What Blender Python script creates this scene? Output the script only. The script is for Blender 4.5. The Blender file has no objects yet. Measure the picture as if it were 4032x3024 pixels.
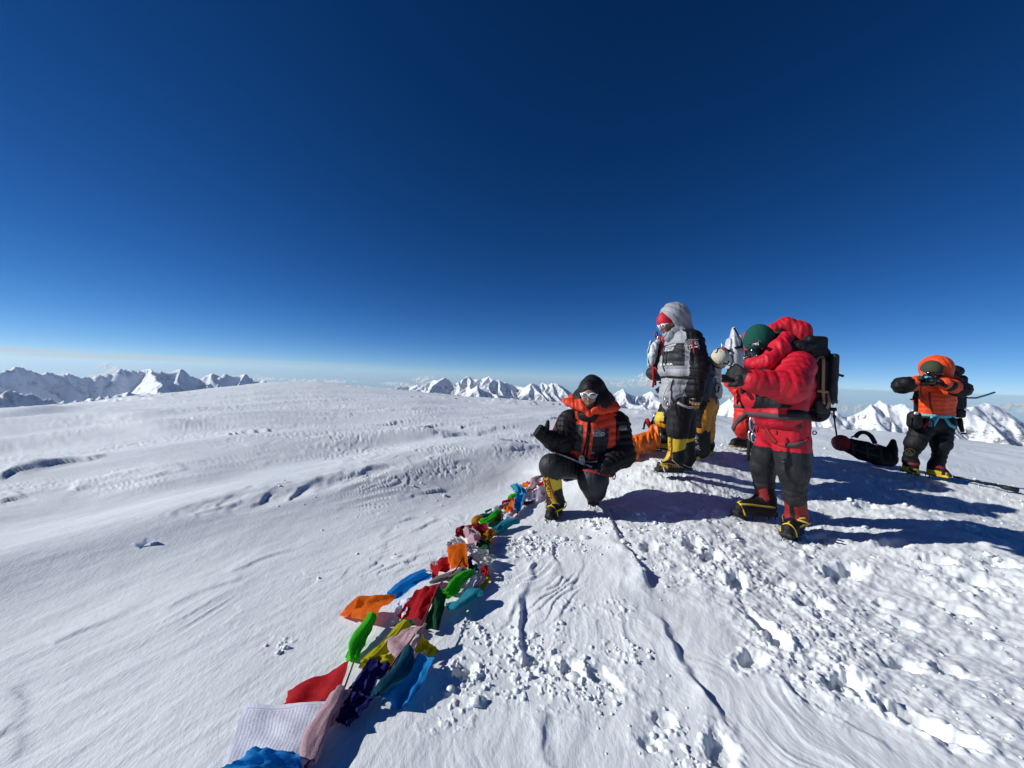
import bpy, bmesh, math, random
import numpy as np
from mathutils import Vector, Matrix
from mathutils.bvhtree import BVHTree

scene = bpy.context.scene
col = scene.collection
rng = random.Random(7)
nrng = np.random.default_rng(11)

# ------------------------------------------------------------------ camera
FPX = 1530.0                      # focal length in photo pixels (photo is 4032 x 3024)
HCAM = 1.33                       # lens above the snow
ROLL = math.radians(2.2)
PITCH = math.radians(-1.0)
cF = Vector((0, math.cos(PITCH), math.sin(PITCH)))
cR0 = Vector((1, 0, 0)); cU0 = cR0.cross(cF)
cR = cR0 * math.cos(ROLL) + cU0 * math.sin(ROLL)
cU = cU0 * math.cos(ROLL) - cR0 * math.sin(ROLL)
cam_d = bpy.data.cameras.new('camera')
cam = bpy.data.objects.new('camera', cam_d); col.objects.link(cam)
cam_d.sensor_fit = 'HORIZONTAL'; cam_d.sensor_width = 36.0
cam_d.lens = FPX / 4032 * 36.0
cam_d.clip_start = 0.05; cam_d.clip_end = 90000
M = Matrix((cR, cU, -cF)).transposed().to_4x4(); M.translation = (0, 0, HCAM)
cam.matrix_world = M
scene.camera = cam

# ------------------------------------------------------------------ light
SUN_EL = math.radians(28.5)
SUN_AZ = math.radians(-92.0)      # measured from +Y, clockwise positive: the sun stands to the left
sun_dir = Vector((math.sin(SUN_AZ) * math.cos(SUN_EL), math.cos(SUN_AZ) * math.cos(SUN_EL), math.sin(SUN_EL)))
sl = bpy.data.lights.new('sun', 'SUN'); so = bpy.data.objects.new('sun', sl); col.objects.link(so)
sl.energy = 4.6; sl.angle = math.radians(0.5); sl.color = (1.0, 0.985, 0.955)
so.rotation_euler = sun_dir.to_track_quat('Z', 'Y').to_euler()
so.location = (-20, 0, 30)

world = bpy.data.worlds.new('World'); scene.world = world
world.use_nodes = True
wn = world.node_tree.nodes; wl = world.node_tree.links
bg = wn['Background']
sky = wn.new('ShaderNodeTexSky'); sky.sky_type = 'NISHITA'; sky.sun_disc = False
sky.sun_elevation = SUN_EL; sky.sun_rotation = SUN_AZ
sky.altitude = 7500; sky.air_density = 1.0; sky.dust_density = 1.0; sky.ozone_density = 3.0
SKY_STRENGTH = 0.061
bg.inputs['Strength'].default_value = SKY_STRENGTH

vs = scene.view_settings
vs.view_transform = 'Standard'; vs.look = 'None'; vs.gamma = 1.0; vs.use_curve_mapping = False
vs.exposure = 0.06
cy = scene.cycles
cy.use_denoising = True
cy.max_bounces = 6; cy.diffuse_bounces = 3; cy.glossy_bounces = 2; cy.transmission_bounces = 4; cy.volume_bounces = 1
cy.caustics_reflective = False; cy.caustics_refractive = False
cy.sample_clamp_indirect = 6.0

# ------------------------------------------------------------------ node helpers
def mat(name, color=(.8, .8, .8), rough=.6, spec=.5, metal=0.0, **kw):
    m = bpy.data.materials.new(name); m.use_nodes = True
    b = m.node_tree.nodes['Principled BSDF']
    b.inputs['Base Color'].default_value = (*color, 1)
    b.inputs['Roughness'].default_value = rough
    b.inputs['Specular IOR Level'].default_value = spec
    b.inputs['Metallic'].default_value = metal
    return m
def bsdf(m): return m.node_tree.nodes['Principled BSDF']
class NT:
    def __init__(s, tree): s.t = tree
    def n(s, typ, **kw):
        nd = s.t.nodes.new(typ)
        for k, v in kw.items():
            if k.startswith('i_'): nd.inputs[k[2:].replace('_', ' ')].default_value = v
            else: setattr(nd, k, v)
        return nd
    def l(s, a, b): s.t.links.new(a, b)
    def math(s, op, a, b=None, clamp=False):
        nd = s.t.nodes.new('ShaderNodeMath'); nd.operation = op; nd.use_clamp = clamp
        for i, v in enumerate((a, b)):
            if v is None: continue
            if isinstance(v, (int, float)): nd.inputs[i].default_value = v
            else: s.l(v, nd.inputs[i])
        return nd.outputs[0]
    def ramp(s, fac, stops, interp='LINEAR'):
        nd = s.t.nodes.new('ShaderNodeValToRGB'); nd.color_ramp.interpolation = interp
        e = nd.color_ramp.elements
        while len(e) < len(stops): e.new(.5)
        for el, (p, c) in zip(e, stops):
            el.position = p; el.color = c if len(c) == 4 else (*c, 1)
        s.l(fac, nd.inputs[0]); return nd.outputs[0]
    def mix(s, fac, a, b, blend='MIX'):
        nd = s.t.nodes.new('ShaderNodeMix'); nd.data_type = 'RGBA'; nd.blend_type = blend
        for sock, v in ((nd.inputs[0], fac), (nd.inputs[6], a), (nd.inputs[7], b)):
            if isinstance(v, (int, float)): sock.default_value = v
            elif isinstance(v, tuple): sock.default_value = v if len(v) == 4 else (*v, 1)
            else: s.l(v, sock)
        return nd.outputs[2]

# ------------------------------------------------------------------ numpy noise
_perm = nrng.permutation(4096).astype(np.int64)
def _hash(ix, iy, seed=0):
    return _perm[(_perm[(ix + seed * 131) & 4095] + iy) & 4095]
_ga = np.linspace(0, 2 * np.pi, 256, endpoint=False)
_gx, _gy = np.cos(_ga), np.sin(_ga)
def perlin(x, y, seed=0):
    x = np.asarray(x, float); y = np.asarray(y, float)
    ix = np.floor(x).astype(np.int64); iy = np.floor(y).astype(np.int64)
    fx = x - ix; fy = y - iy
    u = fx * fx * fx * (fx * (fx * 6 - 15) + 10); v = fy * fy * fy * (fy * (fy * 6 - 15) + 10)
    def g(dx, dy):
        h = _hash(ix + dx, iy + dy, seed) & 255
        return _gx[h] * (fx - dx) + _gy[h] * (fy - dy)
    a = g(0, 0); b = g(1, 0); c = g(0, 1); d = g(1, 1)
    return ((a + (b - a) * u) * (1 - v) + (c + (d - c) * u) * v) * 1.5
def fbm(x, y, oct=4, seed=0, gain=.5, lac=2.03):
    s = 0; a = 1; n = 0
    for i in range(oct):
        s = s + a * perlin(x, y, seed + i); n += a; a *= gain; x = x * lac + 3.7; y = y * lac + 1.3
    return s / n
def ridged(x, y, oct=4, seed=0, gain=.5, lac=2.07):
    s = 0; a = 1; n = 0
    for i in range(oct):
        s = s + a * (1 - np.abs(perlin(x, y, seed + i)) * 1.6); n += a; a *= gain; x = x * lac + 5.1; y = y * lac + 2.9
    return s / n
def sstep(a, b, x):
    t = np.clip((x - a) / (b - a), 0, 1); return t * t * (3 - 2 * t)

# ------------------------------------------------------------------ object helpers
def tag(o, label=None, cat=None, group=None, kind=None):
    if label: o['label'] = label
    if cat: o['category'] = cat
    if group: o['group'] = group
    if kind: o['kind'] = kind
    return o
def empty(name, loc, label=None, cat=None, group=None):
    o = bpy.data.objects.new(name, None); col.objects.link(o); o.location = loc
    o.empty_display_size = .1
    return tag(o, label, cat, group)
def mesh_np(name, V, F, mats, parent=None, smooth=True, midx=None, uv=None, world=True):
    """V: world coordinates.  A child gets its vertices relative to its parent's origin."""
    V = np.asarray(V, np.float64)
    o_loc = Vector((0, 0, 0))
    if parent is not None and world:
        w = Vector(parent.location)
        p = parent.parent
        while p is not None: w += Vector(p.location); p = p.parent
        V = V - np.array(w)
    me = bpy.data.meshes.new(name)
    F = np.asarray(F)
    if F.dtype == object or F.ndim != 2:
        me.from_pydata([tuple(v) for v in V], [], [tuple(f) for f in F])
    else:
        k = F.shape[1]
        me.vertices.add(len(V)); me.vertices.foreach_set('co', V.astype(np.float32).ravel())
        me.loops.add(F.size); me.loops.foreach_set('vertex_index', F.astype(np.int32).ravel())
        me.polygons.add(len(F)); me.polygons.foreach_set('loop_start', np.arange(0, F.size, k, dtype=np.int32))
        me.update(calc_edges=True)
    if not isinstance(mats, (list, tuple)): mats = [mats]
    for m in mats: me.materials.append(m)
    if smooth: me.polygons.foreach_set('use_smooth', np.ones(len(me.polygons), bool))
    if midx is not None: me.polygons.foreach_set('material_index', np.asarray(midx, np.int32))
    if uv is not None:
        ul = me.uv_layers.new(name='UVMap')
        li = np.empty(len(me.loops), np.int32); me.loops.foreach_get('vertex_index', li)
        ul.data.foreach_set('uv', np.asarray(uv, np.float32)[li].ravel())
    me.update()
    o = bpy.data.objects.new(name, me); col.objects.link(o)
    if parent is not None: o.parent = parent
    return o
def center_origin(o):
    """move a top-level mesh object's origin to its lowest middle point"""
    me = o.data; n = len(me.vertices); a = np.empty(n * 3, np.float32); me.vertices.foreach_get('co', a); a = a.reshape(-1, 3)
    c = np.array([(a[:, 0].min() + a[:, 0].max()) / 2, (a[:, 1].min() + a[:, 1].max()) / 2, a[:, 2].min()], np.float32)
    me.vertices.foreach_set('co', (a - c).ravel()); o.location = c; me.update(); return o

def eye_y(px): return 1512 - FPX * math.tan(-PITCH) + math.tan(ROLL) * (px - 2016)
def ray(px, py):
    d = cF + cR * ((px - 2016) / FPX) + cU * ((1512 - py) / FPX)
    return d
def P(px, py, depth):
    """world point seen at photo pixel (px, py), 'depth' metres in front of the lens plane"""
    return Vector((0, 0, HCAM)) + ray(px, py) * depth
# ------------------------------------------------------------------ the snow summit
_sx = np.array([-1200, 0, 350, 700, 1050, 1250, 1500, 1800, 2230, 2600, 2800, 3200, 3550, 4032, 5400])
_sy = np.array([230, 212, 166, 111, 57, 47, 65, 83, 97, 115, 118, 160, 166, 200, 230])
_saz = np.degrees(np.arctan((_sx - 2016) / FPX))
_st = _sy / FPX / np.sqrt(1 + ((_sx - 2016) / FPX) ** 2)
_azg = np.linspace(-180, 180, 1441)
_tg = np.interp(_azg, np.concatenate([[-180, -110], _saz, [110, 180]]), np.concatenate([[.09, .11], _st, [.11, .09]]))
_k = np.exp(-np.linspace(-3, 3, 25) ** 2 / 2); _k /= _k.sum()
_tg = np.convolve(np.pad(_tg, 12, mode='wrap'), _k, 'valid')
_k2 = np.exp(-np.linspace(-3, 3, 81) ** 2 / 2); _k2 /= _k2.sum()
_ag = np.convolve(np.pad(np.clip(_tg * .45 - .025, -.004, .05), 40, mode='wrap'), _k2, 'valid')
def dome(x, y):
    r = np.hypot(x, y); az = np.degrees(np.arctan2(x, y))
    t = np.interp(az, _azg, _tg)
    a = np.interp(az, _azg, _ag)
    rh = 2 * HCAM / (t - a); b = HCAM / rh ** 2
    rl = rh * 2.2
    z = -a * r - b * np.minimum(r, rl) ** 2
    over = np.maximum(r - rl, 0); s0 = 2 * b * rl
    z = z - s0 * over - np.where(over > 0, .25 * (np.sqrt(over ** 2 + 300 ** 2) - 300), 0)
    return z
# where boots, knees and things touch the snow: photo pixel and depth -> the ground passes there
ANCH = [(2165, 2050, 3.55), (2335, 1985, 3.95), (3110, 2118, 3.37), (2960, 2035, 3.72), (2640, 1868, 4.40), (2720, 1862, 4.62),
        (2595, 1772, 5.35), (2740, 1818, 5.05), (2925, 1765, 6.0), (3400, 1815, 6.1), (3555, 1865, 5.55), (3690, 1885, 5.4), (2500, 1795, 5.1),
        (4000, 1915, 5.2), (2400, 1900, 4.5), (3250, 1950, 4.4), (3700, 2150, 3.2)]
_A = np.array([P(*a)[:] for a in ANCH])
_keep = np.array([[0, 0, 0], [-1.2, 1.2, 0], [1.0, 1.0, 0], [0, 2.2, 0], [-3, 3, 0], [-1.2, 3.8, 0], [2.2, 1.6, 0], [-.6, 6, 0], [-4, 7, 0], [1, 9, 0], [5, 10, 0], [9, 7, 0], [3.0, 2.2, 0]], float)
_pts = np.vstack([_A, _keep])
_res = np.concatenate([_A[:, 2] - dome(_A[:, 0], _A[:, 1]), np.zeros(len(_keep))])
SIG = 1.05
def _kern(d2): return np.exp(-d2 / (2 * SIG ** 2))
_D2 = ((_pts[:, None, :2] - _pts[None, :, :2]) ** 2).sum(-1)
_w = np.linalg.solve(_kern(_D2) + .02 * np.eye(len(_pts)), _res)
def base(x, y):
    z = dome(x, y)
    sh = np.shape(z); x1 = np.ravel(x); y1 = np.ravel(y)
    c = np.zeros(x1.shape)
    near = (x1 ** 2 + y1 ** 2) < 400
    xn, yn = x1[near], y1[near]; cn = np.zeros(xn.shape)
    for p, w in zip(_pts, _w): cn += w * _kern((xn - p[0]) ** 2 + (yn - p[1]) ** 2)
    c[near] = cn
    return z + c.reshape(sh)
def gnd(px, py, h=0.0):
    """ground point under photo pixel (h metres above the smooth snow)"""
    d = ray(px, py); lo, hi = .3, 60.0
    t = np.geomspace(.3, 60, 900)
    z = HCAM + d.z * t; zz = base(d.x * t, d.y * t) + h
    i = np.argmax(z < zz)
    if i == 0: i = len(t) - 1
    a, b = t[i - 1], t[i]
    for _ in range(30):
        m = (a + b) / 2
        if HCAM + d.z * m < base(np.array([d.x * m]), np.array([d.y * m]))[0] + h: b = m
        else: a = m
    return Vector((d.x * b, d.y * b, HCAM + d.z * b))

# --- drawn features, given where they are seen in the photograph, laid out on the ground
def gline(pts): return np.array([gnd(*p)[:2] for p in pts])
def resample(pl, step=.03):
    seg = np.hypot(*np.diff(pl, axis=0).T); s = np.concatenate([[0], np.cumsum(seg)])
    n = max(4, int(s[-1] / step)); q = np.linspace(0, s[-1], n)
    out = np.stack([np.interp(q, s, pl[:, 0]), np.interp(q, s, pl[:, 1])], 1)
    for _ in range(12): out[1:-1] = (out[:-2] + out[1:-1] * 2 + out[2:]) / 4
    return out
# steps that drop towards the right (their shade side): (points, height, left run, right run)
STEPS = [
    ([(2380, 1990), (2420, 2090), (2500, 2200), (2570, 2330), (2600, 2440), (2690, 2600), (2790, 2770), (2900, 2890), (2960, 2950)], .019, .16, .09),
    ([(2390, 2020), (2430, 2120), (2520, 2230), (2570, 2330)], .024, .10, .10),
    ([(2110, 2200), (2085, 2300), (2050, 2400), (2045, 2500), (2070, 2600)], .016, .05, .10),
    ([(2060, 2340), (2020, 2420), (1965, 2490)], .010, .04, .08),
    ([(2145, 2800), (2130, 2900), (2125, 3024)], .016, .04, .10),
    ([(2360, 2440), (2345, 2510)], .009, .04, .05),
    ([(2490, 2690), (2520, 2800), (2530, 2900), (2560, 2960)], .012, .06, .06),
    ([(2880, 2380), (2990, 2480), (3070, 2600), (3120, 2740), (3230, 2800), (3400, 2880), (3560, 2970)], .018, .09, .06),
    ([(3230, 2800), (3330, 2850)], .015, .04, .05),
    ([(3480, 2740), (3620, 2850), (3740, 2940), (3800, 3024)], .030, .07, .08),
    ([(3760, 2350), (3900, 2420), (4032, 2520)], .02, .06, .07),
    ([(0, 2920), (60, 2840), (90, 2780), (40, 2720)], .010, .03, .05),
    ([(50, 3010), (110, 2900), (95, 2820)], .008, .03, .05),
    ([(1640, 2480), (1650, 2600), (1600, 2700)], .004, .03, .05),
    ([(1480, 2170), (1560, 2110), (1640, 2090), (1730, 2030)], .008, .04, .06),
    ([(1330, 2300), (1430, 2250), (1500, 2200), (1520, 2130)], .005, .03, .05),
    ([(2180, 2120), (2190, 2200), (2240, 2300)], .012, .06, .05),
    ([(250, 2010), (450, 1975), (600, 1945), (760, 1912)], .020, .35, .12), ([(0, 1972), (90, 1930), (170, 1905), (290, 1885), (420, 1872)], .030, .5, .14), ([(0, 2055), (70, 2035), (120, 2028)], .02, .3, .1),
    ([(840, 2075), (930, 2012), (1010, 1990)], .014, .16, .10), ([(990, 2062), (1060, 2004), (1160, 1968)], .012, .16, .10), ([(1120, 2030), (1190, 1978), (1280, 1948)], .011, .16, .10), ([(1240, 2000), (1310, 1955), (1400, 1925)], .012, .16, .10), ([(1370, 1960), (1450, 1915), (1540, 1890)], .02, .16, .10), ([(760, 2110), (850, 2075), (960, 2055)], .012, .14, .08),
    ([(1640, 1708), (1700, 1682), (1770, 1674)], .045, .30, .10), ([(1740, 1748), (1790, 1722), (1850, 1716)], .040, .25, .10), ([(1800, 1692), (1860, 1676), (1900, 1674)], .05, .3, .10), ([(1880, 1722), (1930, 1694), (1980, 1690), (2030, 1696)], .045, .25, .12), ([(1960, 1772), (2060, 1748), (2180, 1735)], .05, .3, .10), ([(2060, 1722), (2160, 1708), (2220, 1702)], .06, .3, .12), ([(2010, 1800), (2110, 1768), (2200, 1768)], .03, .2, .08), ([(2120, 1858), (2170, 1806), (2230, 1790)], .035, .2, .10),
    ([(1480, 1690), (1560, 1668), (1640, 1660)], .03, .35, .14), ([(900, 1760), (1000, 1735), (1100, 1726)], .05, .4, .14),
    ([(1500, 2130), (1560, 2060), (1640, 2030), (1720, 2040)], .010, .08, .05), ([(1600, 2230), (1640, 2160), (1740, 2120)], .008, .06, .05), ([(1560, 1990), (1660, 1955), (1760, 1940)], .018, .15, .08), ([(1780, 1880), (1860, 1850), (1960, 1840)], .022, .16, .08), ([(640, 2420), (800, 2330), (960, 2290)], .005, .06, .05), ([(200, 2560), (420, 2450), (560, 2410)], .006, .07, .05), ([(900, 2270), (1040, 2200), (1200, 2160)], .007, .08, .05),
    ([(1880, 1712), (1960, 1690), (2060, 1680)], .03, .25, .2), ([(1900, 1650), (1960, 1642)], .03, .3, .2), ([(2150, 1655), (2200, 1645)], .05, .3, .25),
    ([(2260, 2100), (2300, 2210), (2240, 2330)], .010, .05, .05),
]
# broad drifts: crest line, height, left run, right (shaded) run
DRIFTS = [
    ([(-1500, 2560), (0, 2290), (500, 2130), (900, 2040), (1250, 1960), (1600, 1880), (1900, 1795), (2100, 1745)], .19, 1.2, .55),
    ([(-1500, 2240), (0, 2010), (500, 1920), (1000, 1830), (1400, 1750), (1750, 1690)], .15, 1.3, .8),
    ([(-1500, 2060), (0, 1900), (600, 1830), (1150, 1740), (1500, 1690)], .16, 1.5, 1.0),
    ([(-1500, 1890), (0, 1760), (500, 1720), (1000, 1660), (1500, 1620)], .22, 2.2, 1.4),
    ([(-1500, 1790), (0, 1690), (500, 1650), (1000, 1600)], .26, 2.4, 1.6),
    ([(1750, 1950), (1950, 1850), (2080, 1790)], .05, .4, .25),
    ([(-300, 1680), (0, 1646), (110, 1630), (205, 1612), (300, 1600)], .30, 2.2, .8), ([(380, 1690), (520, 1668), (640, 1655), (760, 1640)], .12, 1.6, .5), ([(-100, 1985), (90, 1925), (250, 1888), (330, 1870)], .07, .5, .18), ([(300, 2020), (500, 1985), (800, 1925), (1000, 1890)], .05, .6, .2), ([(500, 1745), (680, 1716), (820, 1690)], .09, 1.2, .4), ([(1450, 1780), (1650, 1735), (1800, 1700)], .06, .5, .25),
]
HOLES = [(3330, 2255, .20, .085, .07, 20), (2900, 2290, .13, .06, .05, 60), (2725, 2140, .11, .06, .045, 40), (3010, 2470, .12, .05, .045, 100), (3060, 2520, .10, .05, .04, 60),
         (2960, 2600, .10, .05, .04, 30), (3330, 2690, .12, .06, .05, 20), (3640, 2850, .14, .06, .06, -40), (2110, 2600, .08, .05, .022, 10), (1830, 2640, .055, .045, .035, 10),
         (2610, 2830, .05, .04, .016, 10), (2840, 2950, .09, .05, .026, 60), (3760, 2400, .10, .05, .04, -30), (3480, 2380, .06, .04, .03, 0), (3560, 2460, .08, .05, .03, -30), (2380, 2010, .12, .08, .03, 0),
         (3520, 2140, .14, .08, .05, 10), (3690, 2210, .11, .07, .05, -10), (3850, 2290, .10, .07, .04, 0), (3240, 2120, .14, .08, .04, 10), (3420, 1990, .14, .09, .05, 0), (3620, 2000, .15, .09, .06, 0),
         (2690, 2020, .10, .07, .03, 0), (2800, 2190, .11, .06, .04, 30), (2560, 2150, .10, .06, .03, 50), (2380, 2670, .10, .05, .02, 130), (2250, 2640, .07, .05, .025, 90), (3900, 2100, .14, .09, .05, 0), (3100, 1960, .1, .07, .03, 0),
         (3560, 2620, .08, .05, .035, 0), (3760, 2650, .08, .05, .035, -20), (2560, 2930, .05, .035, .014, 0), (3200, 2380, .12, .07, .04, 10), (3080, 2300, .1, .06, .035, 0), (3940, 2220, .1, .07, .04, 0)]
WD = np.array([.5, .866]); WC = np.array([.866, -.5])
# trampled area: polygon on the ground where the snow is churned up
_tpoly = gline([(2330, 1960), (2430, 2080), (2560, 2330), (2760, 2420), (2990, 2560), (3080, 2790), (3300, 2870), (3700, 3024), (4400, 3024), (4900, 2300), (4700, 2000), (4100, 1900), (3600, 1840), (3300, 1770), (3000, 1745), (2700, 1745), (2480, 1780), (2440, 1850)])
def poly_sd(x, y, poly):
    """signed distance to polygon (negative inside)"""
    d = np.full(x.shape, 1e9); ins = np.zeros(x.shape, bool)
    n = len(poly)
    for i in range(n):
        a = poly[i]; b = poly[(i + 1) % n]
        e = b - a; wx = x - a[0]; wy = y - a[1]
        t = np.clip((wx * e[0] + wy * e[1]) / (e @ e), 0, 1)
        d = np.minimum(d, (wx - e[0] * t) ** 2 + (wy - e[1] * t) ** 2)
        c = ((a[1] <= y) & (b[1] > y)) | ((b[1] <= y) & (a[1] > y))
        ins ^= c & (x < (b[0] - a[0]) * (y - a[1]) / (b[1] - a[1] + 1e-12) + a[0])
    d = np.sqrt(d); return np.where(ins, -d, d)
def line_sd(x, y, pl, reach):
    """signed distance (positive on the right) and 0..1 position along a polyline; points beyond 'reach' are skipped"""
    pl = resample(pl, max(.03, reach * .06)); sg = 1.0 if pl[-1, 1] > pl[0, 1] else -1.0
    m = (x > pl[:, 0].min() - reach) & (x < pl[:, 0].max() + reach) & (y > pl[:, 1].min() - reach) & (y < pl[:, 1].max() + reach)
    idx = np.nonzero(m)[0]
    xs, ys = x[idx], y[idx]
    best = np.full(xs.shape, 1e9); sd = np.zeros(xs.shape); tt = np.zeros(xs.shape)
    n = len(pl)
    for i in range(n - 1):
        a = pl[i]; e = pl[i + 1] - a
        wx = xs - a[0]; wy = ys - a[1]
        tr = (wx * e[0] + wy * e[1]) / (e @ e + 1e-12); t = np.clip(tr, 0, 1)
        d2 = (wx - e[0] * t) ** 2 + (wy - e[1] * t) ** 2
        u = d2 < best
        best[u] = d2[u]; cr = (e[1] * wx - e[0] * wy)
        sd[u] = sg * (np.sign(cr) * np.sqrt(d2))[u]; tt[u] = ((i + t) / (n - 1))[u]
    return idx, sd, tt
def detail(x, y):
    """relief on top of the smooth dome; x, y flat arrays"""
    r = np.hypot(x, y)
    al = x * WD[0] + y * WD[1]; cr = x * WC[0] + y * WC[1]
    wx = fbm(x * .5, y * .5, 3, 5) * .6; wy = fbm(x * .5 + 9, y * .5, 3, 8) * .6
    tr = sstep(.10, -.22, poly_sd(x, y, _tpoly) + fbm(x * 2.2, y * 2.2, 3, 61) * .22)
    tr = tr * sstep(11, 8, r)
    z = fbm(x * .11, y * .11, 3, 21) * .16 * sstep(4, 14, r) * sstep(120, 60, r)
    z += fbm(al * .16, cr * .55, 3, 31) * .085 * (1 - tr * .7) * sstep(1.0, 5, r)
    left = 1 - tr
    # flowing wind ripples, elongated along the wind
    z += (ridged(al * .35 + wx, cr * 1.9 + wy, 3, 41) - .55) * .016 * left * sstep(1.6, 6, r) * sstep(-.05, .45, fbm(x * .22, y * .22, 3, 44))
    z += fbm(al * 2.2 + wx, cr * 7 + wy, 3, 47) * .0050 * left * sstep(12, 4, r)
    z += fbm(al * .8 + wx, cr * 3.2 + wy, 4, 48) * .010 * left * sstep(.0, .5, fbm(x * .3 + 5, y * .3, 2, 46) + .15) * sstep(16, 5, r)
    z += fbm(al * 9, cr * 22, 2, 49) * .0018 * left
    # layered sastrugi: terraces eaten out of the crust
    f = fbm(al * .42 + wx * 1.3, cr * 1.0 + wy * 1.3, 3, 71) * 2.0 + fbm(al * 1.6, cr * 3.0, 2, 73) * .16
    k = np.floor(f * 4); fr = f * 4 - k
    terr = (k + sstep(.0, .20, fr)) / 4
    pm = sstep(-.02, .25, fbm(x * .16 + 3, y * .16, 3, 75)) * sstep(3.6, 6, r) * left
    near_p = .6 * np.exp(-(((x + .3) ** 2 + (y - 7.5) ** 2) / 14)) + np.exp(-(((x + 6.5) ** 2 + (y - 11) ** 2) / 18)) + .6 * np.exp(-(((x + 13) ** 2 + (y - 22) ** 2) / 70))
    pm = np.clip(pm * .35 + near_p, 0, 1) * left * (.25 + .75 * sstep(-.15, .3, fbm(x * .45, y * .45, 3, 77)))
    z += (terr - f * .75) * .075 * pm * np.clip(r / 7, .5, 2.2)
    fl = fbm(al * .8 + wx * 1.6, cr * 2.2 + wy * 1.6, 4, 171) * 2.2; lk = np.floor(fl * 2.4); lf = fl * 2.4 - lk
    lip = sstep(0, .07, lf) - lf
    z += lip * .015 * left * sstep(.12, .42, fbm(x * .55 + 11, y * .55, 3, 173) + .12 * sstep(3, 9, r)) * sstep(1.4, 3, r) * sstep(60, 20, r)
    # big patches of hard broken crust further out
    rough = ridged(x * .07 + wx * .3, y * .20 + wy * .3, 4, 81)
    z += sstep(.66, .76, rough) * .14 * sstep(9, 24, r) * sstep(140, 70, r) * sstep(-.1, .3, fbm(x * .05, y * .05, 2, 83))
    for pts, h, lw, rw in DRIFTS:
        idx, sd, tt = line_sd(x, y, gline(pts), max(lw, rw) * 3)
        prof = np.where(sd < 0, np.exp(-(sd / lw) ** 2), np.exp(-(sd / rw) ** 2))
        ef = .12 if len(pts) > 5 else .45; z[idx] += h * prof * sstep(0, ef, tt) * sstep(1.0, 1 - max(ef, .2), tt)
    # scooped hollows under the main drift
    for (px, py, L) in [(880, 2060, .42), (1010, 2045, .40), (1130, 2005, .38), (1250, 1980, .40), (1380, 1940, .45), (1480, 1915, .4), (780, 2080, .3)]:
        c = gnd(px, py); d = np.array([.62, .785]); q = np.array([.785, -.62])
        dx = x - c.x; dy = y - c.y
        m = (dx * dx + dy * dy) < 2.0
        s = (dx[m] * d[0] + dy[m] * d[1]) / L; w = (dx[m] * q[0] + dy[m] * q[1]) / (L * .36)
        w = w + .5 * s
        rr = np.sqrt(np.where(s > 0, (s / 1.5) ** 2, (s / .7) ** 2) + w ** 2)
        bowl = -sstep(1.3, .2, rr) * .018
        bowl += .002 * np.sin(rr * 16) * sstep(1.3, .9, rr) * sstep(.2, .6, rr)
        z[m] += bowl
    # steps and rope drags
    jit = fbm(x * 5, y * 5, 3, 91) * .035 + fbm(x * 1.6, y * 1.6, 2, 92) * .12 * sstep(2.2, 5, r) + fbm(x * 22, y * 22, 2, 93) * .006
    for pts, h, lw, rw in STEPS:
        idx, sd, tt = line_sd(x, y, gline(pts), max(lw, rw) * 4)
        s = sd + jit[idx]
        wd = .014 + .08 * np.clip(fbm(x[idx] * 1.7, y[idx] * 1.7, 2, 96) + .25, 0, 1); e = sstep(-wd, wd, s)
        prof = np.where(s < 0, np.exp(np.minimum(s, 0) / lw), -.55 * np.exp(-np.maximum(s, 0) / rw))
        prof = np.exp(-np.abs(s) / lw) * (1 - e) - .6 * np.exp(-np.abs(s) / rw) * e
        z[idx] += h * prof * sstep(0, .08, tt) * sstep(1, .9, tt) * np.clip(.75 + 1.5 * fbm(x[idx] * np.where(y[idx] > 5, 1.2, 3.3), y[idx] * np.where(y[idx] > 5, 1.2, 3.3), 3, 95), .12, 1.5)
    # long streamlines fanning from the hump towards the lens
    fan = np.arctan2(x - .82, 4.6 - y); fm = sstep(.9, 1.3, y) * sstep(4.0, 3.2, y) * sstep(-.55, -.35, fan) * sstep(.75, .5, fan)
    fw = fan + fbm(x * 1.2, y * 1.2, 3, 97) * .16
    fk = sstep(-.15, .4, fbm(fw * 5, (4.6 - y) * .9, 3, 103)); z += (ridged(fw * 11, (4.6 - y) * .55, 3, 99) - .5) * .0125 * fm * fk * (1 - tr * .7)
    z += fbm(fw * 75, (4.6 - y) * 1.4, 3, 101) * .0046 * fm * (.3 + .7 * fk) * (1 - tr * .7)
    # churned snow
    c1 = fbm(x * 3.2, y * 3.2, 4, 111, .55); c2 = ridged(x * 6.5 + wx, y * 9 + wy, 4, 115, .55); c3 = fbm(x * 26, y * 26, 3, 119, .6)
    c4 = fbm(x * 12, y * 15, 3, 123, .5)
    c5 = sstep(.52, .72, ridged(x * 4.2 + wx, y * 5.5 + wy, 3, 127)); pt = .35 + .65 * sstep(-.15, .30, fbm(x * 1.3 + 4, y * 1.3, 3, 129)); z += tr * (c1 * .036 + ((.55 - c2) * .014 + sstep(.05, .30, c4) * .008 + sstep(.05, .35, c3) * .011 + c5 * .007) * pt + fbm(x * 5 + y * 2, y * 14 - x * 6, 3, 159) * .016 * (1.3 - pt))
    for (px, py, a, b, dep, ang) in HOLES:
        c = gnd(px, py); t = math.radians(ang); dx = x - c.x; dy = y - c.y
        m = (dx * dx + dy * dy) < (3 * a) ** 2
        X = dx[m] * math.cos(t) + dy[m] * math.sin(t); Y = -dx[m] * math.sin(t) + dy[m] * math.cos(t)
        q = np.sqrt((X / a) ** 2 + (Y / b) ** 2) + fbm(x[m] * 14, y[m] * 14, 3, 131) * .5
        z[m] += -dep * sstep(1.1, .55, q) + dep * .25 * np.exp(-((q - 1.35) / .28) ** 2) * (.5 + fbm(x[m] * 25, y[m] * 25, 2, 133) * 1.5)
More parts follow.
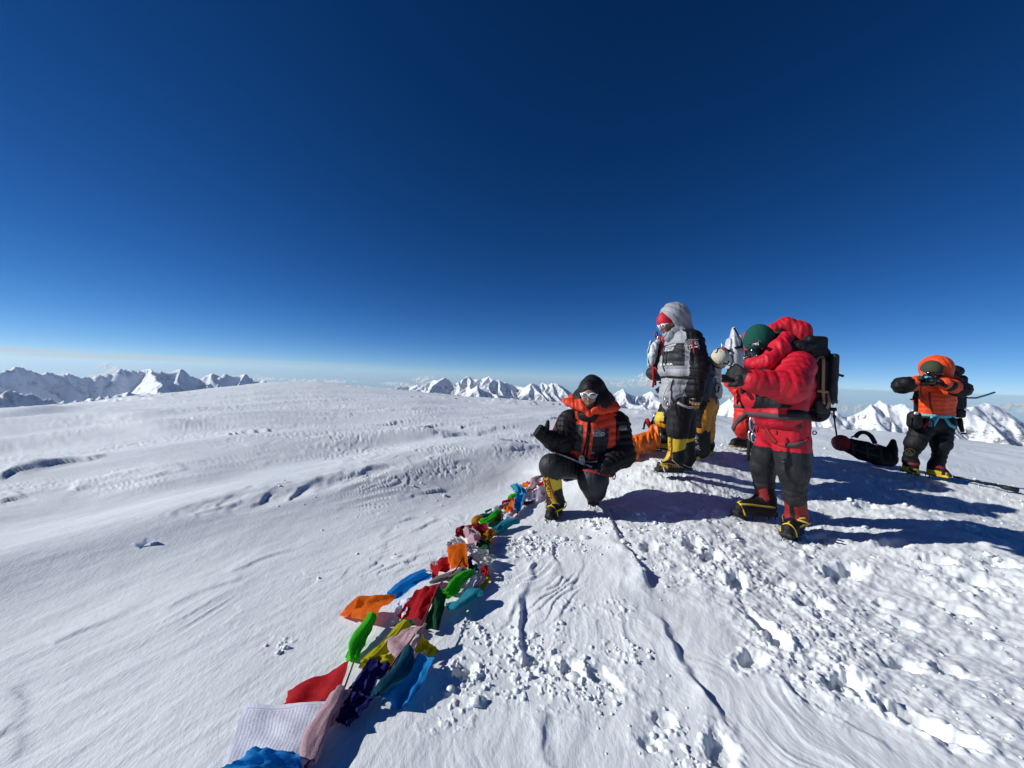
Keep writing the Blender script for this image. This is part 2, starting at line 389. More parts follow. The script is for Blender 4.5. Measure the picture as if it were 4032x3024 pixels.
    # crumbs thrown around single prints on the smooth side
    for (px, py, R, amp) in [(1830, 2650, .10, .010), (2110, 2610, .20, .015), (1900, 2500, .10, .010), (1830, 2430, .06, .010), (2110, 2150, .16, .022), (1760, 2800, .10, .010), (2330, 2720, .10, .008), (2250, 2380, .1, .010),
                             (1110, 2530, .07, .006), (2420, 2560, .10, .008), (2560, 2690, .08, .006), (2720, 2960, .12, .012), (2440, 2400, .1, .012), (2180, 2060, .12, .018), (2350, 2060, .14, .018), (2330, 1880, .18, .02), (2230, 1830, .15, .015)]:
        c = gnd(px, py); dx = x - c.x; dy = y - c.y; d2 = dx * dx + dy * dy; m = d2 < (2.2 * R) ** 2
        n = sstep(.05, .4, fbm(x[m] * 24, y[m] * 24, 3, 141)) - .15
        z[m] += amp * n * np.exp(-d2[m] / (R * R))
    return z
def full_z(x, y):
    x = np.atleast_1d(np.asarray(x, float)); y = np.atleast_1d(np.asarray(y, float))
    return base(x, y) + detail(x, y)
def build_terrain():
    az = np.radians(np.concatenate([np.linspace(-180, -57, 44, endpoint=False), np.linspace(-57, 57, 900, endpoint=False), np.linspace(57, 180, 44, endpoint=False)]))
    iy = np.linspace(1 / 1.15, 1 / 6.8, 460); r1 = np.concatenate([np.geomspace(.38, 1.15, 22)[:-1], 1 / iy])
    r2 = np.geomspace(6.8, 130, 150)[1:]
    r3 = np.geomspace(130, 3200, 22)[1:]
    r0 = np.linspace(.02, .37, 8)
    r = np.concatenate([r0, r1, r2, r3])
    # rows are lens depths in front, so that near rows follow the frame, and true radii behind
    A, R = np.meshgrid(az, r)
    k = np.where(np.abs(A) < math.radians(60), 1 / np.cos(np.clip(A, -1.0472, 1.0472)), 2.0)
    fade = sstep(200, 20, R); R = R * (1 + (k - 1) * fade * .75)
    X = (R * np.sin(A)).ravel(); Y = (R * np.cos(A)).ravel()
    Z = base(X, Y) + detail(X, Y)
    Z = np.maximum(Z, -1580 - 30)
    na = len(az); nr = len(r)
    i = np.arange(nr - 1)[:, None] * na; j = np.arange(na)[None, :]; j2 = (j + 1) % na
    F = np.stack([i + j, i + j2, i + na + j2, i + na + j], -1).reshape(-1, 4)[:, ::-1]
    o = mesh_np('snow_ground', np.stack([X, Y, Z], 1), F, snow_mat)
    tag(o, kind='structure'); return o

snow_mat = mat('snow', (.80, .83, .85), .5, .4)
nt = NT(snow_mat.node_tree)
tc = nt.n('ShaderNodeTexCoord'); mp = nt.n('ShaderNodeMapping'); mp.inputs['Rotation'].default_value = (0, 0, math.radians(30))
mp.inputs['Scale'].default_value = (1.0, .45, 1.0); nt.l(tc.outputs['Object'], mp.inputs[0])
n1 = nt.n('ShaderNodeTexNoise', i_Scale=70.0, i_Detail=4.0, i_Roughness=.6); nt.l(mp.outputs[0], n1.inputs['Vector'])
n2 = nt.n('ShaderNodeTexNoise', i_Scale=330.0, i_Detail=2.0, i_Roughness=.6); nt.l(tc.outputs['Object'], n2.inputs['Vector'])
n3 = nt.n('ShaderNodeTexNoise', i_Scale=3.0, i_Detail=4.0); nt.l(mp.outputs[0], n3.inputs['Vector'])
b1 = nt.n('ShaderNodeBump', i_Strength=.45, i_Distance=.0065); nt.l(n1.outputs[0], b1.inputs['Height'])
b2 = nt.n('ShaderNodeBump', i_Strength=.55, i_Distance=.0018); nt.l(n2.outputs[0], b2.inputs['Height']); nt.l(b1.outputs[0], b2.inputs['Normal'])
nt.l(b2.outputs[0], bsdf(snow_mat).inputs['Normal'])
nt.l(nt.ramp(n3.outputs[0], [(.3, (.745, .79, .805)), (.7, (.815, .845, .855))]), bsdf(snow_mat).inputs['Base Color'])
ground = build_terrain()
# ------------------------------------------------------------------ far ranges, valley, air, sky
FLOOR_Z = -1600.0
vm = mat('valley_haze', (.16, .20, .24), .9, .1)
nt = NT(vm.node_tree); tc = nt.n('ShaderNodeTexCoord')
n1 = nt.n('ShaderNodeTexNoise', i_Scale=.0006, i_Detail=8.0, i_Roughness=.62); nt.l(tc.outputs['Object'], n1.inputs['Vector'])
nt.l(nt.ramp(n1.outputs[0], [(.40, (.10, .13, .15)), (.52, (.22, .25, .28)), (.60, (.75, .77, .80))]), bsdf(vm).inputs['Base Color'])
a = np.linspace(0, 2 * np.pi, 97)[:-1]; rr = np.array([10, 2500, 8000, 14000, 20000, 25500.])
V = [(0, 0, FLOOR_Z)]; V = np.array([[r * np.cos(t), r * np.sin(t), FLOOR_Z] for r in rr for t in a])
V[:, 2] += fbm(V[:, 0] / 2500, V[:, 1] / 2500, 3, 3) * 150
F = [(i * 96 + j, i * 96 + (j + 1) % 96, (i + 1) * 96 + (j + 1) % 96, (i + 1) * 96 + j) for i in range(5) for j in range(96)]
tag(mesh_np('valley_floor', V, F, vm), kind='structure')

mm = mat('mountain_snow_rock', (.85, .87, .9), .7, .2)
nt = NT(mm.node_tree); tc = nt.n('ShaderNodeTexCoord'); ge = nt.n('ShaderNodeNewGeometry')
sep = nt.n('ShaderNodeSeparateXYZ'); nt.l(ge.outputs['Normal'], sep.inputs[0])
n1 = nt.n('ShaderNodeTexNoise', i_Scale=.012, i_Detail=8.0, i_Roughness=.65); nt.l(tc.outputs['Object'], n1.inputs['Vector'])
mp = nt.n('ShaderNodeMapping'); mp.inputs['Scale'].default_value = (1, 1, 3.0); nt.l(tc.outputs['Object'], mp.inputs[0])
n2 = nt.n('ShaderNodeTexNoise', i_Scale=.02, i_Detail=6.0, i_Roughness=.7); nt.l(mp.outputs[0], n2.inputs['Vector'])
st = nt.math('ADD', sep.outputs[2], nt.math('MULTIPLY', nt.math('SUBTRACT', n1.outputs[0], .5), .9))
st = nt.math('ADD', st, nt.math('MULTIPLY', nt.math('SUBTRACT', n2.outputs[0], .5), .7))
so = nt.n('ShaderNodeSeparateXYZ'); nt.l(tc.outputs['Object'], so.inputs[0]); st = nt.math('ADD', st, nt.math('MULTIPLY', nt.math('ADD', so.outputs[2], 260.0), .00042))
nt.l(nt.ramp(st, [(.45, (.20, .19, .185)), (.53, (.50, .50, .52)), (.60, (.86, .88, .90))]), bsdf(mm).inputs['Base Color'])
bp = nt.n('ShaderNodeBump', i_Strength=.9, i_Distance=10.0); nt.l(n2.outputs[0], bp.inputs['Height']); nt.l(bp.outputs[0], bsdf(mm).inputs['Normal'])

def mountain(name, sky_pts, depth, rrange, spur_len, seed, ncol, nrow, kslope=.85, zig=180, extra=(), spurs=2, rough=.6, mtl=None):
    """sharp-ridged range: its main crest runs through the skyline points, spurs drop from every summit"""
    R = np.random.default_rng(seed); dense = []
    for (a, b), (c, d) in zip(sky_pts[:-1], sky_pts[1:]):
        dense.append((a, b)); k = int(abs(c - a) // 26)
        dense += [(a + (c - a) * (q + R.uniform(.2, .8)) / (k + 1), b + (d - b) * (q + .5) / (k + 1) + R.uniform(-1, 7)) for q in range(k)]
    sky_pts = dense + [sky_pts[-1]]
    crest = []
    for i, (px, py) in enumerate(sky_pts):
        d = depth(px) + R.uniform(-zig, zig)
        crest.append(P(px, py, d)[:])
    crest = np.array(crest)
    segs = [(crest[i], crest[i + 1]) for i in range(len(crest) - 1)]
    ys = np.array([p[1] for p in sky_pts], float)
    for i in range(len(crest)):
        is_peak = (i == 0 or ys[i] <= ys[i - 1]) and (i == len(crest) - 1 or ys[i] <= ys[i + 1])
        n = (spurs if is_peak else 1) if spurs > 1 else int(is_peak and R.uniform() < .30)
        for s in range(n):
            p = crest[i]; tc_ = np.array([-p[0], -p[1]]); tc_ /= np.linalg.norm(tc_)
            ang = R.uniform(-.9, .9) if n == 1 else (R.uniform(-1.0, -.15) if s == 0 else R.uniform(.15, 1.0))
            c, sn = math.cos(ang), math.sin(ang)
            d = np.array([tc_[0] * c - tc_[1] * sn, tc_[0] * sn + tc_[1] * c])
            q = p.copy(); L = spur_len * R.uniform(.5, 1.2) * (1.2 if is_peak else .7)
            for k in range(4):
                d2 = np.array([d[0] * math.cos(w) - d[1] * math.sin(w), d[0] * math.sin(w) + d[1] * math.cos(w)]) if (w := R.uniform(-.45, .45)) is not None else d
                q2 = q + np.array([d2[0] * L / 4, d2[1] * L / 4, -L / 4 * R.uniform(.38, .72)])
                segs.append((q, q2))
                if k in (1, 2):
                    w = R.choice([-1, 1]) * R.uniform(.7, 1.2); d3 = np.array([d[0] * math.cos(w) - d[1] * math.sin(w), d[0] * math.sin(w) + d[1] * math.cos(w)])
                    segs.append((q2, q2 + np.array([d3[0] * L * .22, d3[1] * L * .22, -L * .15])))
                q = q2
    for (px1, py1, d1, px2, py2, d2_) in extra:
        segs.append((np.array(P(px1, py1, d1)), np.array(P(px2, py2, d2_))))
    az0 = math.atan2(*P(sky_pts[0][0] - 60, 1500, 1)[:2]); az1 = math.atan2(*P(sky_pts[-1][0] + 60, 1500, 1)[:2])
    azs = np.linspace(az0, az1, ncol); rs = np.linspace(rrange[0], rrange[1], nrow)
    A, Rr = np.meshgrid(azs, rs); X = (Rr * np.sin(A)).ravel(); Y = (Rr * np.cos(A)).ravel()
    sc = 1 / 420.
    X2 = X + fbm(X * sc, Y * sc, 3, seed) * 70; Y2 = Y + fbm(X * sc + 7, Y * sc, 3, seed + 4) * 70
    Z = np.full(X.shape, -1e9); DD = np.zeros(X.shape)
    for a, b in segs:
        e = b[:2] - a[:2]; wx = X2 - a[0]; wy = Y2 - a[1]
        t = np.clip((wx * e[0] + wy * e[1]) / (e @ e + 1e-9), 0, 1)
        d = np.hypot(wx - e[0] * t, wy - e[1] * t)
        z = a[2] + (b[2] - a[2]) * t - kslope * d * (1 + .25 * np.exp(-d / 120))
        u = z > Z; Z[u] = z[u]; DD[u] = d[u]
    am = np.clip(DD / 160, .10, 1)
    Z += ((ridged(X / 230, Y / 230, 5, seed + 9, .42) - .55) * 85 * am + (ridged(X / 60, Y / 60, 3, seed + 15) - .55) * 16 * am + (ridged(X / 24, Y / 24, 2, seed + 19) - .55) * 6 * am) * rough
    Z = np.maximum(Z, FLOOR_Z + fbm(X / 400, Y / 400, 3, seed + 2) * 60)
    i = np.arange(nrow - 1)[:, None] * ncol; j = np.arange(ncol - 1)[None, :]
    F = np.stack([i + j, i + ncol + j, i + ncol + j + 1, i + j + 1], -1).reshape(-1, 4)[:, ::-1]
    o = mesh_np(name, np.stack([X, Y, Z], 1), F, mtl or mm); tag(o, kind='structure'); return o
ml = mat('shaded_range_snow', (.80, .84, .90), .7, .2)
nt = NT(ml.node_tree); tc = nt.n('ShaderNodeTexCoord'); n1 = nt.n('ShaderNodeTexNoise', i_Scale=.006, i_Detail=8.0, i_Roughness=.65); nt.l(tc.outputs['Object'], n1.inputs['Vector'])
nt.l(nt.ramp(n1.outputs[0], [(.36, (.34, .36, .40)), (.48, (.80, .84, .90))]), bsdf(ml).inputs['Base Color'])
LEFT = [(-260, 1470), (-120, 1450), (0, 1465), (60, 1440), (95, 1446), (127, 1452), (165, 1465), (190, 1459), (218, 1474), (247, 1477), (269, 1466), (304, 1478), (350, 1482), (392, 1472), (430, 1470), (471, 1447), (506, 1455), (525, 1452), (551, 1457),
        (579, 1451), (601, 1458), (633, 1454), (665, 1461), (690, 1458), (715, 1449), (734, 1465), (769, 1485), (797, 1478), (842, 1470), (867, 1477), (892, 1468), (937, 1477), (959, 1469), (987, 1487), (1019, 1501), (1050, 1490), (1075, 1504), (1130, 1520)]
LEFT2 = [(-200, 1560), (0, 1530), (90, 1545), (180, 1560), (300, 1575), (380, 1556), (450, 1545), (560, 1530), (640, 1545), (760, 1560)]
_r = np.random.default_rng(4); LEFT2 = [(x, float(np.interp(x, [q[0] for q in LEFT2], [q[1] for q in LEFT2])) + _r.uniform(-9, 9)) for x in range(-200, 770, 46)]
MID = [(1500, 1545), (1534, 1527), (1572, 1519), (1610, 1517), (1642, 1514), (1680, 1514), (1711, 1495), (1749, 1484), (1766, 1498), (1784, 1520), (1806, 1501), (1835, 1480), (1857, 1492), (1882, 1492), (1923, 1478), (1939, 1495), (1965, 1493), (1996, 1504), (2028, 1517), (2060, 1523),
       (2094, 1508), (2117, 1517), (2136, 1504), (2155, 1514), (2174, 1506), (2196, 1509), (2218, 1523), (2250, 1546), (2300, 1575), (2360, 1580), (2414, 1556), (2449, 1529), (2484, 1555), (2500, 1561), (2560, 1539), (2598, 1558), (2640, 1580), (2700, 1600)]
RIGHT = [(2700, 1640), (2785, 1610), (2817, 1593), (2839, 1601), (2875, 1570), (2910, 1557), (2960, 1580), (3050, 1610), (3130, 1620), (3200, 1631), (3250, 1610), (3294, 1619), (3320, 1640), (3388, 1627), (3433, 1593), (3476, 1573), (3501, 1601), (3512, 1593), (3546, 1586), (3583, 1612),
         (3640, 1640), (3700, 1640), (3764, 1623), (3794, 1601), (3840, 1598), (3884, 1583), (3922, 1597), (3937, 1619), (3990, 1646), (4032, 1672), (4150, 1700), (4300, 1650), (4500, 1690)]
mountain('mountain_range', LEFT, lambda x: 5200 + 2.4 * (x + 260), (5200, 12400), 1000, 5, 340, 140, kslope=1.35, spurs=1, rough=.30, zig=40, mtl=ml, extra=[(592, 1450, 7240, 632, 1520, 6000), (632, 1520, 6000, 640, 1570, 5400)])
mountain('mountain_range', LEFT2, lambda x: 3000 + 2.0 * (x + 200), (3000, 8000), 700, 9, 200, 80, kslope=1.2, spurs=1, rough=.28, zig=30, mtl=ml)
mountain('mountain_range', MID, lambda x: 8600, (6300, 10500), 1000, 14, 400, 160, kslope=1.08, rough=1.0)
MID2 = [(1600, 1575), (1660, 1552), (1700, 1545), (1760, 1560), (1830, 1541), (1876, 1515), (1930, 1545), (1990, 1556), (2050, 1580), (2110, 1590), (2420, 1600), (2470, 1580), (2530, 1592), (2580, 1572), (2640, 1600)]
mountain('mountain_range', MID2, lambda x: 6400, (5000, 7600), 500, 31, 280, 84, kslope=1.1, rough=.8)
mountain('mountain_range', RIGHT, lambda x: 5200, (3800, 10600), 700, 23, 430, 170, zig=150, kslope=1.0, rough=.95)

# --- air
hm = bpy.data.materials.new('haze_air'); hm.use_nodes = True
hn = hm.node_tree.nodes; hn.remove(hn['Principled BSDF'])
pv = hn.new('ShaderNodeVolumePrincipled'); pv.inputs['Color'].default_value = (.66, .82, 1.0, 1); pv.inputs['Density'].default_value = 1.8e-5; pv.inputs['Anisotropy'].default_value = .3
hm.node_tree.links.new(pv.outputs[0], hn['Material Output'].inputs['Volume'])
HB = 26000.0; zb = FLOOR_Z - 200; zt = 40.0
V = [(-HB, -HB, zb), (HB, -HB, zb), (HB, HB, zb), (-HB, HB, zb), (-HB, -HB, zt), (HB, -HB, zt), (HB, HB, zt), (-HB, HB, zt)]
F = [(0, 3, 2, 1), (4, 5, 6, 7), (0, 1, 5, 4), (1, 2, 6, 5), (2, 3, 7, 6), (3, 0, 4, 7)]
tag(mesh_np('haze', V, F, hm, smooth=False), kind='stuff')

# --- sky shader: clear high-altitude Nishita sky with thin stratus streaks low over the left horizon
nt = NT(world.node_tree)
hs = nt.n('ShaderNodeHueSaturation'); hs.inputs['Saturation'].default_value = 1.17; hs.inputs['Hue'].default_value = .504
ga = nt.n('ShaderNodeGamma'); ga.inputs[1].default_value = 1.27
wl.new(sky.outputs[0], ga.inputs[0]); _a = nt.n('ShaderNodeVectorMath', operation='MULTIPLY_ADD'); nt.l(ga.outputs[0], _a.inputs[0]); _a.inputs[1].default_value = (.030, .030, .030); _a.inputs[2].default_value = (1, 1, 1)
_d = nt.n('ShaderNodeVectorMath', operation='DIVIDE'); nt.l(ga.outputs[0], _d.inputs[0]); nt.l(_a.outputs[0], _d.inputs[1])
_s = nt.n('ShaderNodeVectorMath', operation='SCALE'); nt.l(_d.outputs[0], _s.inputs[0]); _s.inputs['Scale'].default_value = 1.17
wl.new(_s.outputs[0], hs.inputs['Color'])
tc = nt.n('ShaderNodeTexCoord'); sp = nt.n('ShaderNodeSeparateXYZ'); nt.l(tc.outputs['Generated'], sp.inputs[0])
azn = nt.math('ARCTAN2', sp.outputs[0], sp.outputs[1])
cmb = nt.n('ShaderNodeCombineXYZ'); nt.l(nt.math('MULTIPLY', azn, 2.2), cmb.inputs[0])
el = nt.math('SUBTRACT', sp.outputs[2], nt.math('MULTIPLY', nt.math('ADD', azn, .92), .017)); nt.l(nt.math('MULTIPLY', el, 95.0), cmb.inputs[1])
no = nt.n('ShaderNodeTexNoise', i_Scale=1.0, i_Detail=5.0, i_Roughness=.55, i_Distortion=.4); nt.l(cmb.outputs[0], no.inputs['Vector'])
band = nt.ramp(sp.outputs[2], [(.0, (0, 0, 0)), (.007, (.9, .9, .9)), (.016, (.6, .6, .6)), (.026, (0, 0, 0))])
side = nt.ramp(nt.math('ADD', nt.math('MULTIPLY', azn, 1 / 6.2832), .5), [(.20, (0, 0, 0)), (.30, (1, 1, 1)), (.38, (.8, .8, .8)), (.47, (0, 0, 0))])
msk = nt.math('MULTIPLY', nt.math('MULTIPLY', band, side), nt.ramp(no.outputs[0], [(.46, (0, 0, 0)), (.60, (1, 1, 1))]))
s1 = nt.mix(nt.math('MULTIPLY', msk, .9), hs.outputs[0], (8.6, 9.1, 9.4))
# small far cumulus along the horizon: (azimuth, elevation, half width, half height) in radians
CUM = []
for px, py, w, h in [(428, 1452, 34, 30), (405, 1470, 26, 16), (240, 1474, 46, 12), (372, 1480, 40, 9), (1015, 1490, 44, 12), (1090, 1494, 60, 9), (1190, 1497, 80, 8), (1310, 1500, 70, 7), (1662, 1500, 26, 22), (1688, 1488, 20, 10), (1560, 1512, 60, 9), (2440, 1512, 46, 12), (2505, 1508, 30, 18), (2570, 1500, 52, 34), (2600, 1482, 40, 14), (2660, 1520, 70, 14), (3280, 1606, 70, 16), (3370, 1612, 50, 18), (3180, 1590, 80, 10), (2850, 1562, 40, 9), (4000, 1598, 60, 12), (3960, 1612, 60, 8)]:
    d = ray(px, py).normalized(); k = ray(px, py).length; CUM.append((math.atan2(d.x, d.y), d.z, w / FPX / k / k * 1.35, h / FPX / k))
cc = nt.n('ShaderNodeCombineXYZ'); nt.l(azn, cc.inputs[0]); nt.l(sp.outputs[2], cc.inputs[1])
nz = nt.n('ShaderNodeTexNoise', i_Scale=95.0, i_Detail=6.0, i_Roughness=.6); nt.l(cc.outputs[0], nz.inputs['Vector'])
off = nt.n('ShaderNodeVectorMath', operation='ADD'); nt.l(cc.outputs[0], off.inputs[0]); off.inputs[1].default_value = (-.0022, .0016, 0)
nz2 = nt.n('ShaderNodeTexNoise', i_Scale=95.0, i_Detail=6.0, i_Roughness=.6); nt.l(off.outputs[0], nz2.inputs['Vector'])
acc = None
for a_, e_, w_, h_ in CUM:
    dx = nt.math('DIVIDE', nt.math('SUBTRACT', azn, a_), w_); dy = nt.math('DIVIDE', nt.math('SUBTRACT', sp.outputs[2], e_), h_)
    g_ = nt.math('SUBTRACT', 1.0, nt.math('ADD', nt.math('MULTIPLY', dx, dx), nt.math('MULTIPLY', dy, dy)))
    acc = g_ if acc is None else nt.math('MAXIMUM', acc, g_)
acc = nt.math('MAXIMUM', acc, -3.0)
dens = nt.math('ADD', nt.math('MULTIPLY', acc, .45), nt.math('MULTIPLY', nt.math('SUBTRACT', nz.outputs[0], .5), 2.6))
cmk = nt.ramp(dens, [(.05, (0, 0, 0)), (.45, (1, 1, 1))])
lit = nt.ramp(nt.math('ADD', nt.math('MULTIPLY', nt.math('SUBTRACT', nz.outputs[0], nz2.outputs[0]), 3.0), .55), [(.2, (5.2, 6.2, 7.4)), (.7, (12.5, 12.3, 11.8))])
wl.new(nt.mix(nt.math('MULTIPLY', cmk, .88), s1, lit), bg.inputs[0])


# ------------------------------------------------------------------ distance-field modelling: one continuous skin per part
def A3(v): return np.array(v[:], float) if not isinstance(v, np.ndarray) else v.astype(float)
def nrm(v): v = A3(v); return v / (np.linalg.norm(v) + 1e-12)
def axes(fwd, up=(0, 0, 1)):
    f = nrm(fwd); s = nrm(np.cross(f, up)); u = np.cross(s, f); return np.array([s, f, u])   # rows: side, forward, up
class SDF:
    def __init__(s, k=.03): s.p = []; s.k = k
    def cap(s, name, a, b, ra, rb=None, k=None, quilt=None, sub=False):
        s.p.append(dict(t='c', n=name, a=A3(a), b=A3(b), ra=ra, rb=ra if rb is None else rb, k=s.k if k is None else k, q=quilt, sub=sub)); return s
    def chain(s, name, pts, rs, k=None, quilt=None):
        for i in range(len(pts) - 1): s.cap(name, pts[i], pts[i + 1], rs[i], rs[i + 1], k, quilt)
        return s
    def ell(s, name, c, r, R=None, k=None, sub=False):
        s.p.append(dict(t='e', n=name, c=A3(c), r=np.array(r, float), R=np.eye(3) if R is None else R, k=s.k if k is None else k, sub=sub)); return s
    def box(s, name, c, h, R=None, rd=.02, k=None, sub=False):
        s.p.append(dict(t='b', n=name, c=A3(c), h=np.array(h, float), R=np.eye(3) if R is None else R, rd=rd, k=s.k if k is None else k, sub=sub)); return s
    @staticmethod
    def dist(p, X):
        if p['t'] == 'c':
            ab = p['b'] - p['a']; L2 = ab @ ab + 1e-12; w = X - p['a']
            t = np.clip((w @ ab) / L2, 0, 1); d = np.linalg.norm(w - t[..., None] * ab, axis=-1)
            r = p['ra'] + (p['rb'] - p['ra']) * t
            if p['q']: r = r + p['q'][1] * (np.abs(np.sin(np.pi * t * math.sqrt(L2) / p['q'][0])) - .6)
            return d - r, t
        w = (X - p['c']) @ p['R'].T
        if p['t'] == 'e':
            k0 = np.linalg.norm(w / p['r'], axis=-1); k1 = np.linalg.norm(w / p['r'] ** 2, axis=-1)
            return np.where(k1 > 1e-9, k0 * (k0 - 1) / np.maximum(k1, 1e-9), -p['r'].min()), np.clip(w[..., 2] / p['r'][2] * .5 + .5, 0, 1)
        q = np.abs(w) - (p['h'] - p['rd'])
        return np.linalg.norm(np.maximum(q, 0), axis=-1) + np.minimum(q.max(-1), 0) - p['rd'], np.clip(w[..., 2] / p['h'][2] * .5 + .5, 0, 1)
    @staticmethod
    def bb(p):
        if p['t'] == 'c':
            r = max(p['ra'], p['rb']) + (p['q'][1] if p['q'] else 0); return np.minimum(p['a'], p['b']) - r, np.maximum(p['a'], p['b']) + r
        e = np.abs(p['R'].T * (p['r'] if p['t'] == 'e' else p['h'])).sum(1); return p['c'] - e, p['c'] + e
    def surf(s, h, disp=None):
        bbs = [s.bb(p) for p in s.p if not p['sub']]
        lo = np.min([b[0] for b in bbs], 0) - .04; hi = np.max([b[1] for b in bbs], 0) + .04
        n = np.ceil((hi - lo) / h).astype(int) + 2
        v = np.full(n, .2, np.float64)
        gx = [lo[i] + h * np.arange(n[i]) for i in range(3)]
        for p in s.p:
            b0, b1 = s.bb(p); m = p['k'] + .03
            i0 = np.clip(np.floor((b0 - m - lo) / h).astype(int), 0, n - 1); i1 = np.clip(np.ceil((b1 + m - lo) / h).astype(int) + 1, 1, n)
            sl = tuple(slice(a, b) for a, b in zip(i0, i1))
            X = np.stack(np.meshgrid(*[gx[i][sl[i]] for i in range(3)], indexing='ij'), -1)
            d, _ = s.dist(p, X); c = v[sl]; k = max(p['k'], 1e-4)
            if p['sub']:
                d = -d; t = np.clip(.5 - .5 * (c - d) / k * -1 * -1, 0, 1); t = np.clip(.5 + .5 * (d - c) / k, 0, 1); v[sl] = c * (1 - t) + d * t + k * t * (1 - t)
            else:
                t = np.clip(.5 + .5 * (c - d) / k, 0, 1); v[sl] = c * (1 - t) + d * t - k * t * (1 - t)
        if disp is not None:
            ii = np.nonzero(np.abs(v) < .035); X = np.stack([gx[i][ii[i]] for i in range(3)], -1); v[ii] += disp(X)
        return surface_nets(v, lo, h)
    def pick(s, C):
        best = np.full(len(C), 1e9); idx = np.zeros(len(C), int); tt = np.zeros(len(C)); names = []
        j = 0
        for p in s.p:
            if p['sub']: continue
            d, t = s.dist(p, C); names.append(p['n']); u = d < best; best[u] = d[u]; idx[u] = j; tt[u] = t[u]; j += 1
        return np.array(names)[idx], tt
def surface_nets(v, lo, h):
    s = v < 0; n = np.array(v.shape)
    C = [(i, j, k) for i in (0, 1) for j in (0, 1) for k in (0, 1)]
    sh = lambda a, c: a[c[0]:n[0] - 1 + c[0], c[1]:n[1] - 1 + c[1], c[2]:n[2] - 1 + c[2]]
    cnt = sum(sh(s, c).astype(np.int8) for c in C)
    I = np.nonzero((cnt > 0) & (cnt < 8)); I = np.stack(I, -1)
    vid = np.full(n - 1, -1, np.int64); vid[tuple(I.T)] = np.arange(len(I))
    acc = np.zeros((len(I), 3)); m = np.zeros(len(I))
    for a in range(8):
        for b in range(a + 1, 8):
            ca, cb = np.array(C[a]), np.array(C[b])
            if np.abs(ca - cb).sum() != 1: continue
            va = v[tuple((I + ca).T)]; vb = v[tuple((I + cb).T)]; x = (va < 0) != (vb < 0)
            t = np.where(x, va / np.where(x, va - vb, 1), 0)
            acc += np.where(x[:, None], ca + (cb - ca) * t[:, None], 0); m += x
    V = lo + h * (I + acc / m[:, None])
    F = []
    for ax in range(3):
        o = [(ax + 1) % 3, (ax + 2) % 3]
        a = [slice(None)] * 3; b = [slice(None)] * 3; a[ax] = slice(0, -1); b[ax] = slice(1, None)
        e = s[tuple(a)] != s[tuple(b)]
        E = np.stack(np.nonzero(e), -1)
        ok = (E[:, o[0]] > 0) & (E[:, o[1]] > 0) & (E[:, o[0]] < n[o[0]] - 1) & (E[:, o[1]] < n[o[1]] - 1); E = E[ok]
        q = []
        for d0, d1 in ((-1, -1), (0, -1), (0, 0), (-1, 0)):
            c = E.copy(); c[:, o[0]] += d0; c[:, o[1]] += d1; q.append(vid[tuple(c.T)])
        q = np.stack(q, -1); fl = ~s[tuple(E.T)]; q[fl] = q[fl][:, ::-1]; F.append(q)
    return V, np.concatenate(F)
_wk = np.random.default_rng(3)
_wd = _wk.normal(size=(7, 3)); _wd /= np.linalg.norm(_wd, axis=1)[:, None]
def wrinkle(X, f=38., amp=.004, seed=0, zs=1.0):
    Y = X * np.array([1, 1, zs * .5]); s = 0; f = f * 1.25; amp = amp * .55
    for i in range(5):
        k = _wd[(i + seed) % 7] * f * (1 + .45 * i); q = _wd[(i + seed + 3) % 7] * f * .7
        s = s + (1 - 2 * np.abs(np.sin((Y @ k) * .5 + 1.7 * np.sin(Y @ q + i) + i * 2.1 + seed))) / (1 + .5 * i)
    return s * amp * .5
def baffles(X, up, org, per=.065, amp=.007):
    z = (X - org) @ up; z = z + .012 * np.sin(X[..., 0] * 9 + X[..., 1] * 7); return -1.7 * amp * (np.abs(np.sin(np.pi * z / per)) ** .7 - .6)
class Cloth:
    """a built part with what is needed to lay straps, seams and print on its surface"""
    def __init__(s, name, sdf, h, mats, parent, choose=None, disp=None):
        V, F = sdf.surf(h, disp); s.V, s.F = V, F
        mi = None
        if choose is not None:
            c = V[F].mean(1); nm, t = sdf.pick(c); n = np.cross(V[F[:, 2]] - V[F[:, 0]], V[F[:, 3]] - V[F[:, 1]]); n /= np.linalg.norm(n, axis=1)[:, None] + 1e-12
            mi = choose(c, nm, t, n).astype(np.int32)
        s.o = mesh_np(name, V, F, mats, parent, midx=mi)
        s._b = None
    @property
    def bvh(s):
        if s._b is None: s._b = BVHTree.FromPolygons([Vector(v) for v in s.V], [tuple(f) for f in s.F])
        return s._b
def sweep(paths, closed=False):
    """paths: list of (pts Nx3, half-width dirs Nx3 * w, normal dirs Nx3 * t): rectangular sweep"""
    V = []; F = []
    for pts, W, T in paths:
        n = len(pts); b = len(V) and sum(len(x) for x in V)
        ring = np.stack([pts - W - T, pts + W - T, pts + W + T, pts - W + T], 1).reshape(-1, 3); V.append(ring)
        for i in range(n if closed else n - 1):
            j = (i + 1) % n
            for q in range(4): F.append((b + 4 * i + q, b + 4 * i + (q + 1) % 4, b + 4 * j + (q + 1) % 4, b + 4 * j + q))
        if not closed: F += [(b + 3, b + 2, b + 1, b), (b + 4 * n - 4, b + 4 * n - 3, b + 4 * n - 2, b + 4 * n - 1)]
    return np.concatenate(V), np.array(F)
def densify(pts, step=.02):
    pts = np.array([A3(p) for p in pts]); L = np.linalg.norm(np.diff(pts, axis=0), axis=1); s = np.concatenate([[0], np.cumsum(L)])
    q = np.linspace(0, s[-1], max(3, int(s[-1] / step) + 2)); return np.stack([np.interp(q, s, pts[:, i]) for i in range(3)], 1)
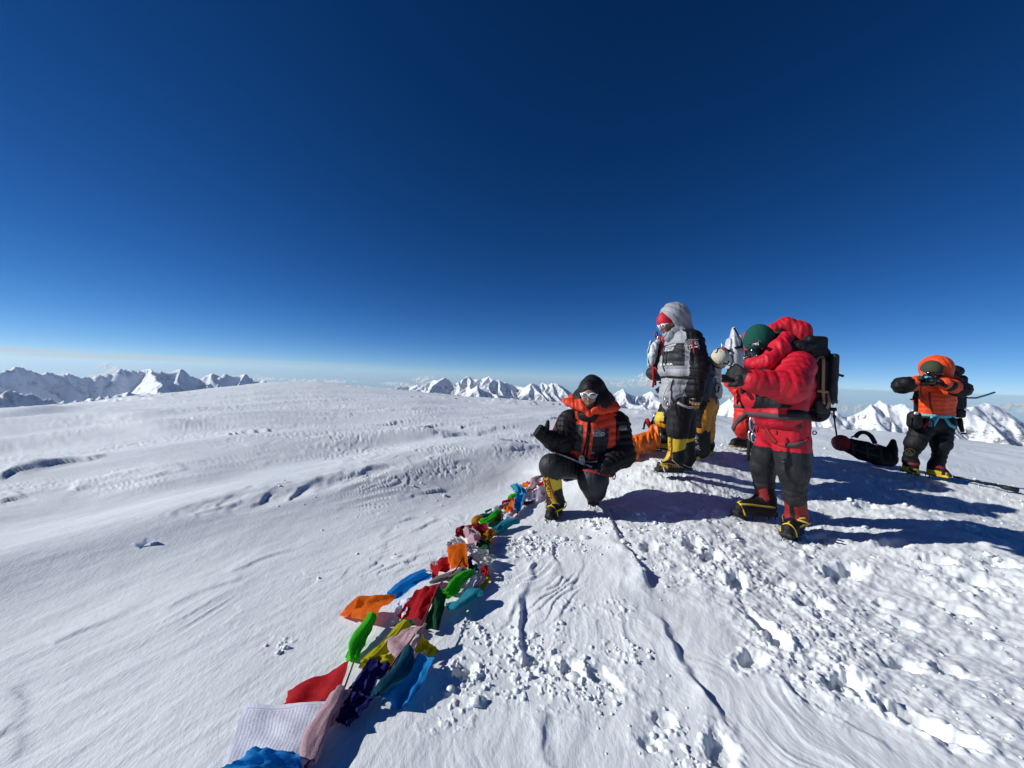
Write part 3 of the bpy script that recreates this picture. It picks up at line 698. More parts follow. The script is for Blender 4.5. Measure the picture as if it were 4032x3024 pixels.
def strap(name, parent, cloth, pts, w, mt, th=.003, off=.003, step=.02, closed=False):
    """a webbing strap or seam lying on a surface along the points"""
    D = densify(pts, step); Q = []; N = []
    for p in D:
        best = None; dv = nrm(p - np.array([0, 0, HCAM])); cl = cloth if isinstance(cloth, (list, tuple)) else [cloth]
        for c in cl:
            co, no, _, d = c.bvh.ray_cast(Vector(p - dv * .6), Vector(dv), 1.8)
            if co is not None and (best is None or d < best[2]): best = (co, no, d)
        if best is None:
            for c in cl:
                co, no, _, d = c.bvh.find_nearest(Vector(p))
                if best is None or d < best[2]: best = (co, no, d)
        Q.append(A3(best[0]) + A3(best[1]) * off); N.append(A3(best[1]))
    Q = np.array(Q); N = np.array(N)
    for _ in range(2): Q[1:-1] = (Q[:-2] + 2 * Q[1:-1] + Q[2:]) / 4; N[1:-1] = (N[:-2] + 2 * N[1:-1] + N[2:]) / 4
    T = np.gradient(Q, axis=0); W = np.cross(T, N); W /= np.linalg.norm(W, axis=1)[:, None] + 1e-9; N /= np.linalg.norm(N, axis=1)[:, None] + 1e-9
    V, F = sweep([(Q, W * w / 2, N * th / 2)], closed)
    return mesh_np(name, V, F, mt, parent, smooth=False)
def belt(name, parent, cloths, c, up, w, mt, th=.006, R=.8, n=44):
    c = A3(c); up = nrm(up); e1 = nrm(np.cross(up, (0, 1, 0.1))); e2 = np.cross(up, e1); Q = []
    for i in range(n):
        a = 2 * math.pi * i / n; d = e1 * math.cos(a) + e2 * math.sin(a); best = .1
        for cl in cloths:
            hit = cl.bvh.ray_cast(Vector(c + d * R), Vector(-d), R)
            if hit[0] is not None: best = max(best, R - hit[3])
        Q.append(best)
    Q = np.array(Q); Q = np.minimum(Q, np.median(Q) * 1.5)
    Q = (np.roll(Q, 1) + np.roll(Q, -1) + 2 * Q) / 4 + .002
    pts = np.array([c + (e1 * math.cos(2 * math.pi * i / n) + e2 * math.sin(2 * math.pi * i / n)) * Q[i] for i in range(n)])
    N = pts - c; N /= np.linalg.norm(N, axis=1)[:, None]
    V, F = sweep([(pts, np.tile(up, (n, 1)) * w / 2, N * th / 2)], True)
    return mesh_np(name, V, F, mt, parent, smooth=False)
def tubes(name, parent, paths, mt, n=7, smooth=True, step=None):
    if name in ('carabiner', 'gear_loop', 'steel_ring', 'hole_rim', 'valve', 'strap_tail', 'rope_knot') and len(paths) > 1 and name != 'rope_knot': return [tubes(name, parent, [q], mt, n, smooth, step) for q in paths][0]
    """paths: list of (points, radius or radii)"""
    V = []; F = []; b = 0
    for pts, r in paths:
        pts = np.array([A3(p) for p in pts])
        rr = np.full(len(pts), r) if np.isscalar(r) else np.array(r, float)
        if step:
            L = np.linalg.norm(np.diff(pts, axis=0), axis=1); s = np.concatenate([[0], np.cumsum(L)]); q = np.linspace(0, s[-1], max(3, int(s[-1] / step) + 2))
            rr = np.interp(q, s, rr); pts = np.stack([np.interp(q, s, pts[:, i]) for i in range(3)], 1)
            for _ in range(3): pts[1:-1] = (pts[:-2] + 2 * pts[1:-1] + pts[2:]) / 4
        T = np.gradient(pts, axis=0); T /= np.linalg.norm(T, axis=1)[:, None] + 1e-9
        ref = np.array([.3, .2, .93]) if abs(T[0] @ np.array([.3, .2, .93])) < .9 else np.array([1, 0, 0.])
        u = nrm(np.cross(T[0], ref))
        for i in range(len(pts)):
            u = nrm(u - T[i] * (u @ T[i])); w = np.cross(T[i], u)
            for q in range(n): a = 2 * math.pi * q / n; V.append(pts[i] + (u * math.cos(a) + w * math.sin(a)) * rr[i])
        for i in range(len(pts) - 1):
            for q in range(n): F.append((b + i * n + q, b + i * n + (q + 1) % n, b + (i + 1) * n + (q + 1) % n, b + (i + 1) * n + q))
        F.append(tuple(b + q for q in range(n))[::-1]); F.append(tuple(b + (len(pts) - 1) * n + q for q in range(n))); b = len(V)
    return mesh_np(name, np.array(V), np.array(F, dtype=object) if True else F, mt, parent, smooth=smooth)
def loop_pts(c, ex, ey, rx, ry, n=16):
    return [A3(c) + A3(ex) * math.cos(2 * math.pi * i / n) * rx + A3(ey) * math.sin(2 * math.pi * i / n) * ry for i in range(n + 1)]
# ---- print and embroidery laid on a surface
def text2d(body, size=1.0, bold=0.0, extrude=0):
    cu = bpy.data.curves.new('lettering', 'FONT'); cu.body = body; cu.size = size; cu.align_x = 'CENTER'; cu.align_y = 'CENTER'; cu.offset = bold; cu.resolution_u = 3
    ob = bpy.data.objects.new('lettering', cu); col.objects.link(ob)
    dg = bpy.context.evaluated_depsgraph_get(); ev = ob.evaluated_get(dg); me = ev.to_mesh()
    V = np.array([v.co[:2] for v in me.vertices]); F = [tuple(p.vertices) for p in me.polygons]
    ev.to_mesh_clear(); bpy.data.objects.remove(ob); bpy.data.curves.remove(cu)
    return V, F
def stroke2d(pts, w, closed=False):
    pts = np.array(pts, float); T = np.gradient(pts, axis=0)
    if closed: T = np.roll(pts, -1, 0) - np.roll(pts, 1, 0)
    N = np.stack([-T[:, 1], T[:, 0]], 1); N /= np.linalg.norm(N, axis=1)[:, None] + 1e-9
    V = np.concatenate([pts - N * w / 2, pts + N * w / 2]); n = len(pts)
    return V, [(i, (i + 1) % n, n + (i + 1) % n, n + i) for i in range(n if closed else n - 1)]
def join2d(*parts):
    V = []; F = []; b = 0
    for v, f in parts:
        V.append(np.array(v, float)); F += [tuple(i + b for i in t) for t in f]; b += len(v)
    return np.concatenate(V), F
def xf2d(vf, s=1.0, dx=0, dy=0, rot=0, sy=None):
    v, f = vf; c, q = math.cos(rot), math.sin(rot); v = np.array(v) * np.array([s, s if sy is None else sy]); return np.stack([v[:, 0] * c - v[:, 1] * q + dx, v[:, 0] * q + v[:, 1] * c + dy], 1), f
def decal(name, parent, cloth, vf, c, ex, ey, mt, off=.003):
    v, f = vf; ex = nrm(ex); ey = nrm(A3(ey) - ex * (A3(ey) @ ex)); n = np.cross(ex, ey); c = A3(c); Q = []
    for u, w in v:
        p = c + ex * u + ey * w
        hit = cloth.bvh.ray_cast(Vector(p + n * .25), Vector(-n), .6)
        q = A3(hit[0]) if hit[0] is not None else p
        Q.append(q + n * off)
    return mesh_np(name, np.array(Q), np.array(f, dtype=object), mt, parent, smooth=False)

# ---- cloth and gear materials
def nylon(name, c, rough=.42, spec=.5, bump=.5, scale=26.0, sheen=.0):
    m = mat(name, c, rough, spec); nt = NT(m.node_tree)
    tc = nt.n('ShaderNodeTexCoord'); n1 = nt.n('ShaderNodeTexNoise', i_Scale=scale, i_Detail=5.0, i_Roughness=.62, i_Distortion=1.2); nt.l(tc.outputs['Object'], n1.inputs['Vector'])
    n2 = nt.n('ShaderNodeTexNoise', i_Scale=scale * .22, i_Detail=3.0); nt.l(tc.outputs['Object'], n2.inputs['Vector'])
    bp = nt.n('ShaderNodeBump', i_Strength=bump, i_Distance=.012); nt.l(n1.outputs[0], bp.inputs['Height']); nt.l(bp.outputs[0], bsdf(m).inputs['Normal'])
    a = tuple(x * .86 for x in c); b = tuple(min(1, x * 1.1) for x in c)
    nt.l(nt.ramp(n2.outputs[0], [(.35, a), (.65, b)]), bsdf(m).inputs['Base Color'])
    return m
K = {}
K['black'] = nylon('black_nylon', (.007, .007, .008), .6, .26)
K['charcoal'] = nylon('charcoal_nylon', (.017, .0175, .020), .55, .32)
K['orange'] = nylon('orange_red_nylon', (.70, .055, .018), .55, .32)
K['hiorange'] = nylon('bright_orange_nylon', (.76, .075, .012), .55, .32)
K['red'] = nylon('red_nylon', (.50, .007, .022), .55, .35)
K['red2'] = nylon('scarlet_nylon', (.55, .020, .014), .55, .35)
K['darkred'] = nylon('dark_red_gaiter', (.26, .022, .022), .6, .3)
K['grey'] = nylon('light_grey_nylon', (.30, .31, .335), .5, .4, .55)
K['navy'] = nylon('navy_nylon', (.012, .018, .04), .5, .4)
K['yellow'] = nylon('yellow_gaiter', (.60, .44, .018), .5, .4, .4)
K['amber'] = nylon('amber_trouser_panel', (.62, .25, .012), .5, .4)
K['white'] = mat('white_print', (.75, .75, .76), .6, .3)
K['silverprint'] = mat('silver_print', (.34, .35, .37), .5, .4)
K['goldprint'] = mat('gold_print', (.42, .30, .05), .5, .4)
K['blackprint'] = mat('black_print', (.012, .012, .012), .6, .3)
K['skin'] = mat('skin', (.33, .17, .105), .5, .4)
K['lip'] = mat('lip', (.25, .09, .075), .5, .4)
K['rubber'] = mat('black_rubber', (.010, .010, .011), .6, .35)
K['yrubber'] = mat('yellow_rubber', (.58, .38, .015), .5, .4)
K['steel'] = mat('steel', (.55, .56, .58), .3, .5, 1.0)
K['alu'] = mat('pale_aluminium', (.62, .68, .72), .35, .5, .85)
K['ysteel'] = mat('yellow_lacquered_steel', (.70, .45, .015), .4, .5)
K['wsteel'] = mat('white_lacquered_steel', (.68, .68, .64), .4, .5)
K['web'] = mat('dark_grey_webbing', (.06, .06, .062), .8, .2)
K['webblack'] = mat('black_webbing', (.012, .012, .012), .8, .2)
K['webtan'] = mat('tan_webbing', (.34, .19, .125), .8, .2)
K['webred'] = mat('red_webbing', (.36, .015, .02), .8, .2)
K['webteal'] = mat('teal_webbing', (.10, .46, .50), .75, .2)
K['rope'] = mat('pale_rope', (.50, .49, .45), .85, .2)
K['ropepurple'] = mat('purple_rope', (.16, .11, .16), .9, .2)
K['green'] = mat('green_knit', (.012, .075, .055), .95, .1)
K['olive'] = mat('olive_knit', (.055, .062, .040), .95, .1)
K['lens'] = mat('dark_mirror_lens', (.30, .32, .34), .12, .8, .8)
K['glass'] = mat('black_glass', (.008, .008, .009), .1, .6)
K['tan'] = nylon('tan_leather', (.40, .27, .11), .6, .3)
K['cream'] = nylon('cream_fabric', (.55, .52, .42), .55, .3, .7)
K['silver'] = nylon('silver_foil_fabric', (.50, .51, .52), .3, .6, 1.0, 18.)
K['tarp'] = nylon('orange_tarp', (.78, .15, .008), .30, .6, .9, 14.)
K['bluecase'] = mat('blue_plastic', (.03, .10, .30), .4, .5)
for k in ('green', 'olive'):
    nt = NT(K[k].node_tree); tc = nt.n('ShaderNodeTexCoord'); n1 = nt.n('ShaderNodeTexNoise', i_Scale=180.0, i_Detail=3.0); nt.l(tc.outputs['Object'], n1.inputs['Vector'])
    bp = nt.n('ShaderNodeBump', i_Strength=.6, i_Distance=.004); nt.l(n1.outputs[0], bp.inputs['Height']); nt.l(bp.outputs[0], bsdf(K[k]).inputs['Normal'])

# ---- human pieces
EX, EZ = A3(cR), A3(cU)          # sideways / upward directions used to lay out garment panels
def lerp(a, b, t): return A3(a) + (A3(b) - A3(a)) * t
def body_sdf(J):
    """one continuous figure; J: joints (head, neck, chest, pelvis, shL.. ), fd: where the face looks, fu: head up"""
    s = SDF(.03); R = axes(J['fd'], J['fu']); S, Fw, U = R; h = A3(J['head'])
    s.ell('head', h + U * .02, (.078, .096, .108), R)
    s.ell('jaw', h - U * .060 + Fw * .022, (.058, .066, .062), R, k=.03)
    s.cap('nose', h - U * .004 + Fw * .092, h - U * .038 + Fw * .112, .009, .014, k=.012)
    s.ell('brow', h + U * .022 + Fw * .082, (.055, .014, .010), R, k=.015)
    s.ell('cheek', h - U * .035 + Fw * .062 + S * .040, (.025, .025, .025), R, k=.02); s.ell('cheek', h - U * .035 + Fw * .062 - S * .040, (.025, .025, .025), R, k=.02)
    s.ell('mouth', h - U * .068 + Fw * .084, (.024, .008, .006), R, k=.006)
    s.ell('mouth', h - U * .081 + Fw * .083, (.020, .008, .006), R, k=.006)
    s.ell('chin', h - U * .108 + Fw * .068, (.022, .018, .018), R, k=.025)
    s.ell('eye', h + U * .004 + Fw * .080 + S * .033, (.014, .012, .011), R, k=.004); s.ell('eye', h + U * .004 + Fw * .080 - S * .033, (.014, .012, .011), R, k=.004)
    for q in (-1, 1): s.ell('ear', h + S * q * .080 - Fw * .012 - U * .005, (.010, .020, .033), R, k=.008)
    s.cap('neck', h - U * .07 - Fw * .02, J['neck'], .056, .062)
    s.chain('torso', [J['neck'], J['chest'], J['pelvis']], [.09, .135, .125], k=.06)
    for q in 'LR':
        s.cap('torso', lerp(J['neck'], J['sh' + q], .3), J['sh' + q], .07, .058, k=.05)
        s.chain('arm', [J['sh' + q], J['el' + q], J['wr' + q]], [.050, .042, .030])
        s.cap('hand', J['wr' + q], lerp(J['wr' + q], A3(J['wr' + q]) + nrm(A3(J['wr' + q]) - A3(J['el' + q])), .085), .03, .026)
        s.chain('leg', [J['hip' + q], J['kn' + q], J['an' + q]], [.085, .058, .042], k=.05)
        s.cap('foot', J['an' + q], J['to' + q], .042, .028)
    return s
def build_body(root, J, h=.009):
    s = body_sdf(J)
    return Cloth('body', s, h, [K['skin'], K['lip'], K['blackprint'], K['charcoal']], root, lambda c, n, t, nn: np.select([n == 'mouth', n == 'eye', np.isin(n, ['torso', 'arm', 'leg', 'foot', 'hand'])], [1, 2, 3], 0))
def mitt(root, name, wrist, d, nrmal, side, mt, cuff=None, curl=(.6, .7, .6), sc=1.0, thumb=None, tcurl=.3, fat=1.0, h=.0065, spread=.0, choose=None, sl=.13):
    """gloved hand: wrist point, d = wrist->knuckles, nrmal = the way the palm faces, side = +1/-1 which side the thumb leaves"""
    d = nrm(d); n = nrm(A3(nrmal) - d * (A3(nrmal) @ d)); w = np.cross(d, n) * side; wr = A3(wrist); s = SDF(.012)
    R = np.array([w, d, n]); s.ell('palm', wr + d * .050 * sc, (.046 * sc * fat, .056 * sc, .023 * sc * fat), R, k=.015)
    s.cap('cuff', wr - d * sl, wr + d * .01, .056 * sc * fat, .044 * sc * fat, k=.02)
    for i, (o, L) in enumerate(((.034, .082), (.0115, .092), (-.0115, .086), (-.034, .066))):
        p = wr + d * .088 * sc + w * o * sc; v = d + w * (o * spread * 8); v = nrm(v); ps = [p]
        for c, fr in zip(curl, (.45, .31, .24)):
            v = nrm(v * math.cos(c) + np.cross(np.cross(v, n), v) * 0 + (n * math.cos(0)) * 0 + v * 0) if False else rot_to(v, n, d, c)
            p = p + v * L * fr * sc; ps.append(p)
        s.chain('finger', ps, [.0135 * sc * fat, .0125 * sc * fat, .0118 * sc * fat, .0105 * sc * fat], k=.006)
    t0 = wr + d * .028 * sc + w * .036 * sc; tv = nrm(w * .75 + d * .65) if thumb is None else nrm(thumb)
    t1 = t0 + tv * .038 * sc; tv2 = nrm(tv * math.cos(tcurl) + (d if thumb is None else tv) * math.sin(tcurl)); t2 = t1 + tv2 * .034 * sc
    s.chain('thumb', [wr + d * .02 * sc, t0, t1, t2], [.016 * sc * fat, .0165 * sc * fat, .0145 * sc * fat, .0115 * sc * fat], k=.012)
    return Cloth(name, s, h, mt if isinstance(mt, list) else [mt], root, choose, lambda X: wrinkle(X, 70, .0022, 2))
def rot_to(v, n, d, ang):
    """turn v about the knuckle axis so that it closes towards the palm side"""
    ax = nrm(np.cross(d, n)); c, s = math.cos(ang), math.sin(ang)
    return v * c + np.cross(ax, v) * s + ax * (ax @ v) * (1 - c)
def make_boot(root, name, shaft_top, heel, toe, mats, choose, rs=(.085, .072), gaiter=True, h=.0095, ankle=None):
    """double boot: heel and toe are points on the sole"""
    heel, toe = A3(heel), A3(toe); d = nrm((toe - heel) * np.array([1, 1, 1.0])); L = np.linalg.norm(toe - heel)
    up = nrm(np.array([0, 0, 1.0]) - d * d[2]); R = np.array([np.cross(d, up), d, up]); s = SDF(.03)
    an = heel + d * .085 + up * .15 if ankle is None else A3(ankle)
    s.chain('shaft', [shaft_top, an], list(rs), k=.03)
    s.cap('heel', an, heel + d * .075 + up * .075, rs[1], .062, k=.04)
    s.cap('instep', an + d * .03 - up * .01, toe - d * .10 + up * .078, .062, .052, k=.05)
    s.cap('toe', heel + d * .07 + up * .072, toe - d * .062 + up * .060, .056, .052, k=.04)
    s.box('sole', (heel + toe) / 2 + up * .018, (.052, L / 2, .020), R, .014, k=.008)
    c = Cloth(name, s, h, mats, root, choose, lambda X: wrinkle(X, 46, .003, 1)); c.d, c.up, c.heel, c.toe, c.an, c.sd = d, up, heel, toe, an, np.cross(d, up); return c
def crampon(b, frame, bail, strapm, wrap=True):
    d, up, sd, he, to = b.d, b.up, b.sd, b.heel, b.toe; paths = []; L = np.linalg.norm(to - he)
    for q in (-1, 1):
        for f in (.06, .22, .62, .80): paths.append(([he + d * L * f + sd * q * .043 + up * .01, he + d * L * (f + .02) + sd * q * .047 - up * .035], [.007, .0015]))
        paths.append(([to - d * .02 + sd * q * .022 + up * .006, to + d * .035 + sd * q * .022 - up * .020], [.0065, .002]))
        paths.append(([he + sd * q * .046 + up * .002 + d * .01, to - d * .05 + sd * q * .05 + up * .002], .005))
    c = tubes('crampon', b.o, paths, frame, 5)
    if bail is not None:
        f0 = to - d * .075; tubes('toe_bail', b.o, [([f0 + sd * .058 + up * .012, f0 + sd * .056 + d * .02 + up * .06, f0 + sd * .03 + d * .035 + up * .108, f0 + d * .03 + up * .122, f0 - sd * .03 + d * .035 + up * .108, f0 - sd * .056 + d * .02 + up * .06, f0 - sd * .058 + up * .012], .0075),
              ([f0 + d * .03 + up * .122, b.an + d * .085 - up * .005], .0075)], bail, 6, step=.02)
    if strapm is not None and wrap:
        belt('ankle_strap', b.o, [b], b.an - up * .02 + d * .01, nrm(up + d * .25), .018, strapm, .004, .35, 30)
    return c
def sunglasses(root, J, frame, lens):
    R = axes(J['fd'], J['fu']); S, Fw, U = R; h = A3(J['head']); s = SDF(.006)
    for q in (-1, 1):
        s.ell('frame', h + U * .004 + Fw * .094 + S * q * .036, (.041, .016, .027), np.array([nrm(S * q - Fw * .35), nrm(Fw + S * q * .35), U]), k=.008)
        s.cap('arm', h + U * .010 + Fw * .078 + S * q * .070, h + U * .012 + S * q * .087 - Fw * .02, .008, .006, k=.008)
    s.cap('bridge', h + U * .008 + Fw * .106 - S * .012, h + U * .008 + Fw * .106 + S * .012, .008, k=.008)
    g = Cloth('sunglasses', s, .004, [frame], root)
    for q in (-1, 1):
        l = SDF(.002).ell('l', h + U * .004 + Fw * .1005 + S * q * .037, (.033, .0135, .0205), np.array([nrm(S * q - Fw * .35), nrm(Fw + S * q * .35), U])); Cloth('lens', l, .0035, [lens], g.o)
    return g
LOGO_N = 26
def nut(r, hole=.45):
    a = [(r * (1 + .10 * math.cos(6 * 2 * math.pi * i / LOGO_N)) * math.cos(2 * math.pi * i / LOGO_N), r * (1 + .10 * math.cos(6 * 2 * math.pi * i / LOGO_N)) * math.sin(2 * math.pi * i / LOGO_N)) for i in range(LOGO_N)]
    b = [(r * hole * math.cos(2 * math.pi * i / LOGO_N), r * hole * math.sin(2 * math.pi * i / LOGO_N)) for i in range(LOGO_N)]
    return a + b, [(i, (i + 1) % LOGO_N, LOGO_N + (i + 1) % LOGO_N, LOGO_N + i) for i in range(LOGO_N)]
def chest_logo(s):
    """the jacket maker's mark: three short lines of lettering and a hexagonal nut"""
    return join2d(xf2d(text2d('MOUNTAIN', 1.0, .02), s * .30, s * .05, s * .42), xf2d(text2d('HARD', 1.0, .03), s * .48, -s * .32, s * .08), xf2d(text2d('WEAR', 1.0, .03), s * .48, -s * .32, -s * .30), xf2d(nut(1.0), s * .30, s * .52, -s * .12))
def peak_logo(s):
    ring = [(s * .62 * math.cos(2 * math.pi * i / 28), s * .42 * math.sin(2 * math.pi * i / 28)) for i in range(28)]
    return join2d(stroke2d(ring, s * .05, True), stroke2d([(-s * .42, -s * .12), (-s * .22, s * .05), (-s * .05, s * .26), (s * .05, -s * .02), (s * .2, -s * .08), (s * .36, -s * .22)], s * .07), stroke2d([(-s * .3, -s * .24), (0, -s * .2), (s * .28, -s * .3)], s * .05))
# ------------------------------------------------------------------ people
def person(label, feet):
    g = np.mean([A3(f) for f in feet], 0)
    r = empty('person', Vector(g), label, 'person', 'climbers gathered on the summit'); return r
def quads(c, D, ox, oy):
    """panel coordinates of a garment in photo-sized units: sideways and downward from (ox, oy)"""
    s = D / FPX; o = A3(P(ox, oy, D)); return ox + (c - o) @ EX / s, oy - (c - o) @ EZ / s

# ===== 1. the man crouching on one knee, thumb up
def kneeling():
    D = 3.80; p = lambda x, y, d: A3(P(x, y, d))
    J = dict(head=p(2319, 1553, 3.70), fd=nrm((-.22, -.96, -.10)), fu=(0, -.05, 1), neck=p(2322, 1625, 3.80), chest=p(2320, 1700, 3.80), pelvis=p(2310, 1822, 3.90),
             shL=p(2432, 1662, 3.84), elL=p(2452, 1790, 3.74), wrL=p(2372, 1845, 3.52), shR=p(2238, 1655, 3.80), elR=p(2208, 1748, 3.66), wrR=p(2152, 1722, 3.53),
             hipL=p(2345, 1838, 3.88), knL=p(2340, 1890, 3.50), anL=p(2338, 1958, 3.86), toL=p(2337, 1984, 3.68), hipR=p(2272, 1832, 3.86), knR=p(2168, 1836, 3.50), anR=p(2183, 1985, 3.66), toR=p(2165, 2030, 3.52))
    root = person('person in a black and orange down suit crouching on one knee with a thumb up', [J['anL'] * [1, 1, 0] + [0, 0, .05], J['toR']])
    root.location.z = min(J['toR'][2], J['toL'][2]) - .02
    build_body(root, J, .0090)
    up = nrm(J['neck'] - J['pelvis']); fw = nrm((-.2, -.97, 0))
    s = SDF(.05)
    s.chain('torso', [p(2318, 1640, 3.82), p(2318, 1700, 3.80), p(2312, 1775, 3.83), p(2306, 1822, 3.90)], [.145, .185, .180, .185])
    for x in (2262, 2385): s.chain('torso', [p(x, 1665, 3.82), p(2318 + (x - 2318) * .95, 1735, 3.81), p(2312 + (x - 2318) * .9, 1810, 3.88)], [.12, .135, .135])
    s.chain('armR', [J['shR'], J['elR']], [.105, .100], quilt=(.06, .010)); s.chain('armR', [J['elR'], lerp(J['elR'], J['wrR'], .92)], [.100, .072], quilt=(.06, .010))
    s.chain('armL', [J['shL'], J['elL']], [.115, .112], quilt=(.06, .011)); s.chain('armL', [J['elL'], lerp(J['elL'], J['wrL'], .95)], [.112, .074], quilt=(.06, .010))
    s.cap('hem', p(2225, 1800, 3.86), p(2390, 1838, 3.80), .10, .10, k=.05); s.cap('hem', p(2200, 1788, 3.80), p(2260, 1815, 3.82), .06, .09, k=.05)
    def ch(c, n, t, nn):
        X, Y = quads(c, 3.70, 2312, 1740); m = np.zeros(len(c), int)                     # 0 orange
        front = nn @ fw > -.1; Yh = Y - (X - 2312) * .22
        m[(n == 'armR') | (n == 'armL')] = 1
        ts = n == 'torso'
        xs = X + (Y - 1720) * .085                                                       # the front opening leans
        m[ts & front & (xs > 2236) & (xs < 2290) & (Y > 1664 + (X - 2237) * .15) & (Y < 1768 + (X - 2237) * .25)] = 2
        m[ts & front & (xs > 2327) & (xs < 2392) & (Y > 1686) & (Y < 1796)] = 2
        m[ts & front & (np.abs(xs - 2311) < 5)] = 1
        m[ts & ~front] = 1
        m[ts & (np.abs((c - J['chest']) @ EX) > .235) & (Y > 1640)] = 1
        return m
    jk = Cloth('down_jacket', s, .0085, [K['orange'], K['black'], K['charcoal']], root, ch, lambda X: wrinkle(X, 42, .007, 0) + baffles(X, up, J['pelvis'], .062, .005))
    # big turned-down collar and hood rim
    s = SDF(.025)
    for a, b, th in ((p(2224, 1576, 3.72), p(2308, 1612, 3.64), .032), (p(2432, 1604, 3.72), p(2330, 1620, 3.64), .032), (p(2252, 1560, 3.80), p(2262, 1596, 3.70), .032), (p(2402, 1566, 3.80), p(2396, 1606, 3.70), .032)):
        m = (a + b) / 2; d = b - a; L = np.linalg.norm(d) / 2; Rr = axes(d, (0, -.75, .65)); s.ell('lapel', m, (.046, L + .03, th), np.array([Rr[0], Rr[1], Rr[2]]), k=.03)
    s.chain('back', [p(2240, 1585, 3.78), p(2285, 1578, 3.96), p(2365, 1580, 3.96), p(2418, 1598, 3.78)], [.045, .055, .055, .045])
    s.chain('stand', [p(2284, 1578, 3.68), p(2298, 1608, 3.63), p(2318, 1632, 3.62)], [.022, .024, .020]); s.chain('stand', [p(2364, 1584, 3.68), p(2346, 1612, 3.63), p(2320, 1632, 3.62)], [.022, .024, .020])
    Cloth('collar', s, .0075, [K['orange']], root, None, lambda X: wrinkle(X, 44, .009, 3))
    # hood and balaclava
    s = SDF(.035); h = J['head']; R = axes(J['fd'], J['fu'])
    s.cap('hood', p(2332, 1526, 3.78), p(2335, 1585, 3.82), .118, .160); s.cap('hood', p(2306, 1530, 3.80), p(2272, 1578, 3.80), .062, .07); s.cap('hood', p(2358, 1530, 3.80), p(2394, 1580, 3.80), .065, .07); s.cap('hood', p(2330, 1502, 3.78), p(2331, 1530, 3.80), .055, .10); s.cap('hood', p(2300, 1585, 3.74), p(2365, 1585, 3.74), .10, .10, k=.05)
    s.ell('hole', h + R[1] * .12 - R[2] * .01, (.088, .14, .115), R, k=.02, sub=True)
    Cloth('hood', s, .0075, [K['black']], root, None, lambda X: wrinkle(X, 32, .007, 5))
    s = SDF(.02); s.ell('b', h + R[2] * .026 - R[1] * .004, (.090, .106, .116), R); s.cap('b', h - R[2] * .08 - R[1] * .01, h - R[2] * .19 + R[1] * .01, .078, .10, k=.04); s.ell('b', h - R[2] * .085 + R[1] * .035, (.068, .074, .06), R, k=.03)
    s.ell('opening', h - R[2] * .022 + R[1] * .11, (.066, .09, .082), R, k=.012, sub=True)
    Cloth('balaclava', s, .006, [K['black']], root, None, lambda X: wrinkle(X, 60, .002, 2))
    sunglasses(root, J, K['white'], K['lens'])
    Sx, Fw, U = R
    te = SDF(.003).ell('t', h - U * .0745 + Fw * .0935, (.013, .004, .0028), R); Cloth('teeth', te, .0035, [K['white']], root)
    # trousers
    s = SDF(.05)
    s.cap('seat', J['hipR'], J['hipL'], .125, .125); s.chain('thigh', [J['hipR'], lerp(J['hipR'], J['knR'], .9)], [.125, .108], quilt=(.07, .008)); s.ell('knee', J['knR'] + [0, .02, 0], (.085, .085, .085)); s.cap('thigh', J['knR'] + [0, .03, .0], lerp(J['knR'], J['anR'], .16) + [.01, .01, 0], .092, .088)
    s.chain('thigh', [J['hipL'], J['knL'] + [0, .05, 0]], [.13, .125], quilt=(.07, .008)); s.cap('shin', J['knL'] + [0, .06, -.02], lerp(J['knL'], J['anL'], .55) + [0, -.03, 0.0], .135, .105, quilt=(.06, .006))
    tr = Cloth('down_trousers', s, .008, [K['charcoal']], root, None, lambda X: wrinkle(X, 48, .006, 4, .5))
    # boots
    def chb(sp1, sp2, X0):
        def f(c, n, t, nn):
            m = np.zeros(len(c), int); z = (c - b0['heel']) @ b0['up']; u = (c - b0['heel']) @ b0['d'];
            X, Y = quads(c, 3.6, 2170, 1940)
            m[(n == 'shaft') & (Y < 1925 - (X - 2170) * .25)] = 1
            xs = X - np.interp(Y, [1850, 1900, 1940, 1985], [2146, 2157, 2166, 2188])
            m[(n == 'shaft') & (xs > -13) & (xs < 13) & (nn[:, 1] < .1)] = 1
            m[(n == 'sole')] = 2; return m
        return f
    b0 = {}
    he, to = p(2196, 2012, 3.78), p(2163, 2046, 3.52); d = nrm(to - he); b0.update(heel=he, d=d, up=nrm(np.array([0, 0, 1.]) - d * d[2]))
    b = make_boot(root, 'boot', lerp(J['knR'], J['anR'], .18), he, to, [K['black'], K['yellow'], K['rubber']], chb(0, 0, 0), (.086, .074), ankle=p(2189, 1975, 3.68))
    ys = [1856, 1880, 1905, 1930, 1955, 1980]; xs = [2143, 2148, 2153, 2162, 2170, 2184]
    strap('zip', b.o, b, [p(x - 13, y, 3.5) for x, y in zip(xs, ys)], .012, K['webred'], .004); strap('zip', b.o, b, [p(x + 12, y, 3.5) for x, y in zip(xs, ys)], .012, K['webred'], .004)
    ang = math.radians(-78); decal('lettering', b.o, b, xf2d(text2d('LA SPORTIVA', .046, .001), 1, 0, 0), p(2157, 1917, 3.5), EX * math.cos(ang) + EZ * math.sin(ang), -EX * math.sin(ang) + EZ * math.cos(ang), K['blackprint'])
    crampon(b, K['rubber'], K['ysteel'], K['yellow'])
    J2 = dict(b0); he, to = p(2342, 1958, 3.96), p(2335, 1990, 3.68); d = nrm(to - he); b0.update(heel=he, d=d, up=nrm(np.array([0, 0, 1.]) - d * d[2]))
    b = make_boot(root, 'boot', lerp(J['knL'], J['anL'], .45) + [0, .06, 0], he, to, [K['black'], K['black'], K['rubber']], lambda c, n, t, nn: np.where(n == 'sole', 2, 0), (.086, .074), ankle=p(2340, 1925, 3.92))
    crampon(b, K['rubber'], K['ysteel'], K['webred'])
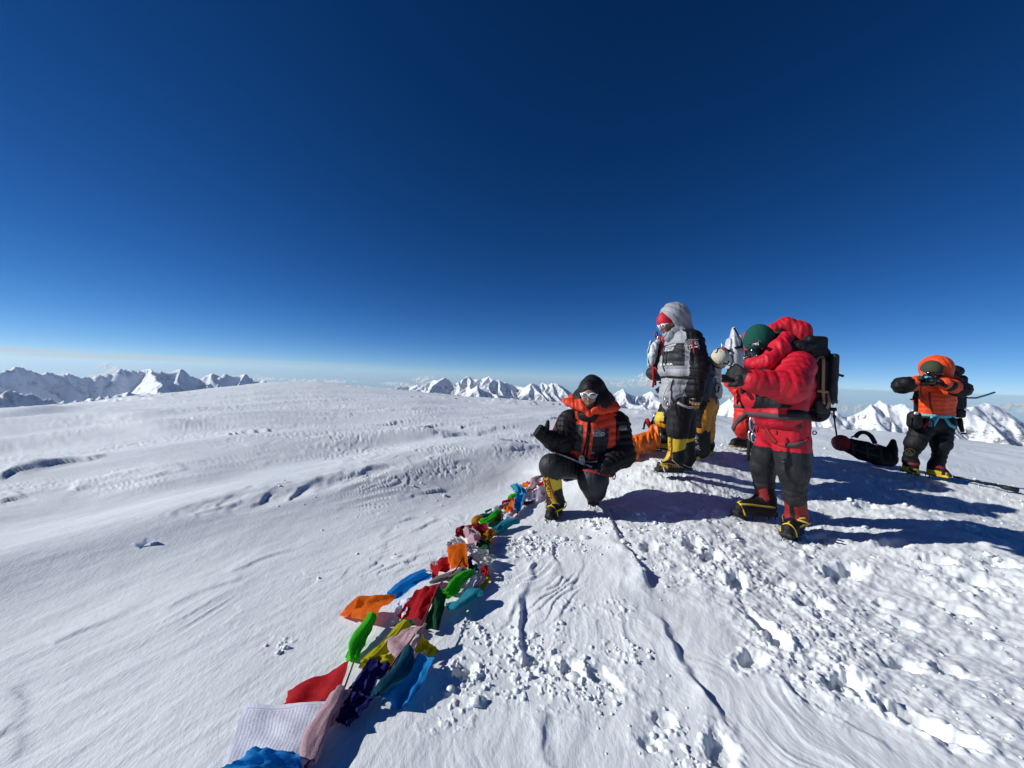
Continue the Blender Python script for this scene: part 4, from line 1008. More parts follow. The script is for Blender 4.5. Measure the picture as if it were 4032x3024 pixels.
    # gloves
    d = nrm(J['wrR'] - J['elR']); mitt(root, 'glove', J['wrR'], nrm(p(2108, 1688, 3.50) - J['wrR']), nrm((.55, -.7, -.2)), 1, K['black'], curl=(1.5, 1.5, 1.0), sc=1.22, thumb=(0.10, -.05, 1), tcurl=.0, fat=1.2, sl=.05)
    mitt(root, 'glove', lerp(J['elL'], J['wrL'], .95), nrm(p(2322, 1842, 3.48) - J['wrL']), nrm((0, .5, -.86)), 1, K['charcoal'], curl=(.6, .8, .6), sc=1.0, sl=.06)
    # prints
    ea = EX * math.cos(-.05) + EZ * math.sin(-.05)
    decal('logo', jk.o, jk, chest_logo(.068), p(2362, 1707, 3.6), EX, EZ, K['silverprint']); decal('logo', jk.o, jk, chest_logo(.045), p(2455, 1686, 3.7), EX, EZ, K['silverprint'])
    strap('zip', jk.o, jk, [p(2433, 1682, 3.6), p(2436, 1705, 3.6), p(2433, 1734, 3.6)], .014, K['webred'], .004); strap('zip', jk.o, jk, [p(2200, 1645, 3.6), p(2186, 1665, 3.6), p(2178, 1690, 3.6)], .013, K['webred'], .004)
    strap('zip', jk.o, jk, [p(2319, 1634, 3.6), p(2312, 1710, 3.6), p(2304, 1760, 3.6), p(2294, 1800, 3.6)], .014, K['webblack'], .006)
    decal('emblem', jk.o, jk, stroke2d([(-.012, -.008), (-.012, .004), (0, .010), (.012, .004), (.006, -.002)], .004), p(2338, 1788, 3.6), EX, EZ, K['white'])
    # harness with knotted pale rope
    hr = strap('harness', root, [jk, tr], [p(2176, 1782, 3.6), p(2230, 1800, 3.6), p(2290, 1824, 3.6), p(2330, 1840, 3.5)], .016, K['rope'], .008, .006)
    strap('waist_sling', hr, [jk, tr], [p(2292, 1812, 3.55), p(2330, 1824, 3.5), p(2352, 1818, 3.5)], .014, K['rope'], .010, .008)
    tubes('rope_knot', hr, [(loop_pts(p(2290, 1808, 3.60), EX, EZ, .022, .03), .007), (loop_pts(p(2293, 1816, 3.59), EX * .7 + EZ * .7, EZ * .7 - EX * .5, .02, .03), .007), ([p(2288, 1800, 3.6), p(2296, 1826, 3.58), p(2300, 1830, 3.58)], .008)], K['rope'], 6)
    tubes('carabiner', hr, [(loop_pts(p(2412, 1862, 3.66), EX, EZ, .018, .034), .005), (loop_pts(p(2418, 1875, 3.66), EX * .8 + EZ * .4, EZ, .016, .03), .005), (loop_pts(p(2404, 1858, 3.66), EX, EZ, .014, .03), .005)], K['webblack'], 6)
    strap('leg_loop', hr, tr, [p(2405, 1850, 3.6), p(2395, 1872, 3.5), p(2350, 1862, 3.4), p(2292, 1850, 3.4)], .02, K['webred'], .006, .004)
kneeling()

# ===== 2. the tall man in grey and black, standing, looking down to the left
def grey():
    D = 4.42; p = lambda x, y, d=D: A3(P(x, y, d)); L = np.array([-1, -.12, 0]); L = nrm(L)
    J = dict(head=p(2628, 1275, 4.40), fd=nrm((-.88, -.20, -.42)), fu=nrm((-.40, -.05, .9)), neck=p(2663, 1325), chest=p(2685, 1390), pelvis=p(2682, 1570),
             shL=p(2722, 1338, 4.26), elL=p(2752, 1448, 4.18), wrL=p(2738, 1545, 4.18), shR=p(2690, 1345, 4.62), elR=p(2680, 1450, 4.70), wrR=p(2640, 1530, 4.66),
             hipL=p(2682, 1590, 4.34), knL=p(2668, 1690, 4.32), anL=p(2668, 1812, 4.36), toL=p(2590, 1845, 4.34), hipR=p(2692, 1590, 4.52), knR=p(2698, 1690, 4.56), anR=p(2710, 1800, 4.62), toR=p(2650, 1835, 4.62))
    root = person('tall person in a light grey and black down suit with the hood up, looking down', [p(2640, 1866, 4.36), p(2720, 1855, 4.6)])
    build_body(root, J, .0115); up = np.array([0, 0, 1.])
    s = SDF(.05)
    s.chain('torso', [p(2672, 1335), p(2680, 1395), p(2674, 1450), p(2684, 1492)], [.14, .185, .175, .15])
    for d in (4.30, 4.54): s.chain('torso', [p(2690, 1345, d), p(2700, 1400, d), p(2692, 1470, d)], [.125, .16, .145])
    s.chain('belly', [p(2645, 1400), p(2640, 1452), p(2652, 1478)], [.10, .125, .11])
    s.chain('skirt', [p(2676, 1500), p(2672, 1545), p(2676, 1575)], [.165, .195, .185]); s.cap('skirt', p(2645, 1520, 4.36), p(2640, 1560, 4.36), .10, .115); s.cap('skirt', p(2712, 1520, 4.42), p(2715, 1570, 4.42), .12, .12)
    s.chain('armL', [J['shL'], J['elL']], [.125, .112], quilt=(.075, .010)); s.chain('armL', [J['elL'], lerp(J['elL'], J['wrL'], .95)], [.110, .082], quilt=(.07, .010))
    s.chain('armR', [J['shR'], J['elR'], J['wrR']], [.12, .11, .075], quilt=(.075, .010))
    def ch(c, n, t, nn):
        X, Y = quads(c, 4.25, 2680, 1400); m = np.zeros(len(c), int)
        m[np.isin(n, ['armL', 'armR'])] = 1
        m[np.isin(n, ['torso']) & (X > 2688 + (Y - 1300) * .14) & (Y < 1362)] = 1
        m[(n == 'torso') & (X > 2722)] = 1
        side = nn[:, 1] < .35
        q = np.isin(n, ['torso', 'belly', 'armL']) & side
        m[q & (X > 2623 + (1440 - Y) * .12) & (X < 2681) & (Y > 1354 - (X - 2632) * .05) & (Y < 1441) & (n != 'armL')] = 2
        m[(n == 'skirt') & (X > 2735)] = 1
        return m
    jk = Cloth('down_jacket', s, .0095, [K['grey'], K['black'], K['charcoal']], root, ch, lambda X: wrinkle(X, 34, .008, 6, .8) + baffles(X, up, J['pelvis'], .085, .006))
    h = J['head']; R = axes(J['fd'], J['fu'])
    s = SDF(.04); s.ell('hood', p(2655, 1248, 4.42), (.155, .165, .165), R); s.cap('hood', p(2672, 1262, 4.44), p(2676, 1318, 4.44), .13, .15); s.cap('hood', p(2640, 1318, 4.36), p(2700, 1318, 4.40), .085, .10)
    s.ell('hole', h + R[1] * .085 + R[2] * .005, (.105, .17, .128), R, k=.025, sub=True)
    def chh(c, n, t, nn):
        q = ((c - h) @ R[1]) / .17; inner = ((c - (h + R[1] * .085)) / 1.0); w = inner @ R.T; k = np.sqrt((w[:, 0] / .105) ** 2 + (w[:, 1] / .17) ** 2 + (w[:, 2] / .128) ** 2)
        return np.where(k < 1.10, 1, 0)
    Cloth('hood', s, .0085, [K['grey'], K['charcoal']], root, chh, lambda X: wrinkle(X, 34, .008, 8) + baffles(X, nrm(R[2] * .4 - R[1]), h, .07, .006))
    s = SDF(.02); s.ell('b', h + R[2] * .028 - R[1] * .002, (.092, .110, .120), R); s.ell('cut', h - R[2] * .075 + R[1] * .06, (.2, .12, .088), R, k=.01, sub=True); Cloth('balaclava', s, .006, [K['red']], root)
    s = SDF(.02); s.ell('b', h - R[2] * .105 + R[1] * .02, (.072, .078, .050), R); s.cap('b', h - R[2] * .09 - R[1] * .01, J['neck'] + [-.02, 0, .02], .07, .09); Cloth('neck_gaiter', s, .007, [K['grey']], root)
    sunglasses(root, J, K['white'], K['lens'])
    s = SDF(.05); s.cap('seat', J['hipL'], J['hipR'], .15, .15)
    for q in 'LR': s.chain('leg', [J['hip' + q], J['kn' + q], lerp(J['kn' + q], J['an' + q], .10)], [.145, .112, .108], quilt=(.09, .006), k=.03)
    tr = Cloth('down_trousers', s, .0105, [K['black']], root, None, lambda X: wrinkle(X, 36, .009, 9, .7))
    def chb(c, n, t, nn):
        X, Y = quads(c, 4.3, 2650, 1780); m = np.zeros(len(c), int)
        m[(n == 'shaft') & (Y < 1778 - (X - 2650) * .28)] = 1
        xs = X - np.interp(Y, [1700, 1745, 1760, 1800], [2645, 2639, 2636, 2634])
        m[(n == 'shaft') & (xs < 10) & (nn[:, 0] < .2)] = 1
        m[(n == 'instep') & (np.abs((c - b0) @ bs) < .030) & (nn[:, 2] > .1)] = 1
        m[n == 'sole'] = 2; return m
    he, to = p(2684, 1860, 4.36), p(2582, 1856, 4.32); b0 = he; bs = np.cross(nrm(to - he), [0, 0, 1.])
    b = make_boot(root, 'boot', lerp(J['knL'], J['anL'], .10), he, to, [K['black'], K['yellow'], K['rubber']], chb, (.100, .084), ankle=p(2662, 1805, 4.35))
    strap('zip', b.o, b, [p(2648, 1700, 4.1), p(2643, 1740, 4.1), p(2646, 1760, 4.1), p(2640, 1805, 4.1)], .016, K['darkred'], .005)
    decal('lettering', b.o, b, text2d('LA SPORTIVA', .058, .001), p(2648, 1846, 4.1), nrm(he - to), EZ, K['goldprint'])
    ang = math.radians(-96); decal('lettering', b.o, b, text2d('SPORTIVA', .04, .001), p(2636, 1745, 4.1), EX * math.cos(ang) + EZ * math.sin(ang), -EX * math.sin(ang) + EZ * math.cos(ang), K['blackprint'])
    crampon(b, K['steel'], K['wsteel'], None)
    strap('heel_cord', b.o, b, [p(2646, 1810, 4.1), p(2660, 1822, 4.1), p(2676, 1836, 4.1), p(2686, 1840, 4.2)], .007, K['rope'], .004); strap('instep_strap', b.o, b, [p(2604, 1826, 4.1), p(2640, 1826, 4.1), p(2672, 1834, 4.1)], .010, K['webtan'], .004)
    he, to = p(2718, 1852, 4.62), p(2655, 1850, 4.56); b0 = he
    b = make_boot(root, 'boot', lerp(J['knR'], J['anR'], .12), he, to, [K['black'], K['yellow'], K['rubber']], chb, (.100, .084), ankle=p(2708, 1800, 4.60)); crampon(b, K['steel'], None, None)
    strap('heel_cord', b.o, b, [p(2688, 1828, 4.2), p(2705, 1836, 4.2), p(2722, 1842, 4.3)], .007, K['rope'], .004)
    # gloves
    mitt(root, 'glove', lerp(J['elL'], J['wrL'], .92), (-.05, -.02, -1), (.25, .9, 0), 1, [K['black'], K['tan']], curl=(.25, .35, .3), sc=1.18, fat=1.15, thumb=(-.75, -.1, -.55), sl=.04, choose=lambda c, n, t, nn: np.where((n == 'thumb') | ((n == 'finger') & (t > .35)), 1, 0))
    mitt(root, 'glove', J['wrR'], (-.7, 0, -.7), (0, -1, 0), 1, [K['black']], curl=(.5, .5, .4), sc=1.05)
    decal('logo', jk.o, jk, chest_logo(.066), p(2655, 1365, 4.1), nrm(EX + EZ * .08), EZ, K['white'])
    decal('logo', jk.o, jk, chest_logo(.062), p(2752, 1342, 4.0), nrm(EX - EZ * .02), EZ, K['silverprint'])
    sq = [(-.046, -.018), (.046, -.018), (.046, .018), (-.046, .018)]
    decal('sleeve_badge', jk.o, jk, join2d(stroke2d(sq, .006, True), xf2d(text2d('ASHER', .020, .0006), 1, .006, 0), ([(-.036, -.008), (-.022, -.008), (-.028, .008)], [(0, 1, 2)])), p(2755, 1362, 4.0), nrm(EX + EZ * .05), EZ, K['white'])
    decal('lettering', jk.o, jk, text2d('ASHER', .030, .0006), p(2655, 1431, 4.1), EX, EZ, K['white']); decal('emblem', jk.o, jk, stroke2d([(-.010, -.008), (-.010, .004), (0, .009), (.010, .004), (.006, -.004)], .006), p(2633, 1431, 4.1), EX, EZ, K['white'])
    strap('zip', jk.o, jk, [p(2725, 1340, 4.0), p(2729, 1360, 4.0), p(2734, 1391, 4.0)], .017, K['webred'], .005)
    strap('zip', jk.o, jk, [p(2622, 1362, 4.2), p(2612, 1400, 4.2), p(2609, 1440, 4.2), p(2618, 1462, 4.2)], .014, K['charcoal'], .006)
    strap('pocket_zip', jk.o, jk, [p(2629, 1360, 4.1), p(2626, 1390, 4.1), p(2620, 1436, 4.1)], .012, K['charcoal'], .005)
    hr = belt('harness', root, [jk, tr], p(2684, 1487), up, .03, K['webblack'], .008)
    strap('leg_loop', hr, [jk, tr], [p(2668, 1585, 4.1), p(2690, 1598, 4.1), p(2716, 1606, 4.1), p(2735, 1600, 4.15)], .026, K['silverprint'], .008, .005)
    strap('waist_cord', hr, [jk], [p(2652, 1494, 4.1), p(2642, 1520, 4.1), p(2640, 1560, 4.1), p(2655, 1590, 4.1)], .010, K['webblack'], .008, .006)
    tubes('sling', hr, [([p(2640, 1500, 4.20), p(2614, 1545, 4.22), p(2606, 1592, 4.22), p(2612, 1612, 4.2), p(2630, 1612, 4.18), p(2638, 1590, 4.16), p(2640, 1540, 4.16)], .006)], K['rope'], 6, step=.03)
    tubes('carabiner', hr, [(loop_pts(p(2634, 1598, 4.17), EX, EZ, .018, .034), .005), (loop_pts(p(2622, 1578, 4.19), EX, EZ, .016, .03), .006)], K['steel'], 6)
grey()

# ===== 3. the man in red, seen from his left, holding a phone, oxygen mask on, pack on his back
def red():
    D = 3.42; p = lambda x, y, d=D: A3(P(x, y, d))
    J = dict(head=p(2992, 1352, 3.42), fd=nrm((-.80, -.42, -.36)), fu=nrm((-.3, -.12, .95)), neck=p(3042, 1405), chest=p(3080, 1480), pelvis=p(3074, 1660),
             shL=p(3140, 1440, 3.22), elL=p(3108, 1524, 2.98), wrL=p(2950, 1497, 2.98), shR=p(3060, 1440, 3.62), elR=p(2975, 1535, 3.62), wrR=p(2935, 1500, 3.40),
             hipL=p(3108, 1690, 3.34), knL=p(3122, 1840, 3.32), anL=p(3136, 2040, 3.44), toL=p(3098, 2095, 3.34), hipR=p(3046, 1690, 3.52), knR=p(3002, 1830, 3.66), anR=p(3012, 1975, 3.72), toR=p(2900, 2015, 3.68))
    root = person('person in a red down suit and green knit cap looking at a phone', [p(3110, 2115, 3.4), p(2960, 2035, 3.72)])
    build_body(root, J, .0115); up = np.array([0, 0, 1.])
    s = SDF(.05)
    s.chain('torso', [p(3075, 1420), p(3078, 1490), p(3066, 1570), p(3072, 1640)], [.15, .20, .205, .185])
    for d in (3.30, 3.56): s.chain('torso', [p(3100, 1435, d), p(3100, 1510, d), p(3085, 1620, d)], [.135, .165, .16])
    s.chain('belly', [p(3020, 1480), p(3000, 1560), p(3010, 1620)], [.12, .15, .13])
    s.cap('back', p(3150, 1450), p(3148, 1560), .125, .13)
    s.chain('armL', [J['shL'], J['elL']], [.130, .120], quilt=(.08, .009)); s.chain('armL', [J['elL'], lerp(J['elL'], J['wrL'], .93)], [.120, .085], quilt=(.075, .009))
    s.chain('armR', [J['shR'], J['elR'], lerp(J['elR'], J['wrR'], .9)], [.13, .115, .085], quilt=(.08, .009))
    def ch(c, n, t, nn):
        X, Y = quads(c, 3.25, 3070, 1500); m = np.zeros(len(c), int); q = np.isin(n, ['torso', 'belly']) & (nn[:, 1] < .2)
        m[q & (c[:, 1] > 3.06) & (X > 2993) & (X < 3083 - (1602 - Y) * .25) & (Y > 1552) & (Y < 1612 - (X - 2993) * .12)] = 1
        m[np.isin(n, ['belly', 'torso']) & (c[:, 1] > 3.2) & (X < 2950) & (Y > 1545) & (Y < 1605)] = 1
        return m
    jk = Cloth('down_jacket', s, .0092, [K['red'], K['black']], root, ch, lambda X: wrinkle(X, 34, .0085, 1) + baffles(X, up, J['pelvis'], .10, .0035))
    # thrown-back hood and collar
    s = SDF(.035)
    ring = [p(3045, 1300, 3.50), p(3095, 1286, 3.50), p(3145, 1305, 3.46), p(3170, 1345, 3.42)]; s.chain('hood', ring, [.055, .075, .085, .06])
    s.chain('hood', [p(3060, 1325, 3.58), p(3110, 1310, 3.62), p(3160, 1340, 3.58)], [.06, .08, .07])
    s.chain('collar', [p(3095, 1330, 3.34), p(3068, 1375, 3.26), p(3020, 1425, 3.22)], [.055, .075, .055]); s.chain('collar', [p(3020, 1425, 3.22), p(2985, 1432, 3.30), p(2960, 1425, 3.42), p(2975, 1395, 3.56)], [.055, .05, .05, .05]); s.chain('collar', [p(3060, 1410, 3.25), p(3105, 1395, 3.28)], [.06, .06])
    Cloth('hood', s, .0078, [K['red']], root, None, lambda X: wrinkle(X, 40, .012, 2))
    s = SDF(.03); s.chain('rim', [p(3112, 1365, 3.27), p(3150, 1368, 3.25), p(3190, 1362, 3.3)], [.045, .052, .045]); s.chain('rim', [p(3070, 1320, 3.46), p(3110, 1345, 3.44)], [.06, .06]); Cloth('hood_lining', s, .008, [K['black']], root, None, lambda X: wrinkle(X, 40, .006, 4))
    h = J['head']; R = axes(J['fd'], J['fu']); S, Fw, U = R
    s = SDF(.02); s.ell('cap', h + U * .052, (.108, .122, .118), R); s.cap('cap', h + U * .018 + Fw * .03, h + U * .03 - Fw * .03, .104, .104, k=.03); s.ell('cut', h - U * .16 + Fw * .0, (.3, .3, .158), R, k=.008, sub=True)
    cp = Cloth('knit_cap', s, .0062, [K['green']], root, None, lambda X: wrinkle(X, 24, .002, 1))
    ex = nrm(np.array([.985, -.03, .06])); c0 = p(3001, 1347, 3.2)
    fl = [(-.032, -.020), (.032, -.020), (.032, .020), (-.032, .020)]
    decal('flag_patch', cp.o, cp, (fl, [(0, 1, 2, 3)]), c0, EX + EZ * .06, EZ, K['white'], .003)
    decal('flag_stripe', cp.o, cp, ([(-.029, -.017), (.029, -.017), (.029, 0), (-.029, 0)], [(0, 1, 2, 3)]), c0, EX + EZ * .06, EZ, K['webred'], .005)
    decal('flag_canton', cp.o, cp, ([(-.029, 0), (-.011, 0), (-.011, .017), (-.029, .017)], [(0, 1, 2, 3)]), c0, EX + EZ * .06, EZ, K['navy'], .005)
    star = [(.0065 * (1 if i % 2 == 0 else .4) * math.sin(math.pi * i / 5) - .020, .0065 * (1 if i % 2 == 0 else .4) * math.cos(math.pi * i / 5) + .0085) for i in range(10)]
    decal('flag_star', cp.o, cp, (star, [tuple(range(10))[::-1]]), c0, EX + EZ * .06, EZ, K['white'], .0065)
    decal('lettering', cp.o, cp, text2d('oen', .034, .002), p(2951, 1348, 3.2), nrm(EX * .7 + np.array([0, -.7, 0])), EZ, K['white'], .004)
    # oxygen mask
    s = SDF(.02); m0 = h - U * .055 + Fw * .10; s.ell('m', m0, (.058, .055, .062), R); s.cap('m', m0, m0 - U * .045 + Fw * .03, .045, .034); s.cap('m', m0 + Fw * .02 - U * .02 + S * .03, m0 + Fw * .045 - U * .03 + S * .055, .024, .022); s.cap('m', m0 + Fw * .02 - U * .02 - S * .03, m0 + Fw * .045 - U * .03 - S * .055, .024, .022)
    mk = Cloth('oxygen_mask', s, .006, [K['glass']], root)
    tubes('valve', mk.o, [(loop_pts(m0 + Fw * .048 - U * .03 + q * S * .062, Fw, U, .016, .016, 12), .005) for q in (-1, 1)] + [(loop_pts(m0 - U * .075 + Fw * .04, S, Fw, .022, .022, 12), .006)], K['steel'], 6)
    tubes('mask_strap', mk.o, [([m0 - S * .05, h - S * .102 - U * .02, h - S * .09 - Fw * .07 + U * .0], .008), ([m0 + S * .05, h + S * .102 - U * .02, h + S * .09 - Fw * .07], .008)], K['webblack'], 6, step=.03)
    sg = SDF(.01); sg.ell('g', h + U * .006 + Fw * .085, (.072, .024, .028), R); Cloth('sunglasses', sg, .006, [K['glass']], root)
    tubes('oxygen_hose', root, [([m0 - U * .07 + Fw * .035, m0 - U * .16 + Fw * .02, p(3010, 1452, 3.18), p(3040, 1490, 3.14), p(3068, 1580, 3.2)], .011)], K['rubber'], 8, step=.02)
    # trousers: red seat, black knees
    s = SDF(.05); s.cap('seat', J['hipL'] + [0, 0, .05], J['hipR'] + [0, 0, .05], .150, .145); s.cap('seat', p(3066, 1650), p(3072, 1690), .16, .155)
    for q in 'LR': f_ = 1.0 if q == 'L' else .86; s.chain('leg', [J['hip' + q], lerp(J['hip' + q], J['kn' + q], .62), J['kn' + q], lerp(J['kn' + q], J['an' + q], .20)], [.145 * f_, .130 * f_, .122 * f_, .112 * f_], quilt=(.10, .006), k=.025); s.cap('shin', lerp(J['kn' + q], J['an' + q], .25), lerp(J['kn' + q], J['an' + q], .56), .090, .088, quilt=(.06, .007), k=.012)
    def cht(c, n, t, nn):
        X, Y = quads(c, 3.3, 3070, 1780); yy = np.where(X < 3045, 1765, 1775); m = np.where((Y > yy) & (n != 'seat'), 1, 0)
        k = (Y > 1775) & (nn[:, 0] > .75) & (Y < 1900) & (n == 'leg'); m[k] = 0; return m
    tr = Cloth('down_trousers', s, .0095, [K['red'], K['charcoal']], root, cht, lambda X: wrinkle(X, 34, .010, 5, .7))
    def chb(c, n, t, nn):
        z = (c - b0) @ bu; u = (c - b0) @ bd; m = np.zeros(len(c), int); m[(n == 'shaft') & (np.abs((c - an) @ bs) > .018)] = 1; m[(n != 'sole') & (z > .125) & (u < .2) & (np.abs((c - an) @ bs) > .018)] = 1; m[n == 'sole'] = 2; return m
    def setb(he, to, ank):
        d = nrm(to - he); return he, d, nrm(np.array([0, 0, 1.]) - d * d[2]), np.cross(d, [0, 0, 1.]), ank
    he, to, ank = p(3142, 2088, 3.52), p(3094, 2118, 3.32), p(3137, 2035, 3.47); b0, bd, bu, bs, an = setb(he, to, ank)
    b = make_boot(root, 'boot', lerp(J['knL'], J['anL'], .50), he, to, [K['black'], K['darkred'], K['rubber']], chb, (.086, .080), ankle=ank); crampon(b, K['rubber'], K['ysteel'], K['goldprint'])
    tubes('strap_tail', b.o, [([b.an + b.d * .09, b.an + b.d * .13 - b.sd * .06 + b.up * .01, b.an + b.d * .12 - b.sd * .13], .009), ([b.an + b.d * .09, b.an + b.d * .11 - b.sd * .09 + b.up * .035], .009)], K['goldprint'], 5)
    he, to, ank = p(3050, 2028, 3.70), p(2888, 2026, 3.64), p(3016, 1968, 3.70); b0, bd, bu, bs, an = setb(he, to, ank)
    b = make_boot(root, 'boot', lerp(J['knR'], J['anR'], .42), he, to, [K['black'], K['darkred'], K['rubber']], lambda c, n, t, nn: np.where(n == 'sole', 2, np.where((n == 'shaft') & (nn[:, 0] < -.2), 1, 0)), (.086, .080), ankle=ank); crampon(b, K['rubber'], K['ysteel'], None)
    strap('instep_strap', b.o, b, [p(2915, 1985, 3.4), p(2960, 1988, 3.4), p(3010, 1994, 3.4), p(3052, 1998, 3.4)], .018, K['goldprint'], .004)
    mitt(root, 'glove', lerp(J['elL'], J['wrL'], .97), nrm(p(2888, 1462, 3.06) - J['wrL']), (.1, .85, .25), 1, [K['black']], curl=(.35, .55, .5), sc=1.25, fat=1.05, sl=-.01)
    mitt(root, 'glove', lerp(J['elR'], J['wrR'], .92), nrm(p(2885, 1478, 3.24) - J['wrR']), (.0, -.9, .2), -1, [K['black']], curl=(.35, .55, .5), sc=1.3, fat=1.1, sl=.05)
    # harness
    hr = belt('harness', root, [jk, tr], p(3072, 1634), nrm((.02, 0, 1)), .040, K['web'], .010)
    strap('waist_belt', hr, [jk, tr], [p(3100, 1628, 3.2), p(3150, 1630, 3.2), p(3190, 1640, 3.25)], .06, K['black'], .014, .006)
    strap('hip_strap', hr, tr, [p(3108, 1636, 3.1), p(3130, 1660, 3.1), p(3152, 1686, 3.1)], .034, K['web'], .006, .006)
    strap('leg_loop', hr, tr, [p(3008, 1700, 3.1), p(3040, 1735, 3.1), p(3075, 1752, 3.1), p(3120, 1757, 3.1), p(3165, 1745, 3.15), p(3185, 1725, 3.2)], .026, K['webred'], .007, .006)
    strap('leg_loop', hr, tr, [p(3092, 1752, 3.1), p(3130, 1752, 3.1), p(3165, 1742, 3.2)], .032, K['web'], .006, .012)
    strap('leg_loop', hr, tr, [p(2990, 1640, 3.1), p(2985, 1690, 3.1), p(2962, 1735, 3.2)], .022, K['webred'], .006, .006); strap('tie_in_loop', hr, tr, [p(3016, 1636, 3.1), p(3012, 1665, 3.1), p(3025, 1700, 3.1), p(3060, 1745, 3.1)], .028, K['darkred'], .012, .008); strap('tie_in_loop', hr, tr, [p(3014, 1640, 3.1), p(3010, 1660, 3.1), p(3008, 1675, 3.1)], .02, K['tan'], .014, .016)
    tubes('carabiner', hr, [(loop_pts(p(2957, 1715, 3.22), EX, EZ, .022, .045), .006), (loop_pts(p(2966, 1722, 3.21), EX * .8 + EZ * .3, EZ, .02, .04), .006), (loop_pts(p(2960, 1668, 3.22), EX, EZ, .018, .055), .007)], K['steel'], 6)
    tubes('ascender', hr, [([p(2952, 1728, 3.23), p(2948, 1770, 3.23), p(2945, 1815, 3.23)], [.018, .014, .012])], K['webblack'], 7)
    rp = np.random.default_rng(5); tubes('rope_coil', hr, [([p(3185, 1680, 3.3), p(3192 + rp.uniform(-8, 10), 1740, 3.28 + rp.uniform(-.03, .05)), p(3194 + rp.uniform(-14, 14), 1800 + rp.uniform(-20, 20), 3.3 + rp.uniform(-.04, .04)), p(3186 + rp.uniform(-8, 14), 1760, 3.33), p(3184, 1700, 3.34)], .0045) for _ in range(11)] + [(loop_pts(p(3206, 1704, 3.3), EX, EZ, .022, .036), .005)], K['ropepurple'], 5, step=.03)
    tubes('gear_sling', hr, [([p(3176, 1660, 3.27), p(3183, 1690, 3.25), p(3185, 1730, 3.25), p(3172, 1750, 3.22)], .012), ([p(3160, 1665, 3.22), p(3170, 1700, 3.2), p(3178, 1745, 3.21)], .008)], K['webred'], 6, step=.03)
    tubes('carabiner', hr, [(loop_pts(p(3178, 1668, 3.24), EX, EZ, .016, .034), .005), (loop_pts(p(3170, 1748, 3.21), EX, EZ, .014, .034), .005)], K['steel'], 6)
    decal('lettering', tr.o, tr, text2d('summit', .018, .0006) if False else xf2d(stroke2d([(0, 0), (.01, .004), (.02, 0), (.03, .004)], .004), 1), p(3075, 1818, 3.1), EX, EZ, K['silverprint'])
    strap('shoulder_strap', root, jk, [p(3142, 1372, 3.2), p(3118, 1400, 3.1), p(3160, 1440, 3.1), p(3166, 1530, 3.1), p(3180, 1570, 3.2)], .035, K['webblack'], .010, .004) if False else None
red()

